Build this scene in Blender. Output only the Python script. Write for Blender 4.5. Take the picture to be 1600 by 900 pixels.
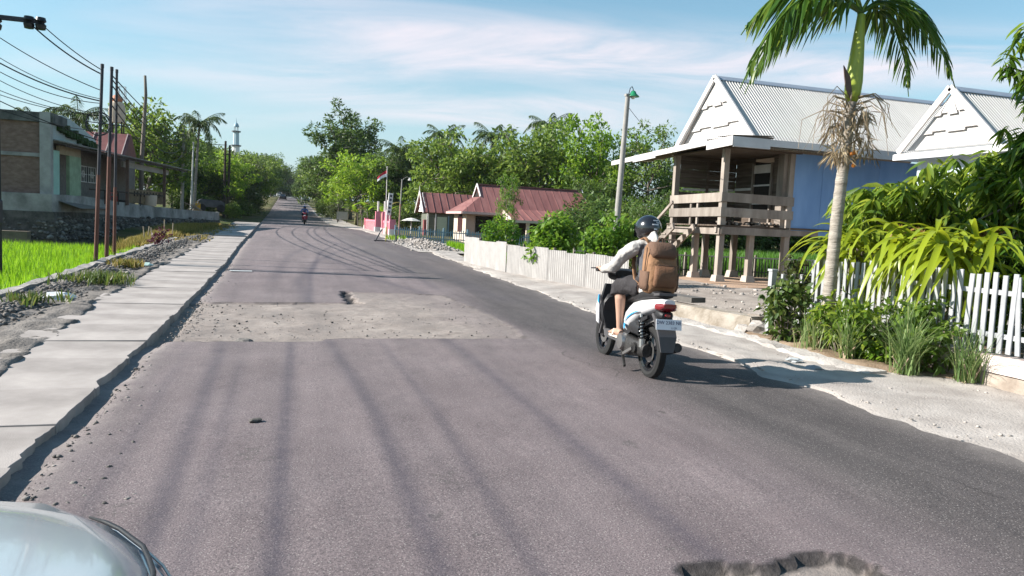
import bpy, bmesh, math, random
import numpy as np
from mathutils import Vector, Matrix, noise as mnoise
from math import sin, cos, pi, radians, sqrt, atan2

# ------------------------------------------------------------------ scene
S = bpy.context.scene
COL = S.collection
for o in list(bpy.data.objects):
    bpy.data.objects.remove(o, do_unlink=True)
random.seed(7)

# ------------------------------------------------------------------ camera
cam_d = bpy.data.cameras.new('camera')
cam = bpy.data.objects.new('camera', cam_d)
COL.objects.link(cam)
yaw, pitch, roll = radians(16.8), radians(4.9), radians(2.75)
F = Vector((sin(yaw)*cos(pitch), cos(yaw)*cos(pitch), -sin(pitch)))
R0 = Vector((cos(yaw), -sin(yaw), 0)); U0 = R0.cross(F)
R = R0*cos(roll) + U0*sin(roll); U = U0*cos(roll) - R0*sin(roll)
mw = Matrix((R, U, -F)).transposed().to_4x4()
mw.translation = Vector((0, 0, 1.6))
cam.matrix_world = mw
cam_d.sensor_width = 36; cam_d.lens = 36*1170/1600
cam_d.clip_start = .05; cam_d.clip_end = 6000
S.camera = cam

# ------------------------------------------------------------------ sky and sun
SUN_EL = 31.0; CLOUD_SEED = 3.05
sun_dir = Vector((-.975, .22, 0)).normalized()*cos(radians(SUN_EL)) + Vector((0, 0, sin(radians(SUN_EL))))
w = bpy.data.worlds.new('World'); S.world = w; w.use_nodes = True
nt = w.node_tree; nt.nodes.clear()
wo = nt.nodes.new('ShaderNodeOutputWorld'); bg = nt.nodes.new('ShaderNodeBackground')
sky = nt.nodes.new('ShaderNodeTexSky'); sky.sky_type = 'NISHITA'; sky.sun_disc = False
sky.sun_elevation = radians(SUN_EL)
sky.sun_rotation = atan2(sun_dir.x, sun_dir.y)
sky.air_density = 1.0; sky.dust_density = .5; sky.ozone_density = 2.0
tc = nt.nodes.new('ShaderNodeTexCoord')
sep = nt.nodes.new('ShaderNodeSeparateXYZ'); nt.links.new(tc.outputs['Generated'], sep.inputs[0])
def wmath(op, a, b=None, clamp=False):
    n = nt.nodes.new('ShaderNodeMath'); n.operation = op; n.use_clamp = clamp
    for i, v in enumerate((a, b)):
        if v is None: continue
        if isinstance(v, (int, float)): n.inputs[i].default_value = v
        else: nt.links.new(v, n.inputs[i])
    return n.outputs[0]
zc = wmath('MAXIMUM', sep.outputs[2], .03)
u_ = wmath('DIVIDE', sep.outputs[0], wmath('ADD', zc, .08)); v_ = wmath('DIVIDE', sep.outputs[1], wmath('ADD', zc, .08))
cmb = nt.nodes.new('ShaderNodeCombineXYZ')
# streaks run along the wind (turned 15 degrees from the x axis) and are thin across it
ca, sa = cos(radians(-17)), sin(radians(-17))
nt.links.new(wmath('MULTIPLY', wmath('ADD', wmath('MULTIPLY', u_, ca), wmath('MULTIPLY', v_, sa)), .62), cmb.inputs[0])
nt.links.new(wmath('MULTIPLY', wmath('SUBTRACT', wmath('MULTIPLY', v_, ca), wmath('MULTIPLY', u_, sa)), 1.3), cmb.inputs[1])
cmb.inputs[2].default_value = CLOUD_SEED
def wnoise(scale, detail, rough, dist):
    n = nt.nodes.new('ShaderNodeTexNoise'); n.inputs['Scale'].default_value = scale
    n.inputs['Detail'].default_value = detail; n.inputs['Roughness'].default_value = rough
    n.inputs['Distortion'].default_value = dist; nt.links.new(cmb.outputs[0], n.inputs['Vector']); return n.outputs[0]
big, fine = wnoise(.55, 1, .5, .1), wnoise(1.0, 7, .62, 1.0)
cl = wmath('MULTIPLY', wmath('MULTIPLY', wmath('SUBTRACT', big, .49), 5.5, True), wmath('MULTIPLY', wmath('SUBTRACT', fine, .33), 2.6, True))
cl = wmath('MULTIPLY', wmath('MULTIPLY', cl, .95), wmath('MULTIPLY', wmath('SUBTRACT', sep.outputs[2], .05), 9.0, True))
skyc = nt.nodes.new('ShaderNodeMix'); skyc.data_type = 'RGBA'; skyc.blend_type = 'MIX'
nt.links.new(cl, skyc.inputs['Factor']); 
tint = nt.nodes.new('ShaderNodeMix'); tint.data_type = 'RGBA'; tint.blend_type = 'MULTIPLY'; tint.inputs['Factor'].default_value = 1
nt.links.new(sky.outputs[0], tint.inputs['A']); tint.inputs['B'].default_value = (.62, .89, .84, 1)
# haze thickening towards the horizon all round
hz = nt.nodes.new('ShaderNodeMix'); hz.data_type = 'RGBA'; nt.links.new(tint.outputs['Result'], hz.inputs['A']); hz.inputs['B'].default_value = (3.05, 3.5, 3.85, 1)
nt.links.new(wmath('MULTIPLY', wmath('POWER', wmath('SUBTRACT', 1.0, wmath('MULTIPLY', wmath('MAXIMUM', sep.outputs[2], 0.0), 2.3, True), True), 1.7), .92), hz.inputs['Factor'])
nt.links.new(hz.outputs['Result'], skyc.inputs['A']); skyc.inputs['B'].default_value = (5.4, 4.75, 5.0, 1)
nt.links.new(skyc.outputs['Result'], bg.inputs['Color'])
bg.inputs['Strength'].default_value = .092
nt.links.new(bg.outputs[0], wo.inputs['Surface'])

sl = bpy.data.lights.new('sun', 'SUN'); sl.energy = 4.7; sl.angle = radians(.55); sl.color = (1, .95, .885)
so = bpy.data.objects.new('sun', sl); COL.objects.link(so)
so.rotation_euler = (-sun_dir).to_track_quat('-Z', 'Y').to_euler()

S.view_settings.view_transform = 'Standard'; S.view_settings.look = 'None'
S.view_settings.gamma = 1; S.view_settings.use_curve_mapping = False
S.view_settings.exposure = 1.15
S.cycles.use_denoising = True
S.cycles.max_bounces = 6; S.cycles.diffuse_bounces = 3; S.cycles.glossy_bounces = 3
S.cycles.transmission_bounces = 3; S.cycles.transparent_max_bounces = 6; S.cycles.volume_bounces = 0
S.cycles.caustics_reflective = False; S.cycles.caustics_refractive = False

# ------------------------------------------------------------------ materials
_M = {}
def hexc(c): return (c[0], c[1], c[2], 1)
def mat(name, col, rough=.8, var=.12, scale=6.0, bump=0.0, bscale=40.0, metal=0.0, spec=.3, col2=None, stretch=(1,1,1), coat=0.0, detail=4, isl=0.0):
    """noise-varied principled material; col2 = second colour mixed in by the noise, isl = per-piece brightness variation"""
    if name in _M: return _M[name]
    m = bpy.data.materials.new(name); m.use_nodes = True; _M[name] = m
    t = m.node_tree; b = t.nodes['Principled BSDF']; L = t.links.new
    b.inputs['Roughness'].default_value = rough; b.inputs['Metallic'].default_value = metal
    b.inputs['Specular IOR Level'].default_value = spec; b.inputs['Coat Weight'].default_value = coat
    if coat: b.inputs['Coat Roughness'].default_value = .06
    co = t.nodes.new('ShaderNodeTexCoord'); mp = t.nodes.new('ShaderNodeMapping'); mp.inputs['Scale'].default_value = stretch
    L(co.outputs['Object'], mp.inputs[0])
    n = t.nodes.new('ShaderNodeTexNoise'); n.inputs['Scale'].default_value = scale; n.inputs['Detail'].default_value = detail
    n.inputs['Roughness'].default_value = .6; L(mp.outputs[0], n.inputs['Vector'])
    r = t.nodes.new('ShaderNodeValToRGB'); r.color_ramp.elements[0].position = .33; r.color_ramp.elements[1].position = .68
    if col2 is None:
        r.color_ramp.elements[0].color = hexc([c*(1-var) for c in col]); r.color_ramp.elements[1].color = hexc([min(1, c*(1+var)) for c in col])
    else:
        r.color_ramp.elements[0].color = hexc(col); r.color_ramp.elements[1].color = hexc(col2)
    L(n.outputs[0], r.inputs[0]); out = r.outputs[0]
    if isl:
        g = t.nodes.new('ShaderNodeNewGeometry'); oi = t.nodes.new('ShaderNodeObjectInfo')
        ad = t.nodes.new('ShaderNodeMath'); ad.operation = 'ADD'; L(g.outputs['Random Per Island'], ad.inputs[0]); L(oi.outputs['Random'], ad.inputs[1])
        fr = t.nodes.new('ShaderNodeMath'); fr.operation = 'FRACT'; L(ad.outputs[0], fr.inputs[0])
        mr = t.nodes.new('ShaderNodeMapRange'); mr.inputs[3].default_value = 1-isl; mr.inputs[4].default_value = 1+isl; L(fr.outputs[0], mr.inputs[0])
        mx = t.nodes.new('ShaderNodeVectorMath'); mx.operation = 'SCALE'; L(out, mx.inputs[0]); L(mr.outputs[0], mx.inputs['Scale']); out = mx.outputs[0]
    L(out, b.inputs['Base Color'])
    if bump:
        n2 = t.nodes.new('ShaderNodeTexNoise'); n2.inputs['Scale'].default_value = bscale; n2.inputs['Detail'].default_value = 5
        L(mp.outputs[0], n2.inputs['Vector'])
        bp = t.nodes.new('ShaderNodeBump'); bp.inputs['Strength'].default_value = bump; bp.inputs['Distance'].default_value = .02
        L(n2.outputs[0], bp.inputs['Height']); L(bp.outputs[0], b.inputs['Normal'])
    return m

def leafmat(name, cols, trans=.35, rough=.5, spec=.35):
    """foliage: colour picked per leaf from a ramp, partly translucent"""
    if name in _M: return _M[name]
    m = bpy.data.materials.new(name); m.use_nodes = True; _M[name] = m
    t = m.node_tree; b = t.nodes['Principled BSDF']; L = t.links.new; o = t.nodes['Material Output']
    g = t.nodes.new('ShaderNodeNewGeometry'); oi = t.nodes.new('ShaderNodeObjectInfo')
    ad = t.nodes.new('ShaderNodeMath'); ad.operation = 'MULTIPLY_ADD'; ad.inputs[1].default_value = .22; L(oi.outputs['Random'], ad.inputs[0])
    sc = t.nodes.new('ShaderNodeMath'); sc.operation = 'MULTIPLY'; sc.inputs[1].default_value = .8; L(g.outputs['Random Per Island'], sc.inputs[0]); L(sc.outputs[0], ad.inputs[2])
    r = t.nodes.new('ShaderNodeValToRGB'); cr = r.color_ramp
    while len(cr.elements) < len(cols): cr.elements.new(.5)
    for i, c in enumerate(cols):
        cr.elements[i].position = i/max(1, len(cols)-1); cr.elements[i].color = hexc(c)
    L(ad.outputs[0], r.inputs[0]); L(r.outputs[0], b.inputs['Base Color'])
    b.inputs['Roughness'].default_value = rough; b.inputs['Specular IOR Level'].default_value = spec
    tr = t.nodes.new('ShaderNodeBsdfTranslucent'); hs = t.nodes.new('ShaderNodeHueSaturation')
    hs.inputs['Hue'].default_value = .485; hs.inputs['Value'].default_value = 1.5; L(r.outputs[0], hs.inputs['Color']); L(hs.outputs[0], tr.inputs[0])
    mx = t.nodes.new('ShaderNodeMixShader'); mx.inputs[0].default_value = trans; L(b.outputs[0], mx.inputs[1]); L(tr.outputs[0], mx.inputs[2])
    L(mx.outputs[0], o.inputs['Surface'])
    return m

# ------------------------------------------------------------------ objects
def tag(o, label=None, cat=None, group=None, kind=None):
    if label: o['label'] = label
    if cat: o['category'] = cat
    if group: o['group'] = group
    if kind: o['kind'] = kind
    return o
def empty(name, loc=(0,0,0), rz=0, label=None, cat=None, group=None, rx=0, ry=0):
    o = bpy.data.objects.new(name, None); o.empty_display_size = .1; COL.objects.link(o)
    o.location = loc; o.rotation_euler = (rx, ry, rz)
    return tag(o, label, cat, group)
def link(name, me, parent=None, loc=(0,0,0), rot=(0,0,0), sc=(1,1,1), m=None):
    """an object sharing mesh data; m replaces the material on this object only"""
    o = bpy.data.objects.new(name, me); COL.objects.link(o)
    o.parent = parent; o.location = loc; o.rotation_euler = rot; o.scale = sc if not isinstance(sc, (int, float)) else (sc,)*3
    if m is not None:
        if not me.materials: me.materials.append(m)
        o.material_slots[0].link = 'OBJECT'; o.material_slots[0].material = m
    return o
def mesh_np(name, V, Fc, m=None, smooth=False):
    """fast mesh from numpy: V (n,3), Fc (k,3|4)"""
    me = bpy.data.meshes.new(name); V = np.asarray(V, np.float32); Fc = np.asarray(Fc, np.int32)
    me.vertices.add(len(V)); me.vertices.foreach_set('co', V.ravel())
    k = Fc.shape[1]; me.loops.add(Fc.size); me.loops.foreach_set('vertex_index', Fc.ravel())
    me.polygons.add(len(Fc)); me.polygons.foreach_set('loop_start', np.arange(0, Fc.size, k, dtype=np.int32))
    me.polygons.foreach_set('loop_total', np.full(len(Fc), k, np.int32))
    if smooth: me.polygons.foreach_set('use_smooth', np.ones(len(Fc), bool))
    me.update(calc_edges=True); me.validate()
    if m: me.materials.append(m)
    return me
class MB:
    """collects boxes, tubes, sheets; build() links them as one mesh object"""
    def __init__(s): s.v = []; s.f = []
    def add(s, vs, fs):
        n = len(s.v); s.v += [tuple(v) for v in vs]; s.f += [tuple(i+n for i in f) for f in fs]; return s
    def box(s, c, size, rot=None, taper=1.0):
        x, y, z = [d/2 for d in size]; c = Vector(c)
        vs = [Vector(p) for p in ((-x,-y,-z),(x,-y,-z),(x,y,-z),(-x,y,-z),(-x*taper,-y*taper,z),(x*taper,-y*taper,z),(x*taper,y*taper,z),(-x*taper,y*taper,z))]
        if rot is not None: vs = [rot @ p for p in vs]
        return s.add([c+p for p in vs], [(0,3,2,1),(4,5,6,7),(0,1,5,4),(1,2,6,5),(2,3,7,6),(3,0,4,7)])
    def beam(s, a, b, wd, ht, up=(0,0,1)):
        a, b = Vector(a), Vector(b); d = (b-a); l = d.length; d.normalize(); up = Vector(up)
        sd = d.cross(up); sd.normalize(); u = sd.cross(d)
        rot = Matrix((sd, d, u)).transposed()
        return s.box((a+b)/2, (wd, l, ht), rot)
    def tube(s, pts, rad, n=8, cap=True, sx=1.0):
        pts = [Vector(p) for p in pts]; m = len(pts)
        if isinstance(rad, (int, float)): rad = [rad]*m
        vs, fs = [], []; ref = None
        for i, p in enumerate(pts):
            d = (pts[min(i+1, m-1)] - pts[max(i-1, 0)]).normalized()
            if ref is None:
                ref = Vector((0,0,1)) if abs(d.z) < .9 else Vector((1,0,0))
            a = d.cross(ref); 
            if a.length < 1e-4: a = d.orthogonal()
            a.normalize(); b = a.cross(d); b.normalize(); ref = b
            r = rad[i]
            rx, ry = (r if isinstance(r, tuple) else (r*sx, r))
            for k in range(n):
                t = 2*pi*k/n; vs.append(p + a*cos(t)*rx + b*sin(t)*ry)
        for i in range(m-1):
            for k in range(n):
                k2 = (k+1) % n; fs.append((i*n+k, i*n+k2, (i+1)*n+k2, (i+1)*n+k))
        if cap: fs.append(tuple(range(n-1, -1, -1))); fs.append(tuple((m-1)*n+k for k in range(n)))
        return s.add(vs, fs)
    def lathe(s, prof, n=16, origin=(0,0,0), axis='z', closed=False):
        """prof: (r, h) pairs"""
        vs, fs = [], []; o = Vector(origin); m = len(prof)
        for r, h in prof:
            for k in range(n):
                t = 2*pi*k/n; c, q = r*cos(t), r*sin(t)
                vs.append(o + (Vector((c,q,h)) if axis == 'z' else Vector((h,c,q)) if axis == 'x' else Vector((q,h,c))))
        for i in range(m if closed else m-1):
            for k in range(n):
                k2 = (k+1) % n; j = (i+1) % m; fs.append((i*n+k, i*n+k2, j*n+k2, j*n+k))
        return s.add(vs, fs)
    def loft(s, rings, cap=True):
        n = len(rings[0]); vs = [p for r in rings for p in r]; fs = []
        for i in range(len(rings)-1):
            for k in range(n):
                k2 = (k+1) % n; fs.append((i*n+k, i*n+k2, (i+1)*n+k2, (i+1)*n+k))
        if cap: fs.append(tuple(range(n-1, -1, -1))); fs.append(tuple((len(rings)-1)*n+k for k in range(n)))
        return s.add(vs, fs)
    def prism(s, poly, t, frame):
        """poly: 2-d outline, t: thickness, frame: (origin, ex, ey) ; thickness along ex x ey (centred)"""
        o, ex, ey = [Vector(q) for q in frame]; ez = ex.cross(ey).normalized(); n = len(poly)
        a = [o + ex*x + ey*y - ez*t/2 for x, y in poly]; b = [o + ex*x + ey*y + ez*t/2 for x, y in poly]
        fs = [tuple(range(n-1, -1, -1)), tuple(range(n, 2*n))] + [(k, (k+1) % n, n+(k+1) % n, n+k) for k in range(n)]
        return s.add(a+b, fs)
    def mesh(s, name, m, smooth=False, bevel=0, seg=2, sub=0, fix=True):
        me = bpy.data.meshes.new(name); me.from_pydata(s.v, [], s.f); 
        bm = bmesh.new(); bm.from_mesh(me)
        if fix: bmesh.ops.recalc_face_normals(bm, faces=bm.faces)
        if bevel:
            bmesh.ops.bevel(bm, geom=[e for e in bm.edges if len(e.link_faces) == 2 and e.calc_face_angle(0) > .5], offset=bevel, segments=seg, affect='EDGES', clamp_overlap=True)
        if sub:
            bmesh.ops.subdivide_edges(bm, edges=bm.edges, cuts=sub, use_grid_fill=True)
        bm.to_mesh(me); bm.free()
        if smooth:
            me.polygons.foreach_set('use_smooth', np.ones(len(me.polygons), bool))
            if smooth != 'all':
                try: me.set_sharp_from_angle(angle=radians(40))
                except Exception: pass
        me.update()
        if m: me.materials.append(m)
        return me
    def build(s, name, m, parent=None, loc=(0,0,0), rot=(0,0,0), **k):
        return link(name, s.mesh(name, m, **k), parent, loc, rot)
def modded(name, me, mods, m=None, parent=None, smooth=True):
    """apply modifiers and return a plain mesh object"""
    tmp = bpy.data.objects.new('tmp', me); COL.objects.link(tmp)
    for ty, kw in mods:
        md = tmp.modifiers.new(ty, ty)
        for k, v in kw.items(): setattr(md, k, v)
    bpy.context.view_layer.update()
    dg = bpy.context.evaluated_depsgraph_get()
    nm = bpy.data.meshes.new_from_object(tmp.evaluated_get(dg)); nm.name = name
    bpy.data.objects.remove(tmp, do_unlink=True)
    if smooth: nm.polygons.foreach_set('use_smooth', np.ones(len(nm.polygons), bool))
    nm.materials.clear()
    if m:
        for q in (m if isinstance(m, (list, tuple)) else [m]): nm.materials.append(q)
    return link(name, nm, parent)
def copy_tree(o, parent=None):
    c = o.copy(); COL.objects.link(c); c.parent = parent
    for ch in list(o.children): copy_tree(ch, c)
    return c
def n2(x, y, s=1.0, seed=0.0): return mnoise.noise(Vector((x*s, y*s, seed)))
def text_mesh(body, size, depth=.001):
    cu = bpy.data.curves.new('txt', 'FONT'); cu.body = body; cu.size = size; cu.extrude = depth; cu.align_x = 'CENTER'; cu.align_y = 'CENTER'; cu.resolution_u = 3
    o = bpy.data.objects.new('txt', cu); COL.objects.link(o); bpy.context.view_layer.update()
    me = bpy.data.meshes.new_from_object(o.evaluated_get(bpy.context.evaluated_depsgraph_get()))
    bpy.data.objects.remove(o, do_unlink=True); return me
# ------------------------------------------------------------------ shape of the ground
_py = np.array([-200, 0, 12, 30, 75, 110, 140, 250, 400, 900, 3000.]); _pz = np.array([0, 0, .05, .35, .6, 1.4, 2.6, 6.5, 9.5, 14, 20.])
_ty = np.arange(-200, 2001, 1.0); _tz = np.interp(_ty, _py, _pz); _tz = np.convolve(np.pad(_tz, 6, 'edge'), np.ones(13)/13, 'valid')
def zr(y): return np.interp(y, _ty, _tz)
def sst(a, b, x): t = np.clip((np.asarray(x, float)-a)/(np.asarray(b)-a), 0, 1); return t*t*(3-2*t)
def XL(y): return np.interp(y, [-50, 2.3, 2.55, 20, 30, 67, 110, 400], [-2.7, -2.7, -1.46, -1.5, -1.68, -2.3, -2.5, -3.0])
def XR(y): return np.interp(y, [-50, 0, 8, 30, 60, 80, 400], [5.2, 5.2, 5.3, 5.4, 5.6, 3.9, 3.4])
def zt(x, y):
    """terrain height"""
    x = np.asarray(x, float); y = np.asarray(y, float)
    z = zr(y) - .06
    pad = sst(-4.35, -4.75, x)*(1-sst(40, 47, y))                # sunken rice field on the left
    z = z*(1-pad) + (-.42)*pad
    yard = sst(7.0, 9.5, x)*(1-sst(40, 56, y))*(1-sst(60, 90, x))  # yards on the right
    zy = .12 - .26*sst(21, 26.5, y)
    z = z*(1-yard) + zy*yard
    bank = sst(-4.2, -8, x)*sst(46, 60, y)*(1-sst(90, 120, y))   # ground behind the left retaining wall
    z = z + bank*.35
    z = z - .25*sst(XL(y)-.35, XL(y)-.05, x)*(1-sst(XR(y)-.2, XR(y)+.3, x))   # sub-base under the asphalt
    return z
def zg(x, y): return float(zt(x, y))

def grid_obj(name, xs, ys, zf, m, kind='structure', smooth=True):
    X, Y = np.meshgrid(xs, ys); Z = zf(X, Y)
    V = np.stack([X, Y, Z], -1).reshape(-1, 3); nx, ny = len(xs), len(ys)
    i = np.arange((ny-1)*nx).reshape(ny-1, nx)[:, :-1].ravel()
    Fc = np.stack([i, i+1, i+nx+1, i+nx], -1)
    o = link(name, mesh_np(name, V, Fc, m, smooth)); 
    if kind: o['kind'] = kind
    return o
def npn(X, Y, s, seed=0.):
    """cheap smooth value noise on arrays, -1..1"""
    rs = np.random.RandomState(int(seed*17)+3); T = rs.uniform(-1, 1, (64, 64))
    u, v = np.asarray(X)*s, np.asarray(Y)*s; i, j = np.floor(u).astype(int), np.floor(v).astype(int); a, b = u-i, v-j
    a = a*a*(3-2*a); b = b*b*(3-2*b); g = lambda p, q: T[p % 64, q % 64]
    return (g(i,j)*(1-a)+g(i+1,j)*a)*(1-b) + (g(i,j+1)*(1-a)+g(i+1,j+1)*a)*b

# ------------------------------------------------------------------ ground sheet to the horizon
def ground_mat():
    m = bpy.data.materials.new('soil_and_grass'); m.use_nodes = True; t = m.node_tree; b = t.nodes['Principled BSDF']; L = t.links.new
    b.inputs['Roughness'].default_value = .95; b.inputs['Specular IOR Level'].default_value = .1
    co = t.nodes.new('ShaderNodeTexCoord')
    def nz(s, d=5):
        n = t.nodes.new('ShaderNodeTexNoise'); n.inputs['Scale'].default_value = s; n.inputs['Detail'].default_value = d; n.inputs['Roughness'].default_value = .65; L(co.outputs['Object'], n.inputs[0]); return n.outputs[0]
    r = t.nodes.new('ShaderNodeValToRGB'); e = r.color_ramp.elements
    e[0].position = .35; e[0].color = (.05, .075, .018, 1); e[1].position = .62; e[1].color = (.17, .13, .085, 1)
    q = e.new(.48); q.color = (.10, .105, .04, 1)
    L(nz(.35), r.inputs[0]); L(r.outputs[0], b.inputs['Base Color'])
    bp = t.nodes.new('ShaderNodeBump'); bp.inputs['Strength'].default_value = .6; bp.inputs['Distance'].default_value = .06; L(nz(9), bp.inputs['Height']); L(bp.outputs[0], b.inputs['Normal'])
    return m
gx = np.concatenate([[-2500, -1200, -600, -300, -160, -90, -60], np.arange(-42, -6, 2.), np.arange(-6, 12, .4), np.arange(12, 40, 2.), [40, 60, 90, 160, 300, 600, 1200, 2500]])
gy = np.concatenate([[-300, -120, -60, -30, -12], np.arange(-6, 60, .6), np.arange(60, 150, 4.), np.arange(150, 420, 15.), [420, 500, 600, 800, 1000, 1400, 2000]])
grid_obj('ground', gx, gy, zt, ground_mat())

# ------------------------------------------------------------------ asphalt road
def road_mat():
    m = bpy.data.materials.new('worn_asphalt'); m.use_nodes = True; t = m.node_tree; b = t.nodes['Principled BSDF']; L = t.links.new
    co = t.nodes.new('ShaderNodeTexCoord')
    def nz(s, d=4, rg=.6, st=(1,1,1)):
        mp = t.nodes.new('ShaderNodeMapping'); mp.inputs['Scale'].default_value = st; L(co.outputs['Object'], mp.inputs[0])
        n = t.nodes.new('ShaderNodeTexNoise'); n.inputs['Scale'].default_value = s; n.inputs['Detail'].default_value = d; n.inputs['Roughness'].default_value = rg; L(mp.outputs[0], n.inputs[0]); return n.outputs[0]
    def ramp(i, p0, c0, p1, c1):
        r = t.nodes.new('ShaderNodeValToRGB'); e = r.color_ramp.elements; e[0].position = p0; e[0].color = (*c0, 1); e[1].position = p1; e[1].color = (*c1, 1); L(i, r.inputs[0]); return r.outputs[0]
    def mix(f, a, c, mode='MIX'):
        x = t.nodes.new('ShaderNodeMix'); x.data_type = 'RGBA'; x.blend_type = mode
        if isinstance(f, float): x.inputs['Factor'].default_value = f
        else: L(f, x.inputs['Factor'])
        for k, v in (('A', a), ('B', c)):
            if isinstance(v, tuple): x.inputs[k].default_value = (*v, 1)
            else: L(v, x.inputs[k])
        return x.outputs['Result']
    def attr(n): a = t.nodes.new('ShaderNodeAttribute'); a.attribute_name = n; return a.outputs['Fac']
    def mth(op, a, c):
        x = t.nodes.new('ShaderNodeMath'); x.operation = op; x.use_clamp = True
        for k, v in enumerate((a, c)):
            if isinstance(v, (int, float)): x.inputs[k].default_value = v
            else: L(v, x.inputs[k])
        return x.outputs[0]
    base = ramp(nz(1.1, 6), .3, (.153, .123, .125), .7, (.201, .165, .167))
    fresh = ramp(nz(2.3, 6, .65, (1, .35, 1)), .3, (.066, .059, .058), .7, (.104, .093, .090))
    c = mix(attr('fresh'), base, fresh)
    c = mix(1.0, c, ramp(nz(.9, 5, .65, (2.2, .16, 1)), .36, (.80, .80, .81), .66, (1.12, 1.11, 1.10)), 'MULTIPLY')
    c = mix(mth('MULTIPLY', mth('LESS_THAN', nz(1.7, 8, .75), .37), .45), c, (.085, .076, .073))
    grit = nz(95, 3, .8); vor = t.nodes.new('ShaderNodeTexVoronoi'); vor.inputs['Scale'].default_value = 48; L(co.outputs['Object'], vor.inputs['Vector'])
    c = mix(1.0, c, ramp(grit, .36, (.52, .52, .53), .64, (1.42, 1.40, 1.38)), 'MULTIPLY')
    c = mix(mth('MULTIPLY', mth('LESS_THAN', vor.outputs['Distance'], .19), .6), c, (.40, .365, .34))
    c = mix(mth('MULTIPLY', attr('skid'), mth('ADD', mth('MULTIPLY', nz(14, 4), .9), .25)), c, (.050, .045, .062))
    vc = t.nodes.new('ShaderNodeTexVoronoi'); vc.feature = 'DISTANCE_TO_EDGE'; vc.inputs['Scale'].default_value = .55
    vd = t.nodes.new('ShaderNodeVectorMath'); vd.operation = 'MULTIPLY_ADD'; nv = t.nodes.new('ShaderNodeTexNoise'); nv.inputs['Scale'].default_value = 3.; nv.inputs['Detail'].default_value = 6; L(co.outputs['Object'], nv.inputs[0])
    L(nv.outputs['Color'], vd.inputs[0]); vd.inputs[1].default_value = (.55, .55, 0); L(co.outputs['Object'], vd.inputs[2]); L(vd.outputs[0], vc.inputs['Vector'])
    c = mix(mth('MULTIPLY', mth('LESS_THAN', vc.outputs['Distance'], .0045), mth('MULTIPLY', mth('GREATER_THAN', nz(.42, 3), .60), .5)), c, (.035, .031, .030))
    dustc = ramp(nz(5, 6, .7), .35, (.26, .228, .205), .7, (.37, .33, .30))
    c = mix(mth('MULTIPLY', attr('dust'), mth('ADD', mth('MULTIPLY', mth('SUBTRACT', nz(3.2, 6, .7), .35), 2.2), .25)), c, dustc)
    pc = ramp(nz(2.6, 9, .72), .34, (.20, .166, .145), .68, (.41, .352, .31))
    pc = mix(mth('MULTIPLY', mth('GREATER_THAN', nz(1.3, 8, .7), .52), .38), pc, (.135, .115, .106))
    c = mix(attr('patch'), c, pc)
    c = mix(attr('rim'), c, ramp(nz(30, 4), .35, (.018, .016, .015), .7, (.06, .053, .05)))      # near-black tone along the broken edges
    L(c, b.inputs['Base Color']); b.inputs['Roughness'].default_value = .82; b.inputs['Specular IOR Level'].default_value = .28
    hgt = t.nodes.new('ShaderNodeMath'); hgt.operation = 'ADD'; L(grit, hgt.inputs[0])
    pb = t.nodes.new('ShaderNodeMath'); pb.operation = 'MULTIPLY'; L(attr('patch'), pb.inputs[0]); L(nz(34, 5, .7), pb.inputs[1])
    p3 = t.nodes.new('ShaderNodeMath'); p3.operation = 'MULTIPLY'; p3.inputs[1].default_value = 2.2; L(pb.outputs[0], p3.inputs[0]); L(p3.outputs[0], hgt.inputs[1])
    bp = t.nodes.new('ShaderNodeBump'); bp.inputs['Strength'].default_value = .75; bp.inputs['Distance'].default_value = .007; L(hgt.outputs[0], bp.inputs['Height']); L(bp.outputs[0], b.inputs['Normal'])
    return m
ys = np.concatenate([np.arange(-60, 1.5, 2.), np.arange(1.5, 19, .04), np.arange(19, 48, .15), np.arange(48, 440, 2.)])
NC = 171; us = np.linspace(0, 1, NC)
Yg = np.repeat(ys[:, None], NC, 1)
xl = XL(ys) - .12 + .0*ys; xr = XR(ys) + .35
Xg = xl[:, None] + (xr-xl)[:, None]*us[None]
def inpoly(X, Y, poly):
    ins = np.zeros(X.shape, bool); n = len(poly)
    for i in range(n):
        x0, y0 = poly[i]; x1, y1 = poly[(i+1) % n]
        c = ((y0 > Y) != (y1 > Y)) & (X < (x1-x0)*(Y-y0)/((y1-y0) or 1e-9)+x0); ins ^= c
    return ins
wx, wy = Xg + .05*npn(Xg, Yg, 5., 1) + .02*npn(Xg, Yg, 17., 2), Yg + .05*npn(Xg, Yg, 4., 3) + .02*npn(Xg, Yg, 15., 4)
milled = inpoly(wx, Yg + .012*npn(Xg, Yg, 9., 4), [(-1.62, 9.42), (.4, 9.44), (.5, 9.62), (3.15, 9.66), (3.3, 11.2), (3.02, 14.8), (1.2, 15.1), (1.1, 13.3), (-1.6, 13.2)])
hole = inpoly(wx, wy, [(1.86, 2.2), (1.88, 2.99), (2.3, 3.0), (2.72, 2.98), (2.72, 2.2)])
crack = inpoly(wx, wy, [(1.02, 13.2), (1.0, 14.6), (1.06, 15.15), (1.22, 15.1), (1.16, 14.4), (1.24, 13.25)])
Z = zr(Yg) + .006*npn(Xg, Yg, 1.2, 5) + .0025*npn(Xg, Yg, 8., 6) - .012*((us[None]-.5)*2)**2
# the milled surface feathers out on the far and right sides and is deepest at the near, left edge
dep = np.clip(.058 - .007*(Yg-9.4) - .010*np.clip(Xg, 0, 9), .012, .1)
Z = Z - milled*(dep + .009*npn(Xg, Yg, 3., 7) + .004*npn(Xg, Yg, 14., 8)) - hole*(.042+.012*npn(Xg, Yg, 9., 9)) - crack*(.055+.02*npn(Xg, Yg, 12., 3))
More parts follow.
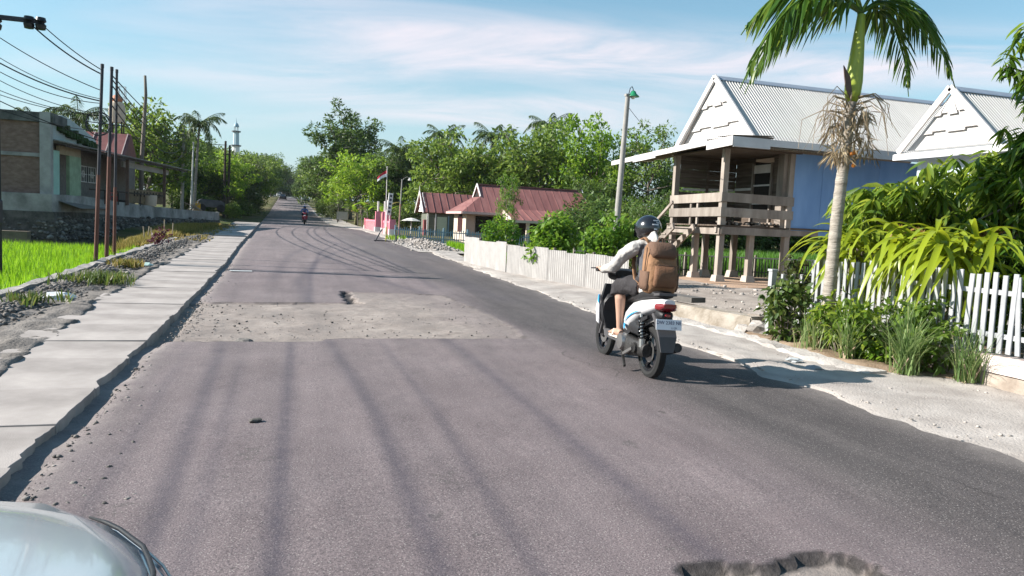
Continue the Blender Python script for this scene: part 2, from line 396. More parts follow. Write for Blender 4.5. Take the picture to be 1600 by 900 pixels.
# worn kerb channel: the road surface drops a little beside the concrete strip
gut = np.exp(-((Xg-XL(Yg)-.02)/.10)**2)*(Yg < 60)*(Yg > 3); Z = Z - gut*.05*(.6+.4*npn(Xg, Yg, 3., 12))
ii = np.arange((len(ys)-1)*NC).reshape(len(ys)-1, NC)[:, :-1].ravel()
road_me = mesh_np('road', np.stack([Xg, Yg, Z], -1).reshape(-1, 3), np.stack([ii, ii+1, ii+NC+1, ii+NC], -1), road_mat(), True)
def fattr(me, n, A): a = me.attributes.new(n, 'FLOAT', 'POINT'); a.data.foreach_set('value', np.clip(A, 0, 1).astype(np.float32).ravel())
fattr(road_me, 'patch', np.maximum(milled*.95*(1-.5*sst(2.0, 3.2, Xg+.5*npn(Xg, Yg, 1.3, 61)+.25*npn(Xg, Yg, 4., 62)))*(1-.25*sst(12.2, 14.5, Yg+.6*npn(Xg, Yg, 1.1, 63))), hole*.95))
fr = sst(2.6, 3.9, Xg + .5*npn(Xg, Yg, .25, 13) + .02*(Yg-6))*(1-.45*sst(9, 40, Yg)); fattr(road_me, 'fresh', fr*.92)
def streak(pts, wd):
    """dark tyre rubber along a polyline given as (y, x)"""
    p = sorted(pts); yy = [a for a, _ in p]; xx = [b for _, b in p]
    xc = np.interp(Yg, yy, xx); e = np.exp(-((Xg-xc)/wd)**2)
    return e*sst(yy[0]-.8, yy[0]+.4, Yg)*(1-sst(yy[-1]-1.5, yy[-1]+1.5, Yg))
sk = .75*streak([(2, -.62), (3.8, -.6), (8.4, -.69), (10, -.75)], .075) + .45*streak([(2, -.4), (8.4, -.45)], .06) + .85*streak([(2, -.05), (9.2, .06), (12, .1)], .06)
sk += .7*streak([(2, .69), (5.9, .71), (9.1, .54), (12, .35), (18.4, .53), (26.5, 1.05), (34, 2.1)], .075) + .65*streak([(2, 2.04), (7.6, 2.05), (11, 2.0), (14, 1.6)], .09) + .5*streak([(2, 1.1), (6, 1.2), (9.5, 1.15)], .05) + .4*streak([(2, -1.0), (5, -.98), (9, -1.05)], .05)
sk += .55*streak([(13, .32), (17, .25), (22, .75), (27, 1.6), (33, 3.0)], .12) + .5*streak([(15, 2.7), (18, 1.9), (25, 1.2), (31, .8)], .13) + .45*streak([(16, 3.1), (22, 3.2), (30, 2.6), (38, 1.6)], .16)
sk += .4*streak([(17, -.3), (24, .0), (32, .9)], .15) + .35*streak([(14, 4.1), (26, 3.7), (45, 2.2)], .3)
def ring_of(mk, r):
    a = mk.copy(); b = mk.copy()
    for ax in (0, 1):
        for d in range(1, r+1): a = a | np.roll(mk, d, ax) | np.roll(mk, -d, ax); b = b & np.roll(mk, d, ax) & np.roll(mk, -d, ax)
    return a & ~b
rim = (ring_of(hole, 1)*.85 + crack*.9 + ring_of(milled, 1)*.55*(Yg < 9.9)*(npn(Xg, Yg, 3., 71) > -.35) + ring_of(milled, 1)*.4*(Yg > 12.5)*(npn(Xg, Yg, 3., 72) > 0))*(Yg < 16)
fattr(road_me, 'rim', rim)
fattr(road_me, 'skid', sk*(1-milled*.45))
du = .95*np.exp(-((Xg-XR(Yg)-.25)/.34)**2) + .75*np.exp(-((Xg-XL(Yg))/.22)**2)*(Yg < 70) + .22*np.exp(-((Yg-11.5)/4.)**2)*(Xg < 3.3)*(~milled) + .18*sst(14, 30, Yg)*(Xg < 4)
fattr(road_me, 'dust', du)
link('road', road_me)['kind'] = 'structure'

# ------------------------------------------------------------------ raised concrete strip on the left, laid in panels
conc = mat('shoulder_concrete', (.24, .212, .195), .9, .0, 1.1, .22, 110, col2=(.43, .385, .356), detail=10)
strip = empty('concrete_shoulder', (0, 0, 0)); strip['kind'] = 'structure'
def slab_mesh(seed, ln, wd=1.34, th=.26):
    rs = random.Random(seed); n = 14; top = []; jag = 0.
    for k in range(n+1):
        y = -ln/2 + ln*k/n; jag = .80*jag + rs.uniform(-.008, .007) - (.03 if rs.random() < .04 else 0)
        top.append((wd/2 + jag, y))
    for k in range(3): top.append((-wd/2 + rs.uniform(-.05, .08), ln/2 - ln*k/2))
    b = MB(); m = len(top)
    vs = [(x, y, 0) for x, y in top] + [(x + (.012 if x < 0 else rs.uniform(-.03, .02)), y, -th) for x, y in top]
    b.add(vs, [tuple(range(m)), tuple(range(2*m-1, m-1, -1))] + [(k, k+m, (k+1) % m + m, (k+1) % m) for k in range(m)])
    return b.mesh('concrete_panel', conc, bevel=.003, seg=1)
slabs = [(slab_mesh(40+i, .997*l), l) for i, l in enumerate((1.0, 1.25, .9, 1.1, 1.35, 1.0, 1.2, .95, 1.15, 1.3))]
y = 2.6; i = 0
while y < 36:
    me, l = slabs[i % 10]; yc = y + l/2; dz = float(zr(yc+.5)-zr(yc-.5)); dx = float(XL(yc+.5)-XL(yc-.5))
    link('concrete_panel', me, strip, (float(XL(yc))-.70, yc, float(zr(yc))+.040+.006*sin(i*2.3)), (dz, .006*sin(i*1.7), -dx)); y += l; i += 1
far_l = MB(); fy = np.arange(y, 70, 2.)
far_l.loft([[Vector((float(XL(q))-(1.4 if q < 60 else 2.0), q, float(zr(q))-.15)), Vector((float(XL(q)), q, float(zr(q))-.15)), Vector((float(XL(q))+.02*sin(q*3), q, float(zr(q))+.088)), Vector((float(XL(q))-(1.4 if q < 60 else 2.0), q, float(zr(q))+.088))] for q in fy])
far_l.build('concrete_panel', conc, strip)

# ------------------------------------------------------------------ verge between strip and rice field
dirt = mat('grey_dirt', (.12, .108, .098), .95, 0, 3.0, .9, 30, col2=(.25, .225, .205), detail=8, spec=.1)
def vb(Y): return np.interp(Y, [2, 5, 8, 12, 17, 30, 60], [-2.1, -2.25, -2.42, -2.72, -2.86, -2.95, -3.6])
vx = np.linspace(-4.32, -1.95, 60); vy = np.concatenate([np.arange(2, 34, .08), np.arange(34, 70, .6)])
grid_obj('left_verge', vx, vy, lambda X, Y: zr(Y) + .02 + .035*npn(X, Y, 3., 20) + .025*npn(X, Y, 9., 21) + .07*np.exp(-((X+3.65)/.22)**2)*(.6+.5*npn(X, Y, 1.1, 22)) - .25*sst(-4.15, -4.3, X) + .035*sst(-3.3, -2.9, X) - .16*sst(.0, .10, X - vb(Y) - .10*npn(X, Y, 1.6, 24) - .04*npn(X, Y, 7., 25)), dirt)
def rocks(name, n, fx, size, m, label, cat, seed, kind='stuff'):
    """a joined scatter of small angular stones"""
    rs = np.random.RandomState(seed); ico = np.array([(0,0,1),(.89,0,.45),(.28,.85,.45),(-.72,.53,.45),(-.72,-.53,.45),(.28,-.85,.45),(.72,.53,-.45),(-.28,.85,-.45),(-.89,0,-.45),(-.28,-.85,-.45),(.72,-.53,-.45),(0,0,-1)])
    fc = np.array([(0,1,2),(0,2,3),(0,3,4),(0,4,5),(0,5,1),(1,6,2),(2,7,3),(3,8,4),(4,9,5),(5,10,1),(6,7,2),(7,8,3),(8,9,4),(9,10,5),(10,6,1),(11,7,6),(11,8,7),(11,9,8),(11,10,9),(11,6,10)])
    P = np.array([fx(rs) for _ in range(n)]); s = size[0]*(size[1]/size[0])**(rs.rand(n)**2.2)
    V = ico[None]*(1+rs.uniform(-.32, .32, (n, 12, 1)))*(s[:, None, None])*np.stack([np.ones(n), rs.uniform(.6, 1.2, n), rs.uniform(.4, .8, n)], -1)[:, None]
    a = rs.uniform(0, 6.28, n); c, q = np.cos(a)[:, None], np.sin(a)[:, None]
    V = np.stack([V[..., 0]*c - V[..., 1]*q, V[..., 0]*q + V[..., 1]*c, V[..., 2]], -1) + P[:, None] + np.array([0, 0, .25])*s[:, None, None]
    Fc = (fc[None] + 12*np.arange(n)[:, None, None]).reshape(-1, 3)
    o = link(name, mesh_np(name, V.reshape(-1, 3), Fc, m)); return tag(o, label, cat, kind=kind)
stone_g = mat('grey_stone', (.10, .092, .085), .92, 0, 5, .5, 50, col2=(.235, .214, .196), isl=.4)
stone_w = mat('pale_stone', (.235, .21, .19), .92, 0, 5, .4, 50, col2=(.38, .345, .313), isl=.35)
def f_rub(rs):
    y = 4.5 + 30*rs.rand()**1.4; x = -3.62 + .25*rs.randn(); x = min(-2.95, max(-4.25, x)); return (x, y, float(zr(y))+.03 + .07*math.exp(-((x+3.65)/.22)**2))
rocks('rubble', 6500, f_rub, (.010, .062), stone_g, 'loose grey rubble heaped along the verge beside the rice field', 'rubble', 1)
# low broken kerb wall at the edge of the field
kb = MB(); ks = np.arange(3, 33, .35); rk = random.Random(5)
kb.loft([[Vector((-4.40+rk.uniform(-.02,.02), q, -.5)), Vector((-4.16+rk.uniform(-.02,.02), q, -.5)), Vector((-4.17+rk.uniform(-.04,.03), q, float(zr(q))+.07+rk.uniform(-.03,.02))), Vector((-4.38+rk.uniform(-.03,.04), q, float(zr(q))+.08+rk.uniform(-.03,.02)))] for q in ks])
tag(kb.build('field_wall', mat('kerb_concrete', (.22, .205, .19), .92, 0, 4, .7, 40, col2=(.42, .385, .355), detail=7)), 'low rough grey wall between the rice field and the rubble', 'wall')

# ------------------------------------------------------------------ right shoulder: pale dust and gravel
dust = mat('pale_dust', (.29, .258, .235), .95, 0, 1.6, .6, 45, col2=(.45, .41, .375), detail=8, spec=.1)
sy = np.concatenate([np.arange(1, 30, .12), np.arange(30, 130, 1.)])
su = np.linspace(0, 1, 30)
def sh_r(y): return np.interp(y, [0, 5.5, 6.6, 7.3, 10, 13, 16, 24, 30, 46, 55, 70, 130], [9.4, 8.6, 7.5, 6.62, 6.75, 6.9, 7.2, 5.9, 6.4, 6.4, 6.6, 6.6, 5.6])
Ys = np.repeat(sy[:, None], 30, 1); x0 = XR(sy)-.05; Xs = x0[:, None] + (sh_r(sy)-x0)[:, None]*su[None]
Xs = Xs + (npn(Xs, Ys, 1.4, 31)*.16 + npn(Xs, Ys, 6., 32)*.05)*(su[None] < .04)
Zs = zr(Ys) + .004 + .03*sst(0, .25, su)[None] + .014*npn(Xs, Ys, 1.8, 33) + .009*npn(Xs, Ys, 7., 34)*(1-.7*(Ys < 7))
Zs[:, 0] -= .04
i0 = np.arange((len(sy)-1)*30).reshape(len(sy)-1, 30)[:, :-1].ravel()
link('right_shoulder', mesh_np('right_shoulder', np.stack([Xs, Ys, Zs], -1).reshape(-1, 3), np.stack([i0, i0+1, i0+31, i0+30], -1), dust, True))['kind'] = 'structure'
def f_grv(rs):
    y = 2.5 + 36*rs.rand()**2; x = 5.25 + rs.rand()**1.2*(float(sh_r(y))-5.2); return (x, y, float(zr(y))+.02)
rocks('gravel', 3000, f_grv, (.004, .022), stone_w, 'pale loose gravel scattered over the dusty right shoulder', 'gravel', 2)
def f_mil(rs):
    while True:
        x, y = rs.uniform(-1.5, 3.2), rs.uniform(9.5, 15)
        if y < 13.2 or x > 1.25: return (x, y, float(zr(y))-.045+.02*max(0, x)*.4)
rocks('loose_chippings', 700, f_mil, (.005, .024), stone_g, 'small loose chippings lying in the milled road patch', 'gravel', 3)
def f_edge(rs):
    y = 3.2 + 18*rs.rand()**1.6; return (float(XL(y)) + .08 + abs(rs.randn())*.22, y, float(zr(y))-.02)
rocks('edge_crumbs', 1700, f_edge, (.004, .022), stone_g, 'crumbs of stone along the broken edge of the concrete strip', 'gravel', 4)
# rough white kerb in front of the planted bed and along the drain
kerb = mat('lime_kerb', (.27, .245, .225), .9, 0, 4, .8, 30, col2=(.46, .425, .39), detail=6)
kk = MB(); rk = random.Random(8)
kp = [(6.62, 7.05), (6.42, 7.7), (6.5, 8.6), (6.58, 9.4), (6.5, 10.0), (6.38, 11), (6.25, 12.2), (6.3, 14)]
kq = []
for a, b in zip(kp[:-1], kp[1:]):
    for s in range(6): kq.append((a[0]+(b[0]-a[0])*s/6, a[1]+(b[1]-a[1])*s/6))
kk.loft([[Vector((x-.20+rk.uniform(-.04,.04), y, .0)), Vector((x+.16, y, .0)), Vector((x+.13+rk.uniform(-.03,.03), y, float(zr(y))+.075+rk.uniform(-.02,.02))), Vector((x-.09+rk.uniform(-.04,.04), y, float(zr(y))+.065+rk.uniform(-.02,.02)))] for x, y in kq])
ko = kk.build('kerb', kerb, smooth=True); ko['kind'] = 'structure'
# gravel yard below the stilt house
yard = mat('yard_gravel', (.22, .185, .16), .95, 0, 1.3, .8, 35, col2=(.40, .345, .30), detail=9, spec=.1)
earth = mat('bare_earth', (.30, .20, .14), .95, 0, 1.5, .6, 30, col2=(.42, .30, .215), detail=7, spec=.1)
grid_obj('yard', np.arange(6.9, 30, .4), np.arange(9.9, 22.6, .3), lambda X, Y: zt(X, Y)+.03+.02*npn(X, Y, 1.5, 41)+.012*npn(X, Y, 5, 42), yard)
grid_obj('house_floor_earth', np.arange(11.2, 30, .5), np.arange(17.6, 25.4, .4), lambda X, Y: zt(X, Y)+.065+.015*npn(X, Y, 1.2, 43)-.1*sst(23.5, 25.4, Y)-.12*(1-sst(11.2, 11.9, X)), earth)
def f_yard(rs): x, y = rs.uniform(7.3, 15), rs.uniform(10.5, 19); return (x, y, zg(x, y)+.03)
rocks('yard_stones', 900, f_yard, (.01, .07), stone_w, 'pale loose stones over the gravel yard before the stilt house', 'gravel', 6)
# planted bed behind the kerb
grid_obj('planting_bed', np.arange(6.5, 10.6, .15), np.arange(2.4, 10.1, .15), lambda X, Y: np.maximum(zr(Y)+.02, zt(X, Y)) + .05 + .03*npn(X, Y, 2.5, 44) - .3*(1-sst(-.05, .2, X-np.interp(Y, [2, 6.2, 6.9, 7.4, 9, 11], [9.6, 8.0, 6.85, 6.45, 6.55, 6.6]))), mat('bed_soil', (.17, .12, .08), .95, 0, 3, .8, 30, col2=(.30, .225, .16), spec=.1))
# ------------------------------------------------------------------ vegetation kit
G_dark = leafmat('leaf_dark', [(.028, .062, .012), (.058, .108, .020), (.095, .16, .030), (.145, .21, .05)], .36)
G_mid = leafmat('leaf_mid', [(.048, .098, .014), (.095, .168, .022), (.15, .23, .034), (.22, .29, .06)], .45)
G_bright = leafmat('leaf_bright', [(.07, .14, .012), (.13, .25, .018), (.20, .33, .028), (.28, .38, .05)], .48)
G_olive = leafmat('leaf_olive', [(.03, .05, .016), (.055, .085, .024), (.09, .12, .035), (.14, .16, .06)], .3)
G_palm = leafmat('leaf_palm', [(.025, .055, .012), (.05, .095, .02), (.085, .13, .03), (.13, .15, .05)], .3)
G_areca = leafmat('leaf_areca', [(.022, .06, .010), (.05, .12, .014), (.10, .18, .02), (.24, .28, .05)], .4, .35, .5)
G_mango = leafmat('leaf_mango', [(.045, .095, .014), (.10, .18, .022), (.19, .28, .03), (.32, .37, .05)], .5, .38, .45)
G_strap = leafmat('leaf_strap', [(.09, .16, .012), (.17, .25, .016), (.28, .34, .02), (.44, .42, .05)], .4, .35, .5)
G_lemon = leafmat('leaf_lemongrass', [(.08, .145, .045), (.14, .225, .07), (.22, .30, .11), (.42, .38, .20)], .4)
G_shrub = leafmat('leaf_shrub', [(.03, .06, .012), (.06, .11, .02), (.11, .16, .03), (.17, .15, .06)], .35)
G_rice = leafmat('leaf_rice', [(.09, .22, .008), (.13, .30, .010), (.18, .37, .014), (.25, .42, .03)], .45, .6, .2)
G_dry = leafmat('leaf_dry', [(.10, .13, .02), (.20, .18, .04), (.30, .24, .07), (.36, .28, .12)], .3, .7, .2)
G_dead = leafmat('leaf_dead', [(.12, .085, .05), (.20, .15, .09), (.30, .235, .15), (.36, .30, .2)], .25, .8, .1)
G_maroon = leafmat('leaf_maroon', [(.05, .012, .016), (.09, .02, .03), (.13, .04, .04)], .25)
bark = mat('bark', (.10, .082, .066), .9, 0, 7, .8, 25, col2=(.21, .18, .15), stretch=(1, 1, .3))
bark_pale = mat('bark_pale', (.22, .19, .16), .9, 0, 6, .6, 25, col2=(.36, .325, .285), stretch=(1, 1, .4))

def unit(v): return v/np.maximum(np.linalg.norm(v, axis=-1, keepdims=True), 1e-6)
def leaf_arrays(rs, P, D, L, W, fold=0.0, n_up=None):
    """one leaf per row: base P, direction D, length L, width W -> diamond quads (fold=0) or folded 2-quad leaves"""
    n = len(P); D = unit(D); N = unit(rs.randn(n, 3)*.55 + (np.array([0, 0, 1.]) if n_up is None else n_up))
    Sd = unit(np.cross(D, N)); N = np.cross(Sd, D); L = np.asarray(L).reshape(-1, 1)*np.ones((n, 1)); W = np.asarray(W).reshape(-1, 1)*np.ones((n, 1))
    if not fold:
        V = np.stack([P, P + D*L*.45 + Sd*W/2, P + D*L, P + D*L*.45 - Sd*W/2], 1)
        return V.reshape(-1, 3), np.arange(4*n).reshape(n, 4)
    dr = np.array([0, 0, -1.])*L*fold
    V = np.stack([P, P+D*L*.35+Sd*W/2+N*W*.18, P+D*L*.75+Sd*W*.36+N*W*.14+dr*.45, P+D*L+dr, P+D*L*.75-Sd*W*.36+N*W*.14+dr*.45, P+D*L*.35-Sd*W/2+N*W*.18, P+D*L*.5+dr*.12], 1)
    b = 7*np.arange(n)[:, None]
    Fc = np.concatenate([b+np.array([[0, 1, 2, 6]]), b+np.array([[6, 2, 3, 4]]), b+np.array([[0, 6, 4, 5]])], 0)
    return V.reshape(-1, 3), Fc
def cat_arrays(parts):
    V, Fc, n = [], [], 0
    for v, f in parts: V.append(v); Fc.append(f+n); n += len(v)
    return np.concatenate(V), np.concatenate(Fc)
def clumps(rs, C, r, per, L, W, droop=.25, fold=0.0, flat=.8, shell=.45):
    C = np.asarray(C, float); n = len(C); r = np.asarray(r)*np.ones(n)
    D = unit(rs.randn(n*per, 3)); rad = (shell + (1-shell)*rs.rand(n*per, 1)**.6)
    P = np.repeat(C, per, 0) + D*rad*np.repeat(r, per)[:, None]*np.array([1, 1, flat])
    A = unit(D*.8 + rs.randn(n*per, 3)*.7 + np.array([0, 0, -droop]))
    s = rs.uniform(.65, 1.25, n*per)
    return leaf_arrays(rs, P, A, L*s, W*s, fold, n_up=D*.5+np.array([0, 0, .8]))
def tree_proto(seed, H, Rr, cb, nl, nb, per, L, W, cr=.30, trunk=.16, lean=.04, top=1.0, droop=.25, twist=.35, fill=.0):
    """tapered trunk with limbs and a crown of leaf clumps sitting on the branch ends"""
    rs = np.random.RandomState(seed); b = MB(); tp = [(0, 0, -.3)]
    fork = cb + (H-cb)*.35
    for k in range(1, 6): tp.append((rs.randn()*lean*k, rs.randn()*lean*k, fork*k/5))
    b.tube(tp, [trunk*(1.25 if k == 0 else 1-.1*k) for k in range(6)], 7); C, rad = [], []
    f0 = Vector(tp[-1]); mid = (cb+H)/2
    for i in range(nl):
        a = 2.4*i + rs.rand()*.7; h = (i+.6)/nl; z = cb + (H-cb)*(.12+.82*h); wz = max(.25, 1-((z-mid)/((H-cb)*.62))**2)**.5
        q = Rr*wz*(.55+.45*rs.rand())*(top if z > mid else 1); e = Vector((cos(a)*q + tp[-1][0], sin(a)*q + tp[-1][1], z))
        s0 = Vector(tp[3]).lerp(f0, min(1, .3+h)); 
        if z < s0.z + .2: s0 = Vector(tp[2]).lerp(Vector(tp[3]), .5)
        m1 = s0.lerp(e, .5) + Vector((rs.randn(), rs.randn(), abs(rs.randn())))*twist*.3
        b.tube([s0, m1, e], [trunk*.5, trunk*.32, trunk*.12], 5); C.append(e); rad.append(cr*Rr*rs.uniform(.75, 1.2)); C.append(m1.lerp(e, .5)); rad.append(cr*Rr*rs.uniform(.5, .8))
        for j in range(nb):
            d = Vector((rs.randn(), rs.randn(), rs.randn()*.6+.15)); d.normalize(); s1 = m1.lerp(e, .3+.6*rs.rand()); e2 = s1 + d*Rr*(.3+.28*rs.rand())
            if e2.z < cb*.8: e2.z = cb*.8 + rs.rand()*.3
            b.tube([s1, s1.lerp(e2, .6)+Vector((0, 0, .06*Rr)), e2], [trunk*.2, trunk*.12, trunk*.05], 4); C.append(e2); rad.append(cr*Rr*rs.uniform(.55, 1.0))
    C = np.array([tuple(c) for c in C]); rad = np.array(rad)
    crown = clumps(rs, C, rad, per, L, W, droop)
    if fill: crown = cat_arrays([crown, clumps(rs, [(0, 0, mid)], [Rr*.75], int(fill), L*1.2, W*1.3, droop, shell=.1)])
    return b.mesh('trunk', bark, smooth='all'), mesh_np('crown', *crown, G_mid)
PR = {
 'broad': [tree_proto(s, 8, 3.4, 1.9, 13, 5, 75, .36, .17, .27, .20, fill=400) for s in (1, 2)],
 'tall':  [tree_proto(s, 12, 2.6, 4.2, 13, 4, 80, .34, .15, .26, .17, top=1.05) for s in (3, 4)],
 'layer': [tree_proto(s, 7.5, 3.6, 2.0, 12, 5, 85, .30, .15, .22, .14, droop=.1) for s in (5, 6)],
 'mango': [tree_proto(s, 6.5, 2.9, 1.2, 15, 5, 75, .34, .11, .29, .18, droop=.6, fill=500) for s in (7, 8)],
 'airy':  [tree_proto(s, 9, 2.7, 2.6, 11, 5, 62, .26, .11, .22, .13, droop=.35) for s in (9, 10)],
 'bush':  [tree_proto(s, 2.4, 1.5, .25, 12, 5, 55, .20, .09, .31, .05, fill=250) for s in (11, 12)],
}
def tree(kind, v, x, y, h, label, cat='tree', leaf=None, group=None, rz=0, wide=1.0, z=None, name=None, wood=None):
    """a copy of one of the grown trees, scaled to height h"""
    tm, cm = PR[kind][v % 2]; base = {'broad': 8, 'tall': 12, 'layer': 7.5, 'mango': 6.5, 'airy': 9, 'bush': 2.4}[kind]; s = h/base
    e = empty(name or ('shrub' if kind == 'bush' else 'tree'), (x, y, (zg(x, y) if z is None else z)), rz, label, cat, group)
    e.scale = (s*wide, s*wide, s)
    link('trunk', tm, e, m=wood); link('crown', cm, e, m=leaf or G_mid); return e

# ------------------------------------------------------------------ palms
def frond_mesh(name, L, n, ll, lw, droop, seed, lift=.5, m=None, hang=.5, ragged=.0):
    """one pinnate palm leaf growing along +x: rachis and two rows of leaflets"""
    rs = np.random.RandomState(seed); t = np.linspace(0, 1, 14)
    def path(q): return np.stack([L*(q - .12*q**3)*1.0, 0*q, L*(lift*q - droop*q**2.2)], -1)
    b = MB(); b.tube([tuple(p) for p in path(t)], [.028*L/2*(1-.85*q)+.004 for q in t], 5)
    v0, f0 = np.array(b.v), [f for f in b.f if len(f) == 4]
    q = np.linspace(.12, .99, n); P = path(q); T = unit(path(q+.01)-path(q-.01)); parts = [(v0, np.array(f0))]
    for s in (-1, 1):
        D = T*(.55+.35*q[:, None]) + np.array([0, s*1.0, 0])*(1.05-.6*q[:, None]) + np.array([0, 0, -hang])*(.5+.9*rs.rand(n, 1)) + rs.randn(n, 3)*.10
        prof = np.sin(np.pi*np.clip(q*.93+.12, 0, 1))**.55; keep = rs.rand(n) > ragged
        parts.append(leaf_arrays(rs, P[keep], D[keep], (ll*prof*rs.uniform(.8, 1.1, n))[keep], lw*rs.uniform(.75, 1.2, n)[keep], .28))
    return mesh_np(name, *cat_arrays(parts), m or G_palm)
coco_fr = [frond_mesh('frond', 3.1, 26, .75, .075, d, 60+i, lf, hang=.7) for i, (d, lf) in enumerate(((.75, .75), (.95, .55), (1.1, .30), (.55, 1.0)))]
ring_bark = mat('palm_bark', (.17, .15, .13), .9, 0, 3, .8, 14, col2=(.30, .275, .245), stretch=(.3, .3, 4))
def coconut(x, y, h, label, seed, lean=(.3, 0), sc=1.0, n=19, z=None):
    rs = random.Random(seed); e = empty('coconut_palm', (x, y, zg(x, y) if z is None else z), 0, label, 'palm tree', 'coconut palms')
    b = MB(); pts = [(lean[0]*(k/7)**1.6, lean[1]*(k/7)**1.6, h*k/7 - (.2 if k == 0 else 0)) for k in range(8)]
    b.tube(pts, [.20]+[.14-.007*k for k in range(1, 8)], 8); b.build('trunk', ring_bark, e, smooth='all')
    top = Vector(pts[-1])
    for k in range(n):
        el = 1-(k/n); a = 2.4*k + rs.uniform(-.2, .2)
        o = link('frond', coco_fr[3 if el > .82 else 0 if el > .55 else 1 if el > .28 else 2], e, top, (0, rs.uniform(-.1, .15) + (0 if el > .25 else .45), a), sc*rs.uniform(.85, 1.08))
    nb = MB()
    for k in range(6): nb.lathe([(.0, -.12), (.08, -.09), (.11, 0), (.08, .09), (0, .12)], 7, top+Vector((cos(k)*.2, sin(k)*.2, -.2-.05*(k % 2))))
    nb.build('coconuts', mat('coconut_husk', (.13, .11, .03), .7, .2), e, smooth='all')['kind'] = 'stuff'
    return e

# ------------------------------------------------------------------ trees of the background
LT = 'trees lining the left of the far road'; RT = 'trees lining the right of the far road'; BT = 'trees behind the maroon roofed houses'
tree('broad', 0, -12.2, 75, 9.4, 'rounded dark green tree rising behind the leaning wooden pole and the veranda house', leaf=G_mid, wide=.95, group='trees behind the veranda house')
tree('broad', 1, -15.5, 84, 8.6, 'dark tree standing just left of the rounded one, behind the three steel poles', leaf=G_dark, group='trees behind the veranda house', rz=1)
for i, (x, y, h, k, lf) in enumerate([(-11.2, 82, 6.0, 'broad', G_dark), (-9.6, 90, 6.6, 'mango', G_dark), (-8.2, 84, 5.6, 'mango', G_dark), (-12.5, 96, 8.2, 'broad', G_dark), (-7.6, 97, 7.2, 'broad', G_mid), (-9.3, 104, 8.4, 'airy', G_dark), (-14, 110, 9.5, 'broad', G_dark), (-18, 100, 9, 'broad', G_dark), (-23, 95, 8, 'broad', G_dark), (-10.5, 118, 9.4, 'broad', G_dark)]):
    tree(k, i, x, y, h, 'dark tree in the shady grove between the veranda house and the road', leaf=lf, group='shady grove on the left', rz=i*1.3)
tree('layer', 0, -6.3, 83, 6.3, 'yellow green leafy tree at the near end of the left roadside row', leaf=G_bright, group=LT, wide=.9)
tree('mango', 1, -5.6, 91, 6.8, 'olive green tree overhanging the left road edge behind the yellow green one', leaf=G_olive, group=LT, rz=2)
for i, (x, y, h, k, lf) in enumerate([(-5.4, 101, 7.2, 'broad', G_mid), (-5.9, 112, 8.0, 'layer', G_mid), (-5.6, 124, 8.2, 'broad', G_dark), (-6.0, 138, 9.0, 'airy', G_mid), (-5.8, 153, 9.2, 'broad', G_dark), (-6.2, 170, 10, 'broad', G_mid), (-6.6, 190, 11, 'airy', G_olive), (-6.4, 212, 11.5, 'broad', G_dark), (-7, 238, 12, 'broad', G_olive), (-6, 268, 12.5, 'airy', G_dark)]):
    tree(k, i, x, y, h, 'tree in the unbroken green row along the left of the far road', leaf=lf, group=LT, rz=i*2.1)
tree('tall', 0, 5.9, 96, 12.0, 'tall dark tree with a pale forked trunk, highest on the right of the far road', leaf=G_dark, group=RT, wide=1.45, wood=bark_pale)
tree('tall', 1, 7.8, 101, 14.6, 'tall narrow dark tree just right of the pale forked trunk', leaf=G_dark, group=RT, wide=1.1)
tree('layer', 1, 6.8, 79, 7.3, 'bright yellow green spreading tree above the banana plants', leaf=G_bright, group=RT, wide=1.02)
tree('airy', 0, 5.5, 88, 5.5, 'small light green tree at the road edge left of the spreading one', leaf=G_bright, group=RT, wide=.9)
for i, (x, y, h, k, lf) in enumerate([(6.2, 108, 7.5, 'broad', G_mid), (6.4, 120, 8, 'airy', G_olive), (6.8, 134, 8.8, 'broad', G_mid), (6.4, 150, 9.2, 'airy', G_mid), (7, 168, 10, 'broad', G_olive), (7.2, 190, 11.5, 'tall', G_mid), (7.6, 214, 11.5, 'broad', G_mid), (7.5, 242, 12, 'airy', G_olive), (10.5, 115, 9.5, 'broad', G_dark), (12, 130, 10, 'broad', G_dark)]):
    tree(k, i, x, y, h, 'tree in the green row along the right of the far road', leaf=lf, group=RT, rz=i*1.7)
for i, (x, y, h, k, lf) in enumerate([(-3.5, 330, 12, 'broad', G_olive), (3, 345, 12, 'broad', G_olive), (-12, 320, 13, 'broad', G_olive), (10, 315, 13, 'airy', G_olive), (-1, 365, 12, 'broad', G_dark), (18, 330, 13, 'broad', G_dark), (-20, 330, 13, 'broad', G_dark), (6.5, 290, 12.5, 'broad', G_dark), (-6.5, 300, 13, 'broad', G_dark)]):
    tree(k, i, x, y, h, 'hazy distant tree closing the end of the road', leaf=lf, group='trees at the end of the road', rz=i*2.3)
tree('airy', 1, 9.6, 78, 8.0, 'slender dark tree right behind the flagpole', leaf=G_dark, group=BT)
tree('broad', 0, 11.5, 80, 7.6, 'low dark tree between the flagpole and the wooden house', leaf=G_dark, group=BT, rz=1.1)
tree('broad', 1, 14.2, 68, 8.6, 'big leafy tree behind the wooden house with the boarded gable', leaf=G_mid, group=BT, rz=.4, wide=1.05)
tree('mango', 0, 17.4, 70, 8.0, 'dense tree behind the left gable of the long maroon roof', leaf=G_mid, group=BT, rz=2.5)
tree('broad', 0, 21.4, 66, 10.0, 'large dense tree behind the middle of the long maroon roof', leaf=G_mid, group=BT, rz=2.0, wide=1.08)
tree('layer', 1, 25.6, 61, 10.2, 'pale green tree behind the right gable of the long maroon roof', leaf=G_bright, group=BT, rz=1.6, wide=.78)
tree('airy', 1, 28.6, 57, 10.2, 'loose tree with sky showing through, left of the white gable roof', leaf=G_mid, group=BT, rz=.7, wide=1.0)
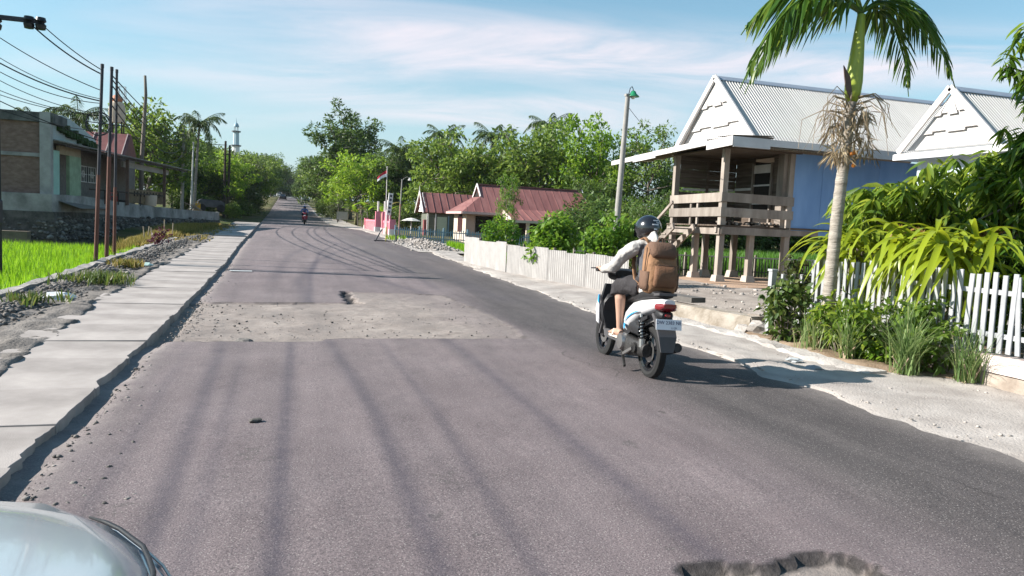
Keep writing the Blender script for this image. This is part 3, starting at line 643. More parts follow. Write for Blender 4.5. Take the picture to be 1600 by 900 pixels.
for i, (x, y, h, k, lf) in enumerate([(18.5, 79, 8.5, 'broad', G_dark), (25, 78, 8.8, 'broad', G_dark), (30.5, 70, 8.5, 'broad', G_dark), (33, 60, 7.5, 'mango', G_dark), (12.8, 92, 9, 'broad', G_dark), (23.5, 57, 5.2, 'mango', G_dark), (29.5, 50, 5.4, 'mango', G_dark), (26.0, 46.5, 4.4, 'mango', G_dark), (35, 53, 5.5, 'mango', G_dark), (40, 50, 5.0, 'broad', G_dark), (38, 58, 6.0, 'broad', G_dark), (46, 52, 5.4, 'broad', G_dark), (22.4, 46.5, 3.6, 'mango', G_mid)]):
    tree(k, i, x, y, h, 'dark tree filling in behind the houses on the right', leaf=lf, group='dark trees behind the right houses', rz=i*1.9)
coconut(-23.6, 80, 8.0, 'small coconut palm above the far left end of the brick building', 1, (.5, .2), .95)
coconut(-17.6, 75, 8.2, 'coconut palm whose ragged crown shows behind the crumbling parapet', 2, (-.3, .3), 1.05)
coconut(-7.9, 71, 8.1, 'coconut palm with full crown above the pale lamp post left of the road', 3, (.35, .2), .82)
coconut(14.4, 75, 9.3, 'coconut palm topping the big tree behind the wooden house', 4, (.3, 0), .9)
coconut(11.4, 79, 8.0, 'coconut palm half hidden left of the big tree', 5, (-.4, 0), .85)
coconut(19.4, 74, 9.6, 'coconut palm rising between the two big trees', 6, (.2, 0), .95)
coconut(25.0, 72, 10.9, 'tallest coconut palm, behind the pale green tree', 7, (-.3, 0), .95)
for i, (x, y, h, lf) in enumerate([(-5.2, 78, 1.5, G_mid), (-7.2, 76.5, 1.9, G_dark), (-9.4, 78, 2.4, G_dark), (-5.0, 86, 1.8, G_dark), (-5.0, 94, 1.9, G_dark), (-5.0, 103, 2.2, G_dark), (-5.0, 115, 2.2, G_dark), (-5.2, 128, 2.4, G_dark)]):
    tree('bush', i, x, y, h, 'low roadside shrub at the foot of the left tree row', 'shrub', lf, 'shrubs under the left tree row', i)
for i, (x, y, h, lf) in enumerate([(5.6, 93, 2.0, G_olive), (5.4, 101, 2.2, G_mid), (5.6, 112, 2.4, G_olive), (5.8, 125, 2.6, G_mid), (8.6, 75, 2.2, G_dark), (10.5, 72, 2.4, G_dark), (5.8, 140, 2.8, G_olive)]):
    tree('bush', i, x, y, h, 'low roadside shrub at the foot of the right tree row', 'shrub', lf, 'shrubs under the right tree row', i)

for i, (x, y, h, lf) in enumerate([(20, 46, 3.2, G_dark), (22.5, 48, 3.6, G_dark), (25, 44.5, 3.2, G_dark), (27.5, 46, 3.6, G_dark), (30, 45, 3.4, G_dark), (32.5, 46.5, 3.8, G_dark), (35, 45, 3.6, G_dark), (38, 46, 3.8, G_dark), (41, 46, 3.6, G_dark), (17.5, 44.5, 2.6, G_dark), (44.5, 46, 3.6, G_dark)]):
    tree('bush', i, x, y, h, 'dark hedge shrub beyond the green crop behind the stilt house', 'shrub', lf, 'hedge beyond the crop', i, 1.25)

for i, (x, y, h) in enumerate([(-6, 305, 5.5), (-2.5, 312, 5.0), (1, 316, 5.2), (4.5, 308, 5.4), (8, 300, 5.5), (-9, 298, 5.5)]):
    tree('bush', i, x, y, h, 'dark distant thicket where the road bends out of sight', 'shrub', G_dark, 'thicket at the end of the road', i, 1.2)
tree('broad', 1, 4.9, 104, 8.2, 'dark leafy tree filling in below the tall forked one', leaf=G_dark, group=RT, rz=.5)

# ------------------------------------------------------------------ rice field and grasses
def blades(rs, P, h, wd, lean, per):
    n = len(P)*per; B = np.repeat(P, per, 0) + np.concatenate([rs.randn(n, 2)*.035, np.zeros((n, 1))], 1)
    a = rs.uniform(0, 6.283, n); l = rs.uniform(.1, 1, n)*lean; H_ = np.repeat(np.asarray(h)*np.ones(len(P)), per)*rs.uniform(.75, 1.15, n)
    D = np.stack([np.cos(a)*l, np.sin(a)*l, np.ones(n)], -1); sd = np.stack([-np.sin(a), np.cos(a), 0*a], -1)*(np.asarray(wd)*np.ones(n))[:, None]/2
    tip = B + D*H_[:, None] - np.array([0, 0, 1.])*(l*l*H_*.35)[:, None]; mid_ = B + D*H_[:, None]*.5
    V = np.stack([B-sd*.6, B+sd*.6, mid_+sd, tip, mid_-sd], 1)
    b = 5*np.arange(n)[:, None]
    return V.reshape(-1, 3), np.concatenate([b+np.array([[0, 1, 2, 4]]), b+np.array([[4, 2, 3, 3]])], 0)
def blades_mesh(name, V, Fc, m):
    q = Fc[Fc[:, 2] != Fc[:, 3]]; t3 = Fc[Fc[:, 2] == Fc[:, 3]][:, :3]
    F3 = np.concatenate([q[:, [0, 1, 2]], q[:, [0, 2, 3]], t3]); return mesh_np(name, V, F3, m)
rs = np.random.RandomState(3); P = []
for (d0, d1, st) in ((6, 16, .15), (16, 26, .19), (26, 47, .26)):
    X, Y = np.meshgrid(np.arange(-4.5, -26, -st), np.arange(d0, d1, st)); X = X.ravel(); Y = Y.ravel()
    k = (X > -.33*Y-1.0); P.append(np.stack([X[k]+rs.randn(k.sum())*.03, Y[k]+rs.randn(k.sum())*.03, zt(X[k], Y[k])], -1))
P = np.concatenate(P); edge = (P[:, 1] < 35.5+(P[:, 0]+10)*.28+npn(P[:, 0], P[:, 1], .8, 50)) & ~((P[:, 0] > -7.5) & (P[:, 1] > 26+(-4.5-P[:, 0])*3.2)); P = P[edge]
hh = .40 + .035*npn(P[:, 0], P[:, 1], .6, 51)
print('rice tufts', len(P))
V, Fc = blades(rs, P, hh, .022, .42, 7)
tag(link('rice', blades_mesh('rice', V, Fc, G_rice)), 'bright green young rice filling the field on the left', 'rice', kind='stuff')
grid_obj('rice_field_mud', np.arange(-40, -4.3, 1.0), np.arange(-6, 40, 1.), lambda X, Y: zt(X, Y)+.05, mat('field_mud', (.05, .075, .015), .7, .3, 2, .3, 20))
# small rice plot beyond the corrugated fence and the field behind the stilt house
def plot(name, poly, st, h, label, seed, m=G_rice, wd=.03, per=6, lean=.4):
    rs = np.random.RandomState(seed); xs_, ys_ = [p[0] for p in poly], [p[1] for p in poly]
    X, Y = np.meshgrid(np.arange(min(xs_), max(xs_), st), np.arange(min(ys_), max(ys_), st)); X, Y = X.ravel(), Y.ravel(); k = inpoly(X, Y, poly); X, Y = X[k]+rs.randn(k.sum())*st*.3, Y[k]+rs.randn(k.sum())*st*.3
    V, Fc = blades(rs, np.stack([X, Y, zt(X, Y)], -1), h, wd, lean, per)
    return tag(link(name, blades_mesh(name, V, Fc, m)), label, 'grass', kind='stuff')
plot('grass', [(6.6, 26), (9.5, 24.5), (12, 36), (7.4, 36)], .16, .38, 'bright green patch of grass left of the corrugated fence', 11)
plot('rice', [(12, 27.5), (36, 27.5), (44, 44), (13, 42)], .34, .8, 'tall green crop behind the fence under the stilt house', 12, leafmat('leaf_crop', [(.05, .13, .012), (.08, .19, .02), (.12, .25, .03)], .4), .06, 6)
# dry grass bank at the end of the field
rs = np.random.RandomState(21); n = 2600; u, v = rs.rand(n), rs.rand(n)
yb = 27 + 30*u; xb = -4.6 - v*(.3+2.6*u*(1-u)*1.6+.5); zb = zr(yb) - .02 + .25*np.sin(np.pi*np.clip(v*1.1, 0, 1))*np.sin(np.pi*u) - .35*v
V, Fc = blades(rs, np.stack([xb, yb, zb-.1], -1), .42*(.6+.6*npn(xb, yb, .5, 52)**2+.2), .03, .7, 7)
tag(link('dry_grass', blades_mesh('dry_grass', V, Fc, G_dry)), 'tawny dry grass covering the bank at the end of the rice field', 'grass', kind='stuff')
by = np.linspace(26, 58, 30)
grid_obj('grass_bank', np.linspace(-8.2, -4.3, 16), by, lambda X, Y: zr(Y) - .12 + .3*np.sin(np.pi*np.clip((-4.3-X)/3.9, 0, 1))*np.sin(np.pi*(Y-26)/32) - .5*sst(-4.8, -8.2, X) - 1.2*sst(.3, 1.2, (-4.6-X)-np.clip((Y-25)*.16, 0, 9)), mat('bank_soil', (.12, .095, .03), .95, 0, 2, .8, 20, col2=(.26, .20, .08)))
rs = np.random.RandomState(22); n = 260; yb = 30+26*rs.rand(n); V, Fc = blades(rs, np.stack([-3.75+.35*rs.randn(n), yb, zr(yb)+.02], -1), .13, .03, .9, 6)
tag(link('verge_grass', blades_mesh('verge_grass', V, Fc, G_dry)), 'thin yellowing grass on the gravel beside the far concrete strip', 'grass', kind='stuff')
# ------------------------------------------------------------------ left side: walls, buildings, poles
plaster = mat('stained_plaster', (.16, .158, .15), .92, 0, 1.2, .5, 30, col2=(.38, .38, .36), detail=8)
brick = mat('raw_brick', (.15, .098, .076), .95, 0, 5, .8, 22, col2=(.25, .175, .145), stretch=(.8, 1, 1.7), detail=10)
dark_wood = mat('dark_wood', (.055, .042, .034), .85, .3, 5, .4, 30)
def fac(y, out=0.): return -10.24 + .1455*(y-38) + out      # plan line of the left facade
b_ = empty('brick_building', (-11.5, 40, 1.1), 0, 'unfinished brick building with a dark stained roof slab, at the left edge', 'building')
def P_(m): return m                                          # children are placed in world numbers: undo the parent's offset
def wpart(mb, name, m, parent, **k):
    o = mb.build(name, m, parent, **k); o.location = -Vector(parent.location) if not any(parent.rotation_euler) else o.location; return o
wpart(MB().box((-13.75, 38.15, 3.2), (6.6, .22, 4.2)), 'brick_wall', brick, b_)
wpart(MB().box((-13.75, 38.1, 3.62), (6.7, .3, .16)), 'tie_beam', plaster, b_)
wpart(MB().box((-13.75, 38.1, 1.15), (6.7, .34, .3)), 'ground_beam', plaster, b_)
wpart(MB().box((-10.32, 38.1, 3.35), (.42, .44, 4.3)), 'corner_pillar', mat('grey_plaster', (.26, .262, .25), .9, 0, 2, .4, 30, col2=(.38, .385, .37)), b_)
wpart(MB().box((-13.6, 39.0, 5.27), (7.2, 2.2, .42)), 'roof_slab', mat('black_mould', (.045, .048, .045), .95, 0, 1.5, .6, 20, col2=(.16, .165, .155), detail=8), b_)
wpart(MB().prism([(-.2, 4.25), (5.3, 4.35), (5.5, 4.75), (5.1, 4.95), (4.2, 5.15), (2.5, 5.5), (1.6, 5.6), (.9, 5.5), (-.2, 5.45)], .2, ((fac(38)-.2, 38.2, 0), (.1440, .9896, 0), (0, 0, 1))), 'broken_parapet', mat('pale_mouldy_plaster', (.33, .40, .40), .9, 0, 1.0, .4, 25, col2=(.48, .53, .52), detail=7), b_)
ms = MB(); rs_ = random.Random(4)
for k in range(14): ms.box((fac(39.3+k*.3)-.02, 39.3+k*.3, 4.98-.045*k+rs_.uniform(-.08, .08)), (.25, .34, rs_.uniform(.2, .45)), Matrix.Rotation(rs_.uniform(-.3, .3), 3, 'X'))
wpart(ms, 'moss', mat('moss', (.03, .06, .015), .95, .4, 6, .8, 30), b_)
teal = mat('teal_paint', (.30, .50, .44), .7, .08, 2)
# veranda house running along the terrace
h_ = empty('veranda_house', (-9.5, 46, 1.9), 0, 'low veranda house with a long thin tin roof and teal end wall', 'house')
def along(y0, y1, z0, z1, out=0., th=.15):
    a, c = Vector((fac(y0, out), y0, (z0+z1)/2)), Vector((fac(y1, out), y1, (z0+z1)/2)); return MB().beam(a, c, th, z1-z0)
wpart(along(38.35, 38.95, 1.93, 3.9), 'teal_wall', teal, h_)
wpart(along(38.95, 39.95, 1.93, 3.75, -.35, .06), 'door', mat('dark_door', (.025, .022, .02), .6, .3), h_)
wpart(along(38.95, 41.2, 3.78, 4.15), 'lintel', mat('dim_cream', (.34, .28, .20), .85, .1), h_)
wpart(along(39.95, 41.2, 1.93, 3.78, .01), 'shutter', mat('sage_paint', (.24, .33, .22), .8, .15, 3), h_)
wpart(along(41.1, 47.3, 1.9, 4.2, -1.5, .14), 'back_wall', mat('dim_grey_wall', (.185, .172, .155), .9, .15), h_)
wpart(along(47.3, 55.5, 1.9, 4.2, -2.6, .14), 'back_wall', _M['dim_grey_wall'], h_)
for k, yw in enumerate((45.2, 46.35)):
    f = wpart(along(yw-.48, yw+.48, 2.75, 3.55, -1.40, .06), 'window', mat('night_glass', (.02, .022, .025), .2, .1, spec=.5), h_)
    g = MB()
    for j in range(5):
        yy = yw-.46+.23*j; g.box((fac(yy, -1.345), yy, 3.15), (.03, .04, .82))
    for zz in (2.74, 3.15, 3.56): g.beam((fac(yw-.5, -1.345), yw-.5, zz), (fac(yw+.5, -1.345), yw+.5, zz), .03, .05)
    g.lathe([(.17, -.02), (.2, -.02), (.2, .02), (.17, .02)], 10, (fac(yw, -1.34), yw, 3.15), 'x', True)
    q = g.build('grille', mat('white_grille', (.62, .63, .62), .6, .05), f)
wpart(along(38.3, 57, 1.6, 4.85, -3.15, .12), 'rear_wall', _M['dim_grey_wall'], h_)
rf = MB(); y0_, y1_ = 38.1, 57.5
def rp(y, out, z): return Vector((fac(y, out), y, z))
rf.loft([[rp(y, .75, 4.22), rp(y, .75, 4.27), rp(y, -3.2 if y < 57 else -2.2, 4.95 if y < 57 else 4.7), rp(y, -3.2 if y < 57 else -2.2, 4.89 if y < 57 else 4.65)] for y in (38.3, 45, 52, 55, 57.5)])
wpart(rf, 'roof', mat('weathered_tin', (.16, .155, .15), .6, 0, 2, .3, 10, metal=.3, col2=(.28, .27, .265)), h_)
wpart(along(38.3, 57, 4.08, 4.19, .62, .07), 'eave_beam', dark_wood, h_)
for yy in (52.9, 46.4): wpart(MB().beam((fac(yy, .4), yy, 1.6), (fac(yy, .4), yy, 4.15), .16, .16, (1, 0, 0)), 'post', mat('brown_post', (.17, .11, .085), .8, .15), h_)
wpart(along(46.5, 54.6, 3.72, 4.02, .1, .12), 'fascia', mat('pale_fascia', (.36, .34, .31), .8, .1), h_)
pw = along(47.3, 54.0, 1.75, 2.55, .1, .14); wpart(pw, 'veranda_parapet', mat('ochre_wall', (.20, .15, .09), .85, .15, 3), h_)
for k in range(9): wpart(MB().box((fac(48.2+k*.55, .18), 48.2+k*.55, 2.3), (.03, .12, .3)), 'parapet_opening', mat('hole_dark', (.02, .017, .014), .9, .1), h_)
wpart(along(41.3, 52.8, 2.26, 2.33, .42, .05), 'rail', dark_wood, h_)
for yy in (43.2, 45, 48.4, 50.6): wpart(MB().beam((fac(yy, .42), yy, 1.6), (fac(yy, .42), yy, 2.33), .06, .06, (1, 0, 0)), 'rail_post', dark_wood, h_)
# red roof and tank behind
rr = empty('red_roof_house', (-13, 60, 1.2), 0, 'small maroon tin roof showing behind the veranda house', 'house')
wpart(MB().prism([(-2.4, 4.9), (2.4, 4.9), (0, 6.7)], 4.6, ((-13.3, 60.5, 0), (0, 1, 0), (0, 0, 1))), 'roof', mat('maroon_tin', (.17, .065, .06), .65, .15, 2, .2, 15, isl=.1), rr)
wpart(MB().box((-13.3, 60.5, 3), (4.4, 4.2, 3.8)), 'wall', mat('dim_grey_wall', (.3, .3, .3)), rr)
for k in range(5): wpart(MB().beam((-15.4+k*1.05, 58.15, 4.98), (-15.4+k*1.05, 60.45, 6.72), .06, .05), 'roof_seam', mat('pale_seam', (.42, .33, .31), .7, .1), rr)
tk = empty('water_tank', (-13.0, 66, 1.2), 0, 'cream water tank with orange lid above the maroon roof', 'tank')
wpart(MB().lathe([(0, 7.2), (.55, 7.2), (.6, 7.6), (.6, 8.3), (.5, 8.7), (.35, 8.8)], 14, (-13.0, 66, .8)), 'tank_body', mat('cream_tank', (.55, .45, .34), .6, .08), tk, smooth=True)
wpart(MB().lathe([(.36, 8.8), (.42, 9.0), (.3, 9.25), (.12, 9.35), (.1, 9.6), (0, 9.65)], 12, (-13.0, 66, .8)), 'lid', mat('orange_lid', (.45, .17, .09), .6, .1), tk, smooth=True)
tb = MB()
for sx in (-.4, .4):
    for sy in (-.4, .4): tb.beam((-13+sx, 66+sy, 1.0), (-13+sx, 66+sy, 8.05), .1, .1, (1, 0, 0))
wpart(tb, 'stand', dark_wood, tk)
# retaining wall: plaster on rubble stone
rw = empty('retaining_wall', (-8, 46, 0), 0, 'long stone retaining wall with a grey plastered top behind the rice field', 'wall')
wpath = [(-17, 37.55, 1.93), (-10.0, 37.6, 1.93), (-9.62, 41, 1.93), (-8.8, 46, 1.75), (-8.0, 50, 1.62), (-7.0, 55, 1.5), (-5.3, 59.8, 1.42), (-5.2, 64, 1.4)]
top = MB(); low = MB(); rs_ = random.Random(6); tr, lr = [], []
for k in range(len(wpath)-1):
    (xa, ya, za), (xb2, yb2, zb2) = wpath[k], wpath[k+1]
    for s in range(6 if k else 3):
        t = s/(6 if k else 3); x, y, z = xa+(xb2-xa)*t, ya+(yb2-ya)*t, za+(zb2-za)*t
        zz = z-.78 if z > 1.6 else z-.62
        tr.append([Vector((x-.35, y+.12, zz)), Vector((x+.02, y-.02, zz)), Vector((x, y, z+rs_.uniform(-.02, .02))), Vector((x-.35, y+.14, z))])
        lr.append([Vector((x-.5, y+.2, -.5)), Vector((x+.28, y-.2, -.5)), Vector((x+.08+rs_.uniform(-.04, .04), y-.06, zz)), Vector((x-.5, y+.2, zz))])
top.loft(tr); low.loft(lr)
wpart(top, 'plastered_top', plaster, rw); wpart(low, 'rubble_core', mat('dark_stone_wall', (.035, .033, .03), .95, 0, 3, .8, 20, col2=(.13, .122, .11), detail=8), rw)
def f_wall(rs):
    k = rs.randint(0, len(wpath)-2); t = rs.rand(); a, c = wpath[k], wpath[k+1]; x, y = a[0]+(c[0]-a[0])*t, a[1]+(c[1]-a[1])*t; zz = -.1+1.0*rs.rand()**1.3
    return (x+.28-.18*zz+(0 if k else -.02), y-.2+.12*zz, zz)
so_ = rocks('facing_stones', 1100, f_wall, (.05, .16), mat('wall_stone', (.085, .08, .072), .92, 0, 6, .5, 30, col2=(.26, .25, .23), isl=.5), None, None, 9); so_.parent = rw; so_.location = -Vector(rw.location)
# low bund at the foot of the wall
tag(MB().box((-14.2, 36.3, .05), (7.4, .5, .5)).build('stone_ledge', mat('ledge_dirt', (.16, .13, .10), .95, .3, 2, .6, 20)), 'low earth topped stone ledge at the foot of the retaining wall', 'ledge')
grid_obj('terrace', np.linspace(-17, -9.0, 6), np.linspace(38.3, 66, 14), lambda X, Y: np.where(X < fac(Y)-.2, 1.88, 1.35)+0*X, mat('terrace_floor', (.2, .18, .16), .9, .2))
# clutter on the wall
def chair(x, y, z, rz, m, label):
    e = empty('plastic_chair', (x, y, z), rz, label, 'chair')
    MB().box((0, 0, .42), (.42, .42, .04)).build('seat', m, e); MB().box((0, .2, .68), (.40, .04, .42)).build('backrest', m, e)
    for sx in (-1, 1):
        for sy in (-1, 1): MB().beam((sx*.2, sy*.2, 0), (sx*.17, sy*.17, .42), .045, .045, (1, 0, 0)).build('leg', m, e)
        MB().beam((sx*.21, -.18, .6), (sx*.21, .2, .62), .04, .03).build('arm', m, e)
chair(fac(45.9, -.1), 45.9, 1.62, 1.9, mat('red_plastic', (.42, .04, .05), .4, .05, spec=.5), 'red plastic chair on the veranda terrace')
MBb = MB().lathe([(0, 0), (.38, 0), (.42, .3), (.42, .62), (.40, .66), (.36, .66), (.36, .6), (0, .6)], 14)
tag(MBb.build('tub', mat('cream_plastic', (.55, .43, .33), .6, .06), loc=(fac(50.4, .3), 50.4, 1.62), smooth=True), 'cream plastic tub standing on the wall before the veranda', 'tub')
yb_ = empty('jerrycan', (fac(58.5, .95), 58.6, 1.43), .3, 'yellow plastic can at the right end of the plastered wall', 'can')
MB().box((0, 0, .28), (.42, .3, .56), taper=.92).build('can_body', mat('yellow_plastic', (.62, .33, .02), .45, .06), yb_, bevel=.03); MB().tube([(-.1, 0, .56), (-.08, 0, .66), (.08, 0, .66), (.1, 0, .56)], .025, 6).build('handle', _M['yellow_plastic'], yb_)
tz = empty('covered_cart', (-5.9, 64, 1.4), .2, 'small cart under a dark tarpaulin at the end of the wall', 'cart')
MB().prism([(-1.0, .35), (1.0, .35), (1.0, .75), (.7, .92), (-.75, .98), (-1.0, .8)], .9, ((0, 0, 0), (1, 0, 0), (0, 0, 1))).build('tarpaulin', mat('tarp', (.06, .065, .07), .6, .3, 3, .5, 8), tz, bevel=.04)
for sx in (-.7, .7): MB().lathe([(0, -.06), (.3, -.06), (.32, 0), (.3, .06), (0, .06)], 14, (sx, -.4, .3), 'y').build('wheel', mat('rubber', (.02, .02, .02), .85, .2), tz)
sw = empty('stacked_timber', (-6.4, 57.6, 1.45), 0, 'leaning heap of pale timber offcuts on the plastered wall', 'timber'); rs_ = random.Random(2)
for k in range(8): MB().beam((rs_.uniform(-.5, .5), rs_.uniform(-.2, .2), .02), (rs_.uniform(-.7, .7), rs_.uniform(-.3, .3), rs_.uniform(.25, .6)), .07, .05).build('stick', mat('pale_timber', (.34, .27, .2), .85, .2), sw)
# poles
rust = mat('rusty_pole', (.10, .045, .035), .7, 0, 4, .4, 30, metal=.2, col2=(.17, .075, .055), stretch=(1, 1, .25)); steel_d = mat('dark_steel', (.045, .045, .055), .55, .2, 4, metal=.3)
conc_p = mat('pole_concrete', (.30, .285, .265), .85, .12, 3, .3, 40); wood_p = mat('pole_wood', (.17, .145, .12), .9, .2, 4, .4, 20, stretch=(1, 1, .2))
def two_tone(name, base, top, r0, r1, zsplit, label, m0=rust, m1=steel_d, group=None):
    e = empty(name, base, 0, label, 'pole', group); a, c = Vector((0, 0, -.2)), Vector(top)-Vector(base); md = a.lerp(c, zsplit)
    MB().tube([a, md], [r0, (r0+r1)/2], 10).build('lower_tube', m0, e, smooth=True); MB().tube([md, c], [(r0+r1)/2*.86, r1*.86], 10).build('upper_tube', m1, e, smooth=True)
    MB().lathe([(0, .06), (r1, .05), (r1, -.04), (r1*.8, -.05)], 10, c).build('cap', m1, e); return e
PG = 'steel poles at the field edge'
two_tone('steel_pole', (-4.48, 20.3, -.3), (-4.32, 20.3, 4.87), .048, .04, .52, 'leftmost of the three steel poles standing at the edge of the rice field', group=PG)
two_tone('steel_pole', (-4.46, 21.35, -.3), (-4.34, 21.4, 5.0), .05, .042, .60, 'middle of the three steel poles, rust red to above the roof line', group=PG)
two_tone('steel_pole', (-4.66, 23.3, -.3), (-4.6, 23.3, 5.25), .044, .038, .45, 'rightmost and thinnest of the three steel poles at the field edge', group=PG)
co_ = empty('cable_coil', (-4.38, 20.85, 3.5), 0, 'ring of coiled black cable hung on the three steel poles', 'cable')
cm = MB()
for k in range(2): cm.tube([(.0+.02*k+cos(t*2*pi/24)*(.26+.01*k), -.7, sin(t*2*pi/24)*(.27+.01*k)) for t in range(25)], .011, 5, cap=False)
cm.build('coil', steel_d, co_); MB().tube([(-.28, -.7, .03), (.5, -.2, .03)], .012, 5).build('bracket', steel_d, co_)
ep = empty('utility_pole', (-6.64, 20.5, -.4), 0, 'dark utility pole with a crossarm cut by the left picture edge', 'pole')
MB().tube([(0, 0, 0), (.02, 0, 6.7)], [.15, .10], 12).build('shaft', mat('dark_pole', (.035, .032, .032), .8, .2), ep, smooth=True)
MB().box((.35, -.14, 6.16), (1.35, .09, .1)).build('crossarm', steel_d, ep)
for xx in (.12, .78, 1.02): MB().lathe([(0, -.17), (.10, -.15), (.12, -.05), (.07, 0), (.12, .04), (.10, .12), (0, .14)], 10, (xx, -.14, 6.13 if xx > .5 else 6.03)).build('insulator', mat('black_insulator', (.012, .012, .014), .35, .1, spec=.5), ep, smooth=True)
MB().lathe([(.14, 1.4), (.17, 1.45), (.17, 1.95), (.14, 2.0)], 10).build('clamp_band', steel_d, ep)
lp = empty('leaning_pole', (-10.6, 62, 1.0), 0, 'bare leaning wooden pole sticking up behind the veranda house', 'pole')
MB().tube([(0, 0, 0), (.05, 0, 4), (.22, 0, 7.2), (.30, 0, 8.8), (.24, 0, 10.2)], [.17, .15, .13, .11, .09], 8).build('shaft', wood_p, lp, smooth='all')
up = empty('utility_pole', (-9.4, 75, .9), 0, 'concrete utility pole with a crossarm behind the veranda house', 'pole')
MB().tube([(0, 0, 0), (.12, 0, 8.0)], [.17, .11], 10).build('shaft', conc_p, up, smooth=True); MB().box((.1, 0, 7.3), (1.9, .1, .1)).build('crossarm', steel_d, up)
for xx in (-.75, -.25, .5, .95): MB().lathe([(.0, 0), (.07, .02), (.05, .1), (.08, .16), (0, .24)], 8, (xx, 0, 7.34)).build('insulator', _M['black_insulator'], up)
two_tone('lamp_post', (-8.05, 70, .9), (-7.9, 70, 7.2), .10, .07, .5, 'slim pale lamp post under the coconut palm left of the road', mat('pale_post', (.45, .45, .43), .7, .08), _M['pale_post'])
dp = empty('twin_pole', (-6.0, 80, .6), 0, 'dark twin timber pole with many brackets by the near end of the left tree row', 'pole')
for xx in (-.18, .2): MB().tube([(xx, 0, 0), (xx*1.05+.1, 0, 7.6-xx)], [.14, .10], 8).build('shaft', mat('creosote', (.06, .045, .035), .85, .2), dp, smooth=True)
for k in range(6): MB().box((.06, 0, 2.2+k*.85), (.8, .1, .08)).build('bracket', steel_d, dp)
# telecom mast, minaret
tw = empty('telecom_mast', (-28.8, 150, 2), .4, 'pale lattice telecom mast far off behind the three steel poles', 'tower'); mg = mat('pale_lattice', (.42, .46, .50), .6, .05); hgt_ = 20.5
for k in range(4):
    a = pi/4+k*pi/2; MB().beam((cos(a)*1.1, sin(a)*1.1, 0), (cos(a)*.75, sin(a)*.75, hgt_), .10, .10, (1, 0, 0)).build('leg', mg, tw)
for k in range(11):
    z0 = k*hgt_/11; z1 = z0+hgt_/11; br = MB()
    for j in range(4):
        a, c = pi/4+j*pi/2, pi/4+(j+1)*pi/2; r0_, r1_ = 1.1-.35*z0/hgt_, 1.1-.35*z1/hgt_
        br.beam((cos(a)*r0_, sin(a)*r0_, z0), (cos(c)*r1_, sin(c)*r1_, z1), .05, .05); br.beam((cos(a)*r1_, sin(a)*r1_, z1), (cos(c)*r1_, sin(c)*r1_, z1), .05, .05)
    br.build('bracing', mg, tw)
mn = empty('minaret', (-12.8, 200, 4.5), 0, 'white and pale blue minaret rising above the trees left of the road', 'minaret')
wm = mat('white_wall', (.72, .72, .70), .7, .06); bm_ = mat('pale_blue_wall', (.42, .55, .60), .7, .08)
MB().lathe([(.95, 0), (.85, 13.0), (0, 13.0)], 8).build('lower_shaft', wm, mn); MB().lathe([(0, 12.9), (1.2, 12.95), (1.25, 13.25), (.8, 13.3)], 8).build('lower_balcony', mat('dark_ring', (.16, .17, .18), .7, .1), mn)
MB().lathe([(.72, 13.2), (.66, 16.6), (0, 16.6)], 8).build('upper_shaft', bm_, mn); MB().lathe([(0, 16.3), (1.05, 16.4), (1.1, 16.7), (.6, 16.75)], 8).build('upper_balcony', _M['dark_ring'], mn)
for k in range(6): MB().beam((cos(k*pi/3)*.45, sin(k*pi/3)*.45, 16.7), (cos(k*pi/3)*.45, sin(k*pi/3)*.45, 17.7), .12, .12, (1, 0, 0)).build('column', wm, mn)
MB().lathe([(.65, 17.7), (.62, 17.95), (.5, 18.3), (.28, 18.6), (.1, 18.75), (.05, 19.3), (0, 20.0)], 10).build('dome', mat('blue_dome', (.25, .38, .45), .5, .08), mn, smooth=True)
# overhead cables
def cable(a, c, sag, r, label, group='overhead cables'):
    a, c = Vector(a), Vector(c); pts = [a.lerp(c, t/14) - Vector((0, 0, sag*4*(t/14)*(1-t/14))) for t in range(15)]
    o = MB().tube(pts, r, 4).build('overhead_cable', mat('cable_black', (.02, .02, .024), .6, .1)); return tag(o, label, 'cable', group)
lab1 = 'thin dark overhead cable between the cut off utility pole and the three steel poles'
for (z0, z1, sg, r) in [(5.33, 4.3, .08, .010), (4.87, 4.1, .12, .008), (4.75, 4.05, .1, .015), (4.55, 4.0, .14, .009), (4.35, 3.75, .12, .008), (4.12, 3.72, .1, .008), (4.02, 3.7, .08, .008), (3.88, 3.1, .05, .011), (3.68, 3.35, .09, .008)]:
    cable((-6.5, 20.4, z0), (-4.34, 20.35, z1), sg, r, lab1)
cable((-5.62, 20.35, 5.72), (-4.33, 20.33, 4.78), .06, .011, 'overhead cable from the crossarm insulator to the leftmost steel pole top')
cable((-5.9, 20.35, 5.75), (-4.33, 20.33, 4.68), .10, .016, 'thicker overhead cable sagging from the crossarm to the leftmost steel pole top')
lab2 = 'thin dark overhead cable running from the steel poles to the pole behind the veranda house'
for (z0, z1, sg) in [(4.75, 8.2, .9), (4.6, 8.0, 1.0), (4.3, 7.6, 1.2), (4.1, 6.9, 1.3), (4.85, 8.3, .5)]:
    cable((-4.34, 21.4, z0), (-9.4+.2*z0/4, 75, z1), sg, .02, lab2, 'far overhead cables')
for i, (z0, z1) in enumerate([(8.1, 8.0), (7.5, 6.5)]): cable((-9.3, 75, z0), (-5.95, 80, z1), .2, .03, 'dark overhead cable between the two poles at the start of the left tree row', 'row cables')
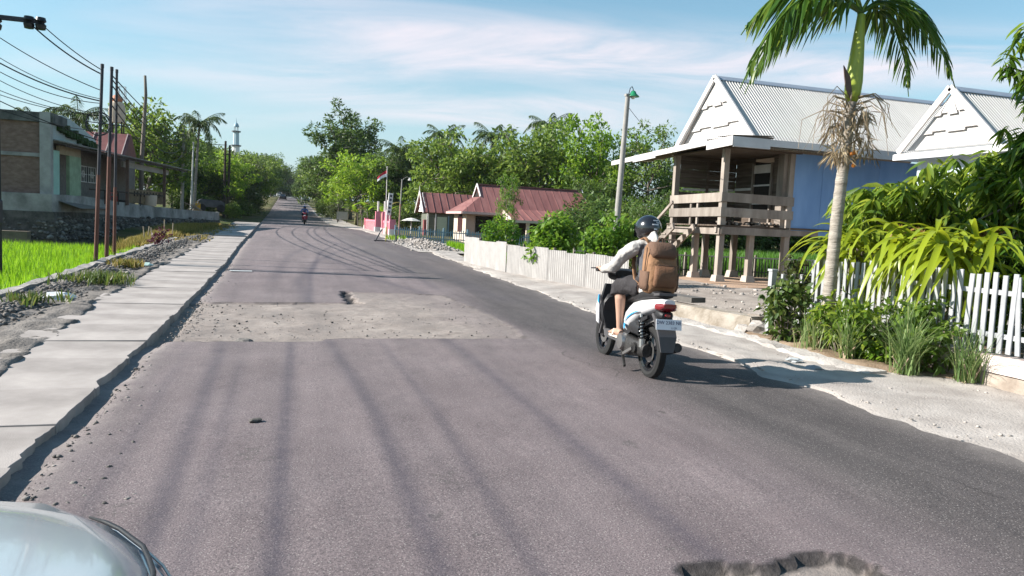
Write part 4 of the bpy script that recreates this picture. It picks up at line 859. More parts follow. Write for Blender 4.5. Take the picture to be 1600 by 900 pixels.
# verge clutter
def plant(name, x, y, z, n, h, wd, lean, m, label, cat, seed, r=.2):
    rs = np.random.RandomState(seed); p = np.stack([rs.randn(n)*r, rs.randn(n)*r, np.zeros(n)], -1); V, Fc = blades(rs, p, h, wd, lean, 3)
    return tag(link(name, blades_mesh(name, V, Fc, m), None, (x, y, z)), label, cat)
plant('weed', -3.35, 15.3, zr(15.3)+.05, 170, .24, .02, 1.1, G_shrub, 'green weeds growing through the rubble beside the concrete strip', 'weed', 1, .30)
plant('weed', -3.5, 12.2, zr(12)+.05, 40, .2, .03, .9, G_shrub, 'small weed tuft in the rubble near the white bag', 'weed', 2, .2)
plant('weed', -3.45, 18.6, zr(18.6)+.05, 60, .22, .03, .9, G_dry, 'yellowing weeds in the rubble beyond the green ones', 'weed', 3, .16)
rs = np.random.RandomState(5); V, Fc = clumps(rs, rs.randn(9, 3)*np.array([.18, .18, .1])+np.array([0, 0, .28]), .14, 26, .12, .06)
tag(link('maroon_plant', mesh_np('maroon_plant', V, Fc, G_maroon), None, (-4.05, 27.3, float(zr(27.3)))), 'small maroon leaved plant at the corner of the rice field', 'plant')
def crumple(name, loc, s, m, label, seed):
    rs = random.Random(seed); bm = bmesh.new(); bmesh.ops.create_icosphere(bm, subdivisions=2, radius=1)
    for v in bm.verts: v.co = v.co*(1+rs.uniform(-.28, .28)); v.co.z *= .45; v.co.x *= 1.4
    me = bpy.data.meshes.new(name); bm.to_mesh(me); bm.free(); me.materials.append(m)
    return tag(link(name, me, None, loc, (0, 0, rs.uniform(0, 6)), s), label, 'litter')
wp = mat('white_plastic', (.7, .7, .68), .5, .08)
crumple('plastic_bag', (-3.36, 12.9, .15), .16, wp, 'crumpled white plastic bag lying on the rubble', 1)
crumple('plastic_bag', (-3.1, 15.6, .17), .10, mat('grey_plastic', (.42, .45, .46), .5, .1), 'small grey plastic wrapper below the green weeds', 2)
crumple('plastic_bag', (-3.2, 19.2, .23), .13, mat('mint_plastic', (.5, .66, .6), .5, .1), 'pale mint wrapper at the far end of the rubble', 3)
tag(MB().box((0, 0, .006), (.5, .16, .008), Matrix.Rotation(.1, 3, 'Z')).build('paper_sheet', wp, loc=(-1.05, 18.85, float(zr(18.85))+.006)), 'flat white sheet of paper lying on the asphalt', 'litter')
crumple('stone', (-.2, 5.85, .03), .035, stone_g, 'single dark stone lying on the asphalt in the left lane', 4)
crumple('stone', (-.5, 9.6, 0), .10, stone_g, 'dark lump of broken asphalt at the near edge of the milled patch', 5)
for i, (x, y, h) in enumerate([(-4.9, 29.5, .55), (-4.75, 30.0, .5), (-4.7, 32.5, .75), (-4.55, 33.5, .6), (-5.1, 31.2, .5)]):
    tag(MB().tube([(0, 0, -.1), (.03*(i-2), 0, h)], .022, 6).build('stake', mat('pale_timber', (.34, .27, .2), .85, .2), loc=(x, y, float(zr(y)))), 'thin pale wooden stake in the dry grass bank', 'stake', 'stakes in the dry grass')
# ------------------------------------------------------------------ right side, far to near
maroon = mat('maroon_roof', (.19, .075, .07), .7, 0, 1.2, .25, 18, col2=(.28, .125, .112), stretch=(2, .4, .4), isl=.12)
salmon = mat('salmon_wall', (.50, .34, .29), .85, .06, 2); cream = mat('cream_and_sunlit_wall', (.62, .52, .43), .85, .06, 2); white_b = mat('white_board', (.74, .70, .67), .75, .06, 3, .2, 20)
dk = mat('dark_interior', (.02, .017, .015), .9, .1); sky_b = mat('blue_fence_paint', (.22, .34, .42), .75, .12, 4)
def corr(name, wd, ln, pitch, amp, m, seg=6, skew=None, thick=True):
    """corrugated sheet, width along x, length along y, waves in z"""
    n = max(2, int(round(wd/pitch)))*seg; xs = np.linspace(-wd/2, wd/2, n+1); z = amp*np.cos(2*np.pi*(xs/pitch))
    V = np.concatenate([np.stack([xs, 0*xs, z], -1), np.stack([xs, 0*xs+ln, z], -1)]); i = np.arange(n)
    return mesh_np(name, V, np.stack([i, i+1, i+n+2, i+n+1], -1), m, True)
def sloped(parent, name, me, o, ex, ey, off=Vector((0, 0, 0))):
    """lay a sheet with x along ex and y along ey"""
    ex, ey = Vector(ex).normalized(), Vector(ey).normalized(); ez = ex.cross(ey).normalized(); ey = ez.cross(ex)
    ob = link(name, me, parent); M4 = Matrix((ex, ey, ez)).transposed().to_4x4(); M4.translation = Vector(o)-off; ob.matrix_local = M4; return ob
# maroon roofed house
m2 = empty('maroon_house', (15.8, 50.5, .2), 0, 'salmon walled house with a long maroon roof and gablets behind the blue fence', 'house')
m2o = Vector(m2.location)
def wp2(mb, name, m, **k): return wpart(mb, name, m, m2, **k)
x0, x1, y0, y1, ze, zr_ = 10.85, 21.7, 48.0, 53.0, 2.25, 4.16; ra, rb, ym = 12.5, 20.0, 50.5
zg_ = zr_-.85; f_ = (zg_-ze)/(zr_-ze); ya_, yb_2 = y0+(ym-y0)*f_, y1-(y1-ym)*f_; xa_, xb_ = ra-.15, rb+.15
front = MB(); 
def roofpoly(pts, t=.05): 
    b = MB(); a = [Vector(p) for p in pts]; nrm = (a[1]-a[0]).cross(a[2]-a[0]).normalized(); nrm = nrm if nrm.z > 0 else -nrm
    n = len(a); return b.add([p for p in a]+[p-nrm*t for p in a], [tuple(range(n)), tuple(range(2*n-1, n-1, -1))]+[(k, (k+1) % n, n+(k+1) % n, n+k) for k in range(n)])
for nm, pts in (('roof_front', [(x0, y0, ze), (x1, y0, ze), (xb_, ya_, zg_), (rb, ym, zr_), (ra, ym, zr_), (xa_, ya_, zg_)]), ('roof_back', [(x0, y1, ze), (x1, y1, ze), (xb_, yb_2, zg_), (rb, ym, zr_), (ra, ym, zr_), (xa_, yb_2, zg_)]),
                ('roof_hip', [(x0, y0, ze), (xa_, ya_, zg_), (xa_, yb_2, zg_), (x0, y1, ze)]), ('roof_hip', [(x1, y0, ze), (xb_, ya_, zg_), (xb_, yb_2, zg_), (x1, y1, ze)])):
    wp2(roofpoly(pts), nm, maroon)
for xx, s in ((ra, -1), (rb, 1)):
    wp2(MB().prism([(ya_+.12, zg_+.02), (yb_2-.12, zg_+.02), (ym, zr_-.1)], .04, ((xx+s*.02, 0, 0), (0, 1, 0), (0, 0, 1))), 'gablet', dk)
    for ya3 in (ya_, yb_2): wp2(MB().beam((xx+s*.12, ya3, zg_), (xx+s*.12, ym, zr_+.04), .05, .14), 'bargeboard', white_b if s < 0 else mat('blue_grey_board', (.35, .38, .42), .7, .06))
for k in range(19):                                          # standing ribs of the tin sheets
    xx = x0+.35+k*.55; t = 1.0 if ra < xx < rb else max(.1, (xx-x0)/(ra-x0) if xx < ra else (x1-xx)/(x1-rb))
    t = min(t, 1); wp2(MB().beam((xx, y0, ze+.008), (xx, y0+(ym-y0)*t, ze+(zr_-ze)*t+.008), .03, .022), 'roof_rib', maroon)
wp2(MB().beam((ra-.1, ym, zr_+.03), (rb+.1, ym, zr_+.03), .22, .07), 'ridge_cap', maroon)
wp2(MB().beam((x0, y0-.03, ze-.07), (x1, y0-.03, ze-.07), .05, .16), 'fascia', mat('pink_fascia', (.52, .36, .34), .75, .08))
wp2(MB().beam((x0-.03, y0, ze-.07), (x0-.03, y1, ze-.07), .05, .16), 'fascia', _M['pink_fascia'])
wp2(MB().box(((x0+x1)/2, 50.6, 1.2), (x1-x0-1.0, 3.7, 2.0)), 'wall', salmon)
wp2(MB().box((x0+.47, 50.6, 1.2), (.06, 3.72, 2.0)), 'sunlit_side_wall', cream)  # sunlight put into the colour: paler skin over the sun-facing salmon wall
wd_ = wp2(MB().box((x0+.42, 50.3, 1.4), (.06, 1.1, 1.0)), 'window', dk)
for k in range(4): wpart(MB().box((x0+.375, 49.78+k*.35, 1.4), (.04, .06, 1.05)), 'mullion', mat('maroon_frame', (.22, .07, .07), .6, .1), m2)
wp2(MB().box((x0+.42, 50.3, 2.02), (.06, .9, .14)), 'vent', dk)
wp2(MB().box((12.6, 48.72, 1.45), (1.3, .06, 1.1)), 'window', dk)
wp2(MB().box((18.3, 48.72, 1.35), (1.8, .06, 1.1)), 'window', dk)
# porch
for nm, pts in (('porch_roof', [(13.6, 45.6, 1.82), (17.2, 45.6, 1.82), (17.2, 48.1, 2.55), (13.9, 48.1, 2.55)]),): wp2(roofpoly(pts), nm, maroon)
wp2(MB().box((15.4, 45.62, 1.76), (3.6, .08, .16)), 'fascia', cream)
wp2(MB().prism([(45.6, 1.84), (48, 1.84), (48, 2.5)], .06, ((13.62, 0, 0), (0, 1, 0), (0, 0, 1))), 'porch_gable', cream)
for k in range(7): wp2(MB().beam((13.8+k*.55, 45.62, 1.87), (13.9+k*.52, 48.05, 2.58), .035, .03), 'roof_rib', maroon)
for xx in (13.8, 14.7, 15.9, 17.0): wp2(MB().box((xx, 45.85, .95), (.2, .2, 1.55)), 'porch_column', salmon if xx != 14.7 else cream)
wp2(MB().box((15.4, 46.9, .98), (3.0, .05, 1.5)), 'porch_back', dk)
wp2(MB().box((15.4, 46.1, .25), (3.8, 1.6, .12)), 'porch_floor', cream)
# wooden house
m1 = empty('wooden_house', (11.5, 57, .3), 0, 'wooden house with a white boarded gable and rust maroon roof', 'house')
def wp1(mb, name, m, **k): return wpart(mb, name, m, m1, **k)
gx0, gx1 = 9.75, 14.2
for s in (-1, 1): wp1(roofpoly([(gx0-.2, 57+s*1.9, 2.15), (gx1, 57+s*1.9, 2.15), (gx1, 57, 3.66), (gx0-.2, 57, 3.66)]), 'roof_slope', maroon)
for k in range(8): wp1(MB().beam((gx0+.1+k*.55, 55.1, 2.18), (gx0+.1+k*.55, 57, 3.69), .035, .03), 'roof_rib', maroon)
for k in range(4):
    zz = 2.2+k*.35; hw = 1.75*(1-(zz-2.15)/1.55); wp1(MB().prism([(-hw-.1, 0), (hw+.1, 0), (max(.05, hw-.32), .38), (-max(.05, hw-.32), .38)], .04, ((gx0-.02*k, 57, zz), (0, 1, 0), (.09, 0, 1))), 'gable_board', white_b)
for s in (-1, 1): wp1(MB().beam((gx0-.24, 57+s*1.95, 2.1), (gx0-.24, 57, 3.72), .05, .12), 'bargeboard', white_b)
wp1(MB().tube([(gx0-.24, 57, 3.6), (gx0-.24, 57, 4.15)], [.04, .015], 6), 'finial', white_b)
wp1(MB().box((12.1, 57, 1.2), (4.2, 3.2, 1.9)), 'wall', mat('grey_green_boards', (.13, .14, .11), .85, .2, 3, .3, 20, stretch=(.2, .2, 5)))
wp1(MB().box((11.0, 55.37, 1.1), (.75, .06, 1.5)), 'door', mat('pale_green_door', (.50, .56, .42), .75, .06)); wp1(MB().box((11.5, 55.38, 1.35), (.1, .05, 1.2)), 'door_frame', sky_b)
wp1(MB().box((10.1, 55.9, .9), (.8, .5, 1.4)), 'stair_box', mat('maroon_frame', (.22, .07, .07))); 
for xx in (9.9, 10.5): wp1(MB().beam((xx, 55.3, .3), (xx, 55.3, 2.1), .09, .09, (1, 0, 0)), 'post', white_b)
# blue picket fence
bf = empty('blue_fence', (6.4, 46.8, .2), 0, 'pale blue picket fence in front of the maroon roofed houses', 'fence'); bo = Vector(bf.location)
pk = MB().box((0, 0, .40), (.055, .03, .80)).mesh('picket', sky_b); a, c = Vector((6.4, 46.8, .28)), Vector((15.2, 45.0, .15)); n = 66
for k in range(n+1): link('picket', pk, bf, a.lerp(c, k/n)-bo, (0, .02*sin(k*3.1), -.2), (1, 1, .96+.05*sin(k*1.7)))
for zz in (.2, .62): MB().beam(a+Vector((0, .03, zz))-bo, c+Vector((0, .03, zz))-bo, .03, .06).build('rail', sky_b, bf)
for k in range(7): MB().box(a.lerp(c, k/6)+Vector((0, .05, .42))-bo, (.1, .1, .95)).build('post', sky_b, bf)
MB().beam(a+Vector((0, .02, -.12))-bo, c+Vector((0, .02, -.12))-bo, .18, .26).build('base_wall', sky_b, bf)
# pink and white boundary wall with gate piers
pw_ = empty('pink_wall', (6.5, 55, .5), 0, 'pink and white boundary wall with tall gate piers beside the road', 'wall'); po = Vector(pw_.location)
pink = mat('pink_paint', (.60, .20, .25), .75, .1, 3); whp = mat('wall_white', (.68, .62, .60), .8, .08, 3)
def pwp(mb, nm, m): return wpart(mb, nm, m, pw_)
for (ya3, yb3) in ((49.3, 51.4), (51.9, 53.2), (57.8, 66)):
    pwp(MB().box((6.5, (ya3+yb3)/2, .85), (.18, yb3-ya3, .8)), 'panel', whp); pwp(MB().box((6.5, (ya3+yb3)/2, 1.32), (.26, yb3-ya3, .14)), 'coping', pink)
    n = int((yb3-ya3)/.7)+1
    for k in range(n): pwp(MB().box((6.39, ya3+(yb3-ya3)*(k+.5)/n, .85), (.05, .14, .82)), 'stripe', pink)
for yy, zz in ((49.2, 1.5), (51.6, 2.05), (53.4, 2.0), (57.5, 2.05), (66, 1.5)):
    pwp(MB().box((6.5, yy, zz/2+.2), (.42, .42, zz-.4), taper=.9), 'pier', pink); pwp(MB().box((6.5, yy, .62), (.46, .46, .5)), 'pier_base', whp)
    if zz > 1.9: pwp(MB().tube([(6.5, yy, zz-.05), (6.5, yy, zz+.75)], .07, 8), 'pier_post', whp)
fp = empty('flagpole', (6.25, 50.6, .4), 0, 'thin white flagpole beside the pink wall', 'flagpole')
MB().tube([(0, 0, 0), (-.03, 0, 4.5)], [.035, .022], 8).build('pole', whp, fp); MB().lathe([(0, .08), (.04, .04), (.04, 0), (0, -.02)], 8, (-.03, 0, 4.52)).build('finial', whp, fp)
fl = empty('flag', (6.2, 50.6, 4.3), 0, 'red over white flag flying from the thin flagpole', 'flag')
def flag_half(z0, z1):
    n = 9; V = []; 
    for k in range(n):
        t = k/(n-1); x = -.60*t; y = .05*sin(t*7); dz = -.28*t*t-.08*t; hh_ = 1-.3*t
        V += [(x, y, dz+z0*hh_), (x, y+.01, dz+z1*hh_)]
    return MB().add(V, [(2*k, 2*k+2, 2*k+3, 2*k+1) for k in range(n-1)])
flag_half(.22, .42).build('red_band', mat('flag_red', (.48, .03, .05), .7, .05), fl, smooth='all'); flag_half(.0, .22).build('white_band', mat('flag_white', (.75, .75, .76), .7, .03), fl, smooth='all')
vs = empty('vertical_sign', (6.3, 49.8, .5), .25, 'tall narrow white sign board with a column of dark marks behind the pink wall', 'sign')
MB().box((.08, 0, 2.0), (.30, .06, 1.45), Matrix.Rotation(.09, 3, 'Y')).build('board', white_b, vs)
for k in range(5): MB().box((.03+.025*k*1.0, -.04, 1.50+k*.26), (.15, .02, .14), Matrix.Rotation(.09, 3, 'Y')).build('mark', mat('sign_ink', (.08, .07, .10), .6, .1), vs)
for xx in (-.1, .1): MB().box((xx, .02, .7), (.05, .05, 1.4)).build('leg', whp, vs)
lp2 = empty('street_lamp', (6.68, 47.4, .3), 0, 'slim rusty street lamp with a curved arm beside the blue fence', 'street lamp')
MB().tube([(0, 0, 0), (.05, 0, 2.2)], [.055, .05], 8).build('lower_pole', mat('pinkish_rust', (.34, .20, .16), .75, .15), lp2); MB().tube([(.05, 0, 2.2), (.10, 0, 3.75)], [.042, .035], 8).build('upper_pole', conc_p, lp2)
MB().tube([(.10, 0, 3.6), (.2, 0, 3.8), (.42, 0, 3.92), (.55, 0, 3.88)], .018, 6).build('arm', conc_p, lp2); MB().lathe([(0, .1), (.05, .08), (.12, -.08), (0, -.1)], 10, (.58, 0, 3.78)).build('lamp_shade', white_b, lp2)
pr = empty('parasol', (7.95, 50.6, .4), 0, 'low white parasol behind the blue fence', 'parasol')
MB().tube([(0, 0, 0), (0, 0, 1.2)], .04, 8).build('pole', whp, pr); MB().lathe([(0, 1.28), (.3, 1.22), (.65, 1.08), (.64, 1.05), (.3, 1.17), (0, 1.22)], 8).build('canopy', mat('canopy_cloth', (.62, .60, .55), .8, .06), pr)
sb = empty('sign_board', (5.6, 83.5, .75), -.15, 'plain grey sign board on two legs at the right road edge by the bananas', 'sign')
MB().box((0, 0, .85), (1.2, .06, .85)).build('board', mat('board_grey', (.42, .40, .38), .8, .1), sb)
for xx in (-.5, .5): MB().box((xx, .05, .5), (.08, .08, 1.05)).build('leg', dark_wood, sb)
tb_ = empty('barrier_stand', (4.75, 38.2, float(zr(38))), .1, 'low black metal barrier stand with splayed legs at the road edge', 'barrier')
for xx in (-.55, .55): MB().beam((xx*1.0, 0, 0), (xx*.62+.15, .1, .62), .05, .05).build('leg', steel_d, tb_)
MB().beam((-.6, 0, .04), (.55, 0, .04), .06, .05).build('foot_bar', steel_d, tb_); MB().beam((.0, .02, 0), (.02, .02, .75), .045, .045, (1, 0, 0)).build('post', mat('yellow_paint', (.5, .42, .05), .6, .1), tb_)
plant('weed', 5.6, 41, .42, 50, .3, .04, .8, G_bright, 'bright tuft of grass behind the barrier stand', 'weed', 31, .3)
# heap of rubble, culvert edge and base of ditch
def f_heap(rs): y = 30+10*rs.rand(); x = 6.15+.55*rs.randn(); return (x, y, float(zr(y))+max(0, .32-.35*abs(x-6.2))*rs.rand()*(.4+.6*math.sin(math.pi*(y-30)/10)))
rocks('rubble_heap', 1800, f_heap, (.02, .10), stone_w, 'long heap of pale broken rubble in front of the blue fence', 'rubble', 13)
def heapz(X, Y): return zr(Y) + .01 + .26*np.exp(-((X-6.25)/.55)**2)*np.clip(np.sin(np.pi*(Y-29.5)/11), 0, 1)*(.8+.4*npn(X, Y, 2., 60))
grid_obj('spoil_bank', np.linspace(4.9, 7.8, 24), np.arange(29, 41.5, .3), heapz, dust)
# ------------------------------------------------------------------ corrugated fence
cf = empty('corrugated_fence', (6.2, 18.5, 0), 0, 'whitish corrugated sheet fence along the right shoulder', 'fence'); co2 = Vector(cf.location)
tin_w = mat('white_tin', (.34, .322, .308), .6, 0, 1.8, .2, 20, metal=.1, col2=(.48, .455, .435), stretch=(1, 1, .4), detail=7, isl=.06)
sheet = corr('sheet', .80, .86, .085, .016, tin_w); 
cp = [(5.62, 24.3), (5.72, 22.6), (5.90, 20.8), (6.36, 18.3), (6.93, 16.3), (7.30, 14.9)]
def cpt(s):
    for a, c in zip(cp[:-1], cp[1:]):
        l = math.hypot(c[0]-a[0], c[1]-a[1])
        if s <= l or c == cp[-1]: t = s/l; return a[0]+(c[0]-a[0])*t, a[1]+(c[1]-a[1])*t, math.atan2(c[1]-a[1], c[0]-a[0])
        s -= l
k = 0; s = .4
while s < 9.6:
    x, y, a = cpt(s); zz = float(zr(y))-.02+.015*sin(k*2.1)
    link('sheet', sheet, cf, Vector((x, y, zz))-co2, (pi/2, .012*sin(k*1.3), a), (1, 1.02 if k < 1 else 1+.03*sin(k*1.9), 1)); s += .775; k += 1
for s in (.02, 1.6, 3.2, 4.8, 6.4, 8.0, 9.5):
    x, y, a = cpt(s); MB().box(Vector((x+.07, y+.03, float(zr(y))+.42))-co2, (.06, .06, .95)).build('post', wood_p, cf)
# ------------------------------------------------------------------ lamp pole with green shade
gl = empty('street_lamp', (8.83, 19.5, .1), 0, 'grey concrete street lamp pole with a green enamel shade', 'street lamp')
MB().tube([(0, 0, 0), (.16, 0, 5.25)], [.10, .065], 12).build('pole', conc_p, gl, smooth=True)
MB().tube([(.17, 0, 5.2), (.22, 0, 5.42), (.27, 0, 5.47), (.31, 0, 5.40), (.31, 0, 5.30)], .012, 6).build('arm', steel_d, gl)
MB().lathe([(.03, .12), (.07, .09), (.09, .04), (.17, -.03), (.175, -.05), (.0, -.045)], 14, (.32, 0, 5.24)).build('lamp_shade', mat('green_enamel', (.02, .22, .10), .35, .08, spec=.5), gl, smooth=True)
MB().lathe([(0, -.12), (.05, -.10), (.06, -.05), (0, -.04)], 10, (.32, 0, 5.24)).build('bulb', mat('bulb_glass', (.7, .7, .66), .2, .02, spec=.5), gl, smooth=True)
MB().box((.16, 0, 5.22), (.16, .14, .06)).build('pole_cap', conc_p, gl)
cable((9.02, 19.5, 5.0), (12.2, 22.6, 4.2), .12, .009, 'thin cable from the green lamp pole to the eave of the stilt house', 'house cable')
# ------------------------------------------------------------------ stilt house
raw = mat('raw_timber', (.20, .165, .14), .9, 0, 3, .5, 30, col2=(.34, .295, .255), stretch=(1, 1, .25), isl=.18)
raw_d = mat('brown_boards', (.075, .056, .043), .9, 0, 3, .4, 30, col2=(.15, .115, .09), stretch=(.3, .3, 4), isl=.2)
blue_w = mat('blue_sheet', (.165, .31, .58), .75, 0, 1.2, .2, 12, col2=(.25, .42, .71), stretch=(1, 1, .25), isl=.05)
tin_r = mat('white_roof_tin', (.47, .445, .42), .6, 0, .7, .1, 20, metal=.05, col2=(.57, .545, .515), detail=6, isl=.03)
white_g = mat('white_gable_paint', (.55, .522, .508), .7, .12, 2.5, .15, 20); conc_w = mat('pad_concrete', (.42, .36, .31), .9, .12, 4, .4, 30)
def tin_gable(e, xg, xe, ym, hw, ze, za, over, both=True):
    """corrugated gable roof, gable facing -x; children of e (world numbers)"""
    off = Vector(e.location); sl = Vector((0, -hw, ze-za)); L = sl.length; n = int(round((xe-xg)/.8)); wd = (xe-xg)/n
    sh = corr('roof_sheet', wd+.06, L+over, .10, .024, tin_r, 6)
    for k in range(n):
        for s in ((-1, 1) if both else (-1,)):
            d = Vector((0, s*hw, ze-za)).normalized(); ex = Vector((1, 0, 0)); xc = xg+(k+.5)*wd
            if s > 0: ex = -ex
            sloped(e, 'roof_sheet', sh, Vector((xc, ym, za+.02+.004*(k % 2))), -ex, d, off)
    wpart(MB().loft([[Vector((xx, ym-.16, za-.09)), Vector((xx, ym-.14, za-.06)), Vector((xx, ym, za+.06)), Vector((xx, ym+.14, za-.06)), Vector((xx, ym+.16, za-.09)), Vector((xx, ym, za+.03))] for xx in (xg-.05, xe+.05)]), 'ridge_cap', mat('ridge_tin', (.36, .40, .46), .45, .06, metal=.3), e)
    # boarded gable in three overlapping tiers with stepped lower edges
    zb = ze+.05; H_ = za-zb-.12
    for i, (a, c) in enumerate(((0, .36), (.34, .68), (.66, 1.0))):
        za_, zc_ = zb+H_*a, zb+H_*c; w0, w1 = (hw-.06)*(1-a), (hw-.06)*(1-c); xx = xg+.10-.07*i
        segs = ((-1.0, -.45, .0), (-.45, .15, .07), (.15, .62, .02), (.62, 1.0, .08)) if i else ((-1.0, 1.0, 0.),)
        for (s0, s1, dz) in segs:
            p = [(w0*s0*(1+.0), za_-dz), (w0*s1, za_-dz), (w1*s1 if abs(s1) == 1 else max(-w1, min(w1, w0*s1)), zc_), (w1*s0 if abs(s0) == 1 else max(-w1, min(w1, w0*s0)), zc_)]
            if abs(p[2][0]-p[3][0]) < .02: p = p[:3]
            wpart(MB().prism(p, .035, ((xx, ym, 0), (0, 1, 0), (0, 0, 1))), 'gable_board', white_g, e)
    for s in (-1, 1): wpart(MB().beam((xg-.12, ym+s*(hw+.05), ze-.02), (xg-.12, ym, za+.02), .06, .17), 'bargeboard', white_g, e)
st = empty('stilt_house', (15, 20.8, .15), 0, 'stilt house with blue side wall, wooden porch and white corrugated gable roof', 'house')
def sp(mb, nm, m, **k): return wpart(mb, nm, m, st, **k)
tin_gable(st, 12.7, 22.3, 21.0, 2.35, 4.25, 6.42, .30)
def stilt(x, y, z1, w=.17):
    sp(MB().beam((x, y, .1), (x+.0, y, z1), w, w, (1, 0, 0)), 'post', raw); sp(MB().box((x, y, .22), (.36, .36, .3), taper=.7), 'footing', conc_w)
for x, y, z1 in ((12.3, 19.6, 4.2), (12.3, 22.5, 4.2), (14.55, 19.58, 4.1), (12.35, 21.1, 1.8), (13.4, 19.7, 1.8), (13.5, 22.4, 1.8), (14.6, 22.4, 1.8), (16.6, 19.7, 1.8), (16.6, 22.4, 1.8), (18.8, 19.7, 1.8), (18.8, 22.4, 1.8), (21.4, 19.7, 1.8), (21.4, 22.4, 1.8)): stilt(x, y, z1)
for yy in (19.6, 21.0, 22.5): sp(MB().beam((12.1, yy, 1.72), (22, yy, 1.72), .12, .16), 'joist', raw)
for k in range(22):                                          # porch floor boards
    sp(MB().box((13.3, 19.5+k*.14, 1.845), (2.5, .128, .04)), 'floor_board', raw_d)
sp(MB().box((18.3, 21, 1.85), (7.4, 3.0, .06)), 'floor', raw_d)
sp(MB().beam((12.2, 19.45, 1.70), (14.6, 19.45, 1.70), .05, .22), 'floor_beam', raw); sp(MB().beam((12.17, 19.45, 1.68), (12.17, 22.6, 1.68), .05, .2), 'floor_beam', raw)
for k, (za_, zb_) in enumerate(((2.53, 2.80), (2.10, 2.37))):
    sp(MB().box((13.42, 19.48, (za_+zb_)/2+.01), (2.5, .035, zb_-za_), Matrix.Rotation(.012*(1-k), 3, 'Y')), 'rail_plank', raw)
    sp(MB().box((12.19, 21.05, (za_+zb_)/2), (.035, 3.1, zb_-za_), Matrix.Rotation(-.01, 3, 'X')), 'rail_plank', raw)
for yy in (20.9, 21.0): sp(MB().box((12.24, yy+.3*(yy > 20.95), 2.2), (.05, .09, 1.2)), 'baluster', raw)
# porch walls of horizontal boards
for k in range(15):
    zz = 1.95+k*.15
    if not (7 <= k <= 7): sp(MB().box((13.45, 22.42+.012*(k % 2), zz), (2.1, .03, .146)), 'wall_board', raw_d)
    for ya3, yb3 in ((21.35, 22.4), (19.66, 20.35)): sp(MB().box((14.5+.012*(k % 2), (ya3+yb3)/2, zz), (.03, yb3-ya3, .146)), 'wall_board', raw_d)
sp(MB().box((12.95, 22.40, 3.02), (.85, .03, .07), Matrix.Rotation(-.02, 3, 'Y')), 'daylight_strip', white_g); sp(MB().box((13.95, 22.40, 3.06), (.95, .03, .08), Matrix.Rotation(-.03, 3, 'Y')), 'daylight_strip', white_g)  # white strips stand in for daylight showing through gaps between the boards
sp(MB().box((14.47, 21.9, 3.1), (.03, .95, .08)), 'daylight_strip', white_g); sp(MB().box((13.4, 22.38, 2.9), (.09, .06, 2.1)), 'wall_post', raw_d)
sp(MB().box((14.52, 20.85, 2.9), (.04, .95, 2.0)), 'door_opening', dk); sp(MB().box((14.46, 20.85, 3.72), (.04, .95, .26)), 'transom', white_g)
for yy in (20.36, 21.34): sp(MB().box((14.45, yy, 2.9), (.07, .08, 2.0)), 'door_frame', raw)
for zz in (3.2, 2.62): sp(MB().box((14.46, 20.85, zz), (.03, .9, .05)), 'slat', white_g)
sp(MB().box((14.4, 19.75, 2.95), (.16, .3, 2.3)), 'door_leaf', raw)
sp(MB().box((13.5, 21, 4.12), (2.6, 3.2, .04)), 'porch_ceiling', raw_d)
# blue wall in upright sheets
for k in range(7):
    sp(MB().box((15.15+k*1.06, 19.56-.006*(k % 2), 2.9), (1.055, .03, 2.45)), 'wall_sheet', blue_w)
sp(MB().box((18.3, 22.5, 2.95), (7.4, .08, 2.3)), 'rear_wall', raw_d); sp(MB().box((22.0, 21, 2.95), (.08, 3.0, 2.3)), 'end_wall', raw_d)
# skirt roof over the porch and stepped fascia boards
sp(MB().add([(11.75, 18.35, 4.30), (13.0, 18.35, 4.36), (13.0, 26.4, 4.22), (11.75, 26.4, 4.10), (11.75, 18.35, 4.26), (13.0, 18.35, 4.32), (13.0, 26.4, 4.18), (11.75, 26.4, 4.06)], [(0, 1, 2, 3), (7, 6, 5, 4), (0, 4, 5, 1), (1, 5, 6, 2), (2, 6, 7, 3), (3, 7, 4, 0)]), 'skirt_roof', raw_d)
for k in range(10):
    ya3 = 18.4+k*.8; me = corr('skirt_sheet', .82, 1.35, .105, .014, tin_r) if k == 0 else me
    sloped(st, 'skirt_sheet', me, Vector((11.7, ya3+.4, 4.345-.025*k+.004*(k % 2))), (0, -1, -.03), (1, 0, .05), Vector(st.location))
for (ya3, yb3, h, z) in ((18.35, 19.7, .26, 4.30), (19.7, 22.9, .17, 4.29), (22.9, 24.6, .22, 4.22), (24.6, 26.45, .16, 4.165)):
    sp(MB().box((11.70, (ya3+yb3)/2, z-h/2), (.04, yb3-ya3, h), Matrix.Rotation(-.026, 3, 'X')), 'fascia_board', white_g)
fz = mat('grey_fascia', (.50, .50, .51), .65, .08, 2)
for (xa3, xb3, h) in ((11.72, 12.9, .28), (12.9, 15.7, .19), (15.7, 18.4, .25), (18.4, 22.2, .2)):
    sp(MB().box(((xa3+xb3)/2, 18.36, 4.30-h/2-.012*(xa3-11.7)*.6), (xb3-xa3, .04, h)), 'fascia_board', fz)
sp(MB().add([(11.75, 18.37, 4.27), (22.3, 18.37, 4.2), (22.3, 19.7, 4.24), (11.75, 19.7, 4.3), (11.75, 18.37, 4.24), (22.3, 18.37, 4.17), (22.3, 19.7, 4.2), (11.75, 19.7, 4.26)], [(0, 1, 2, 3), (7, 6, 5, 4), (0, 4, 5, 1), (1, 5, 6, 2), (2, 6, 7, 3), (3, 7, 4, 0)]), 'eave_soffit', raw_d)
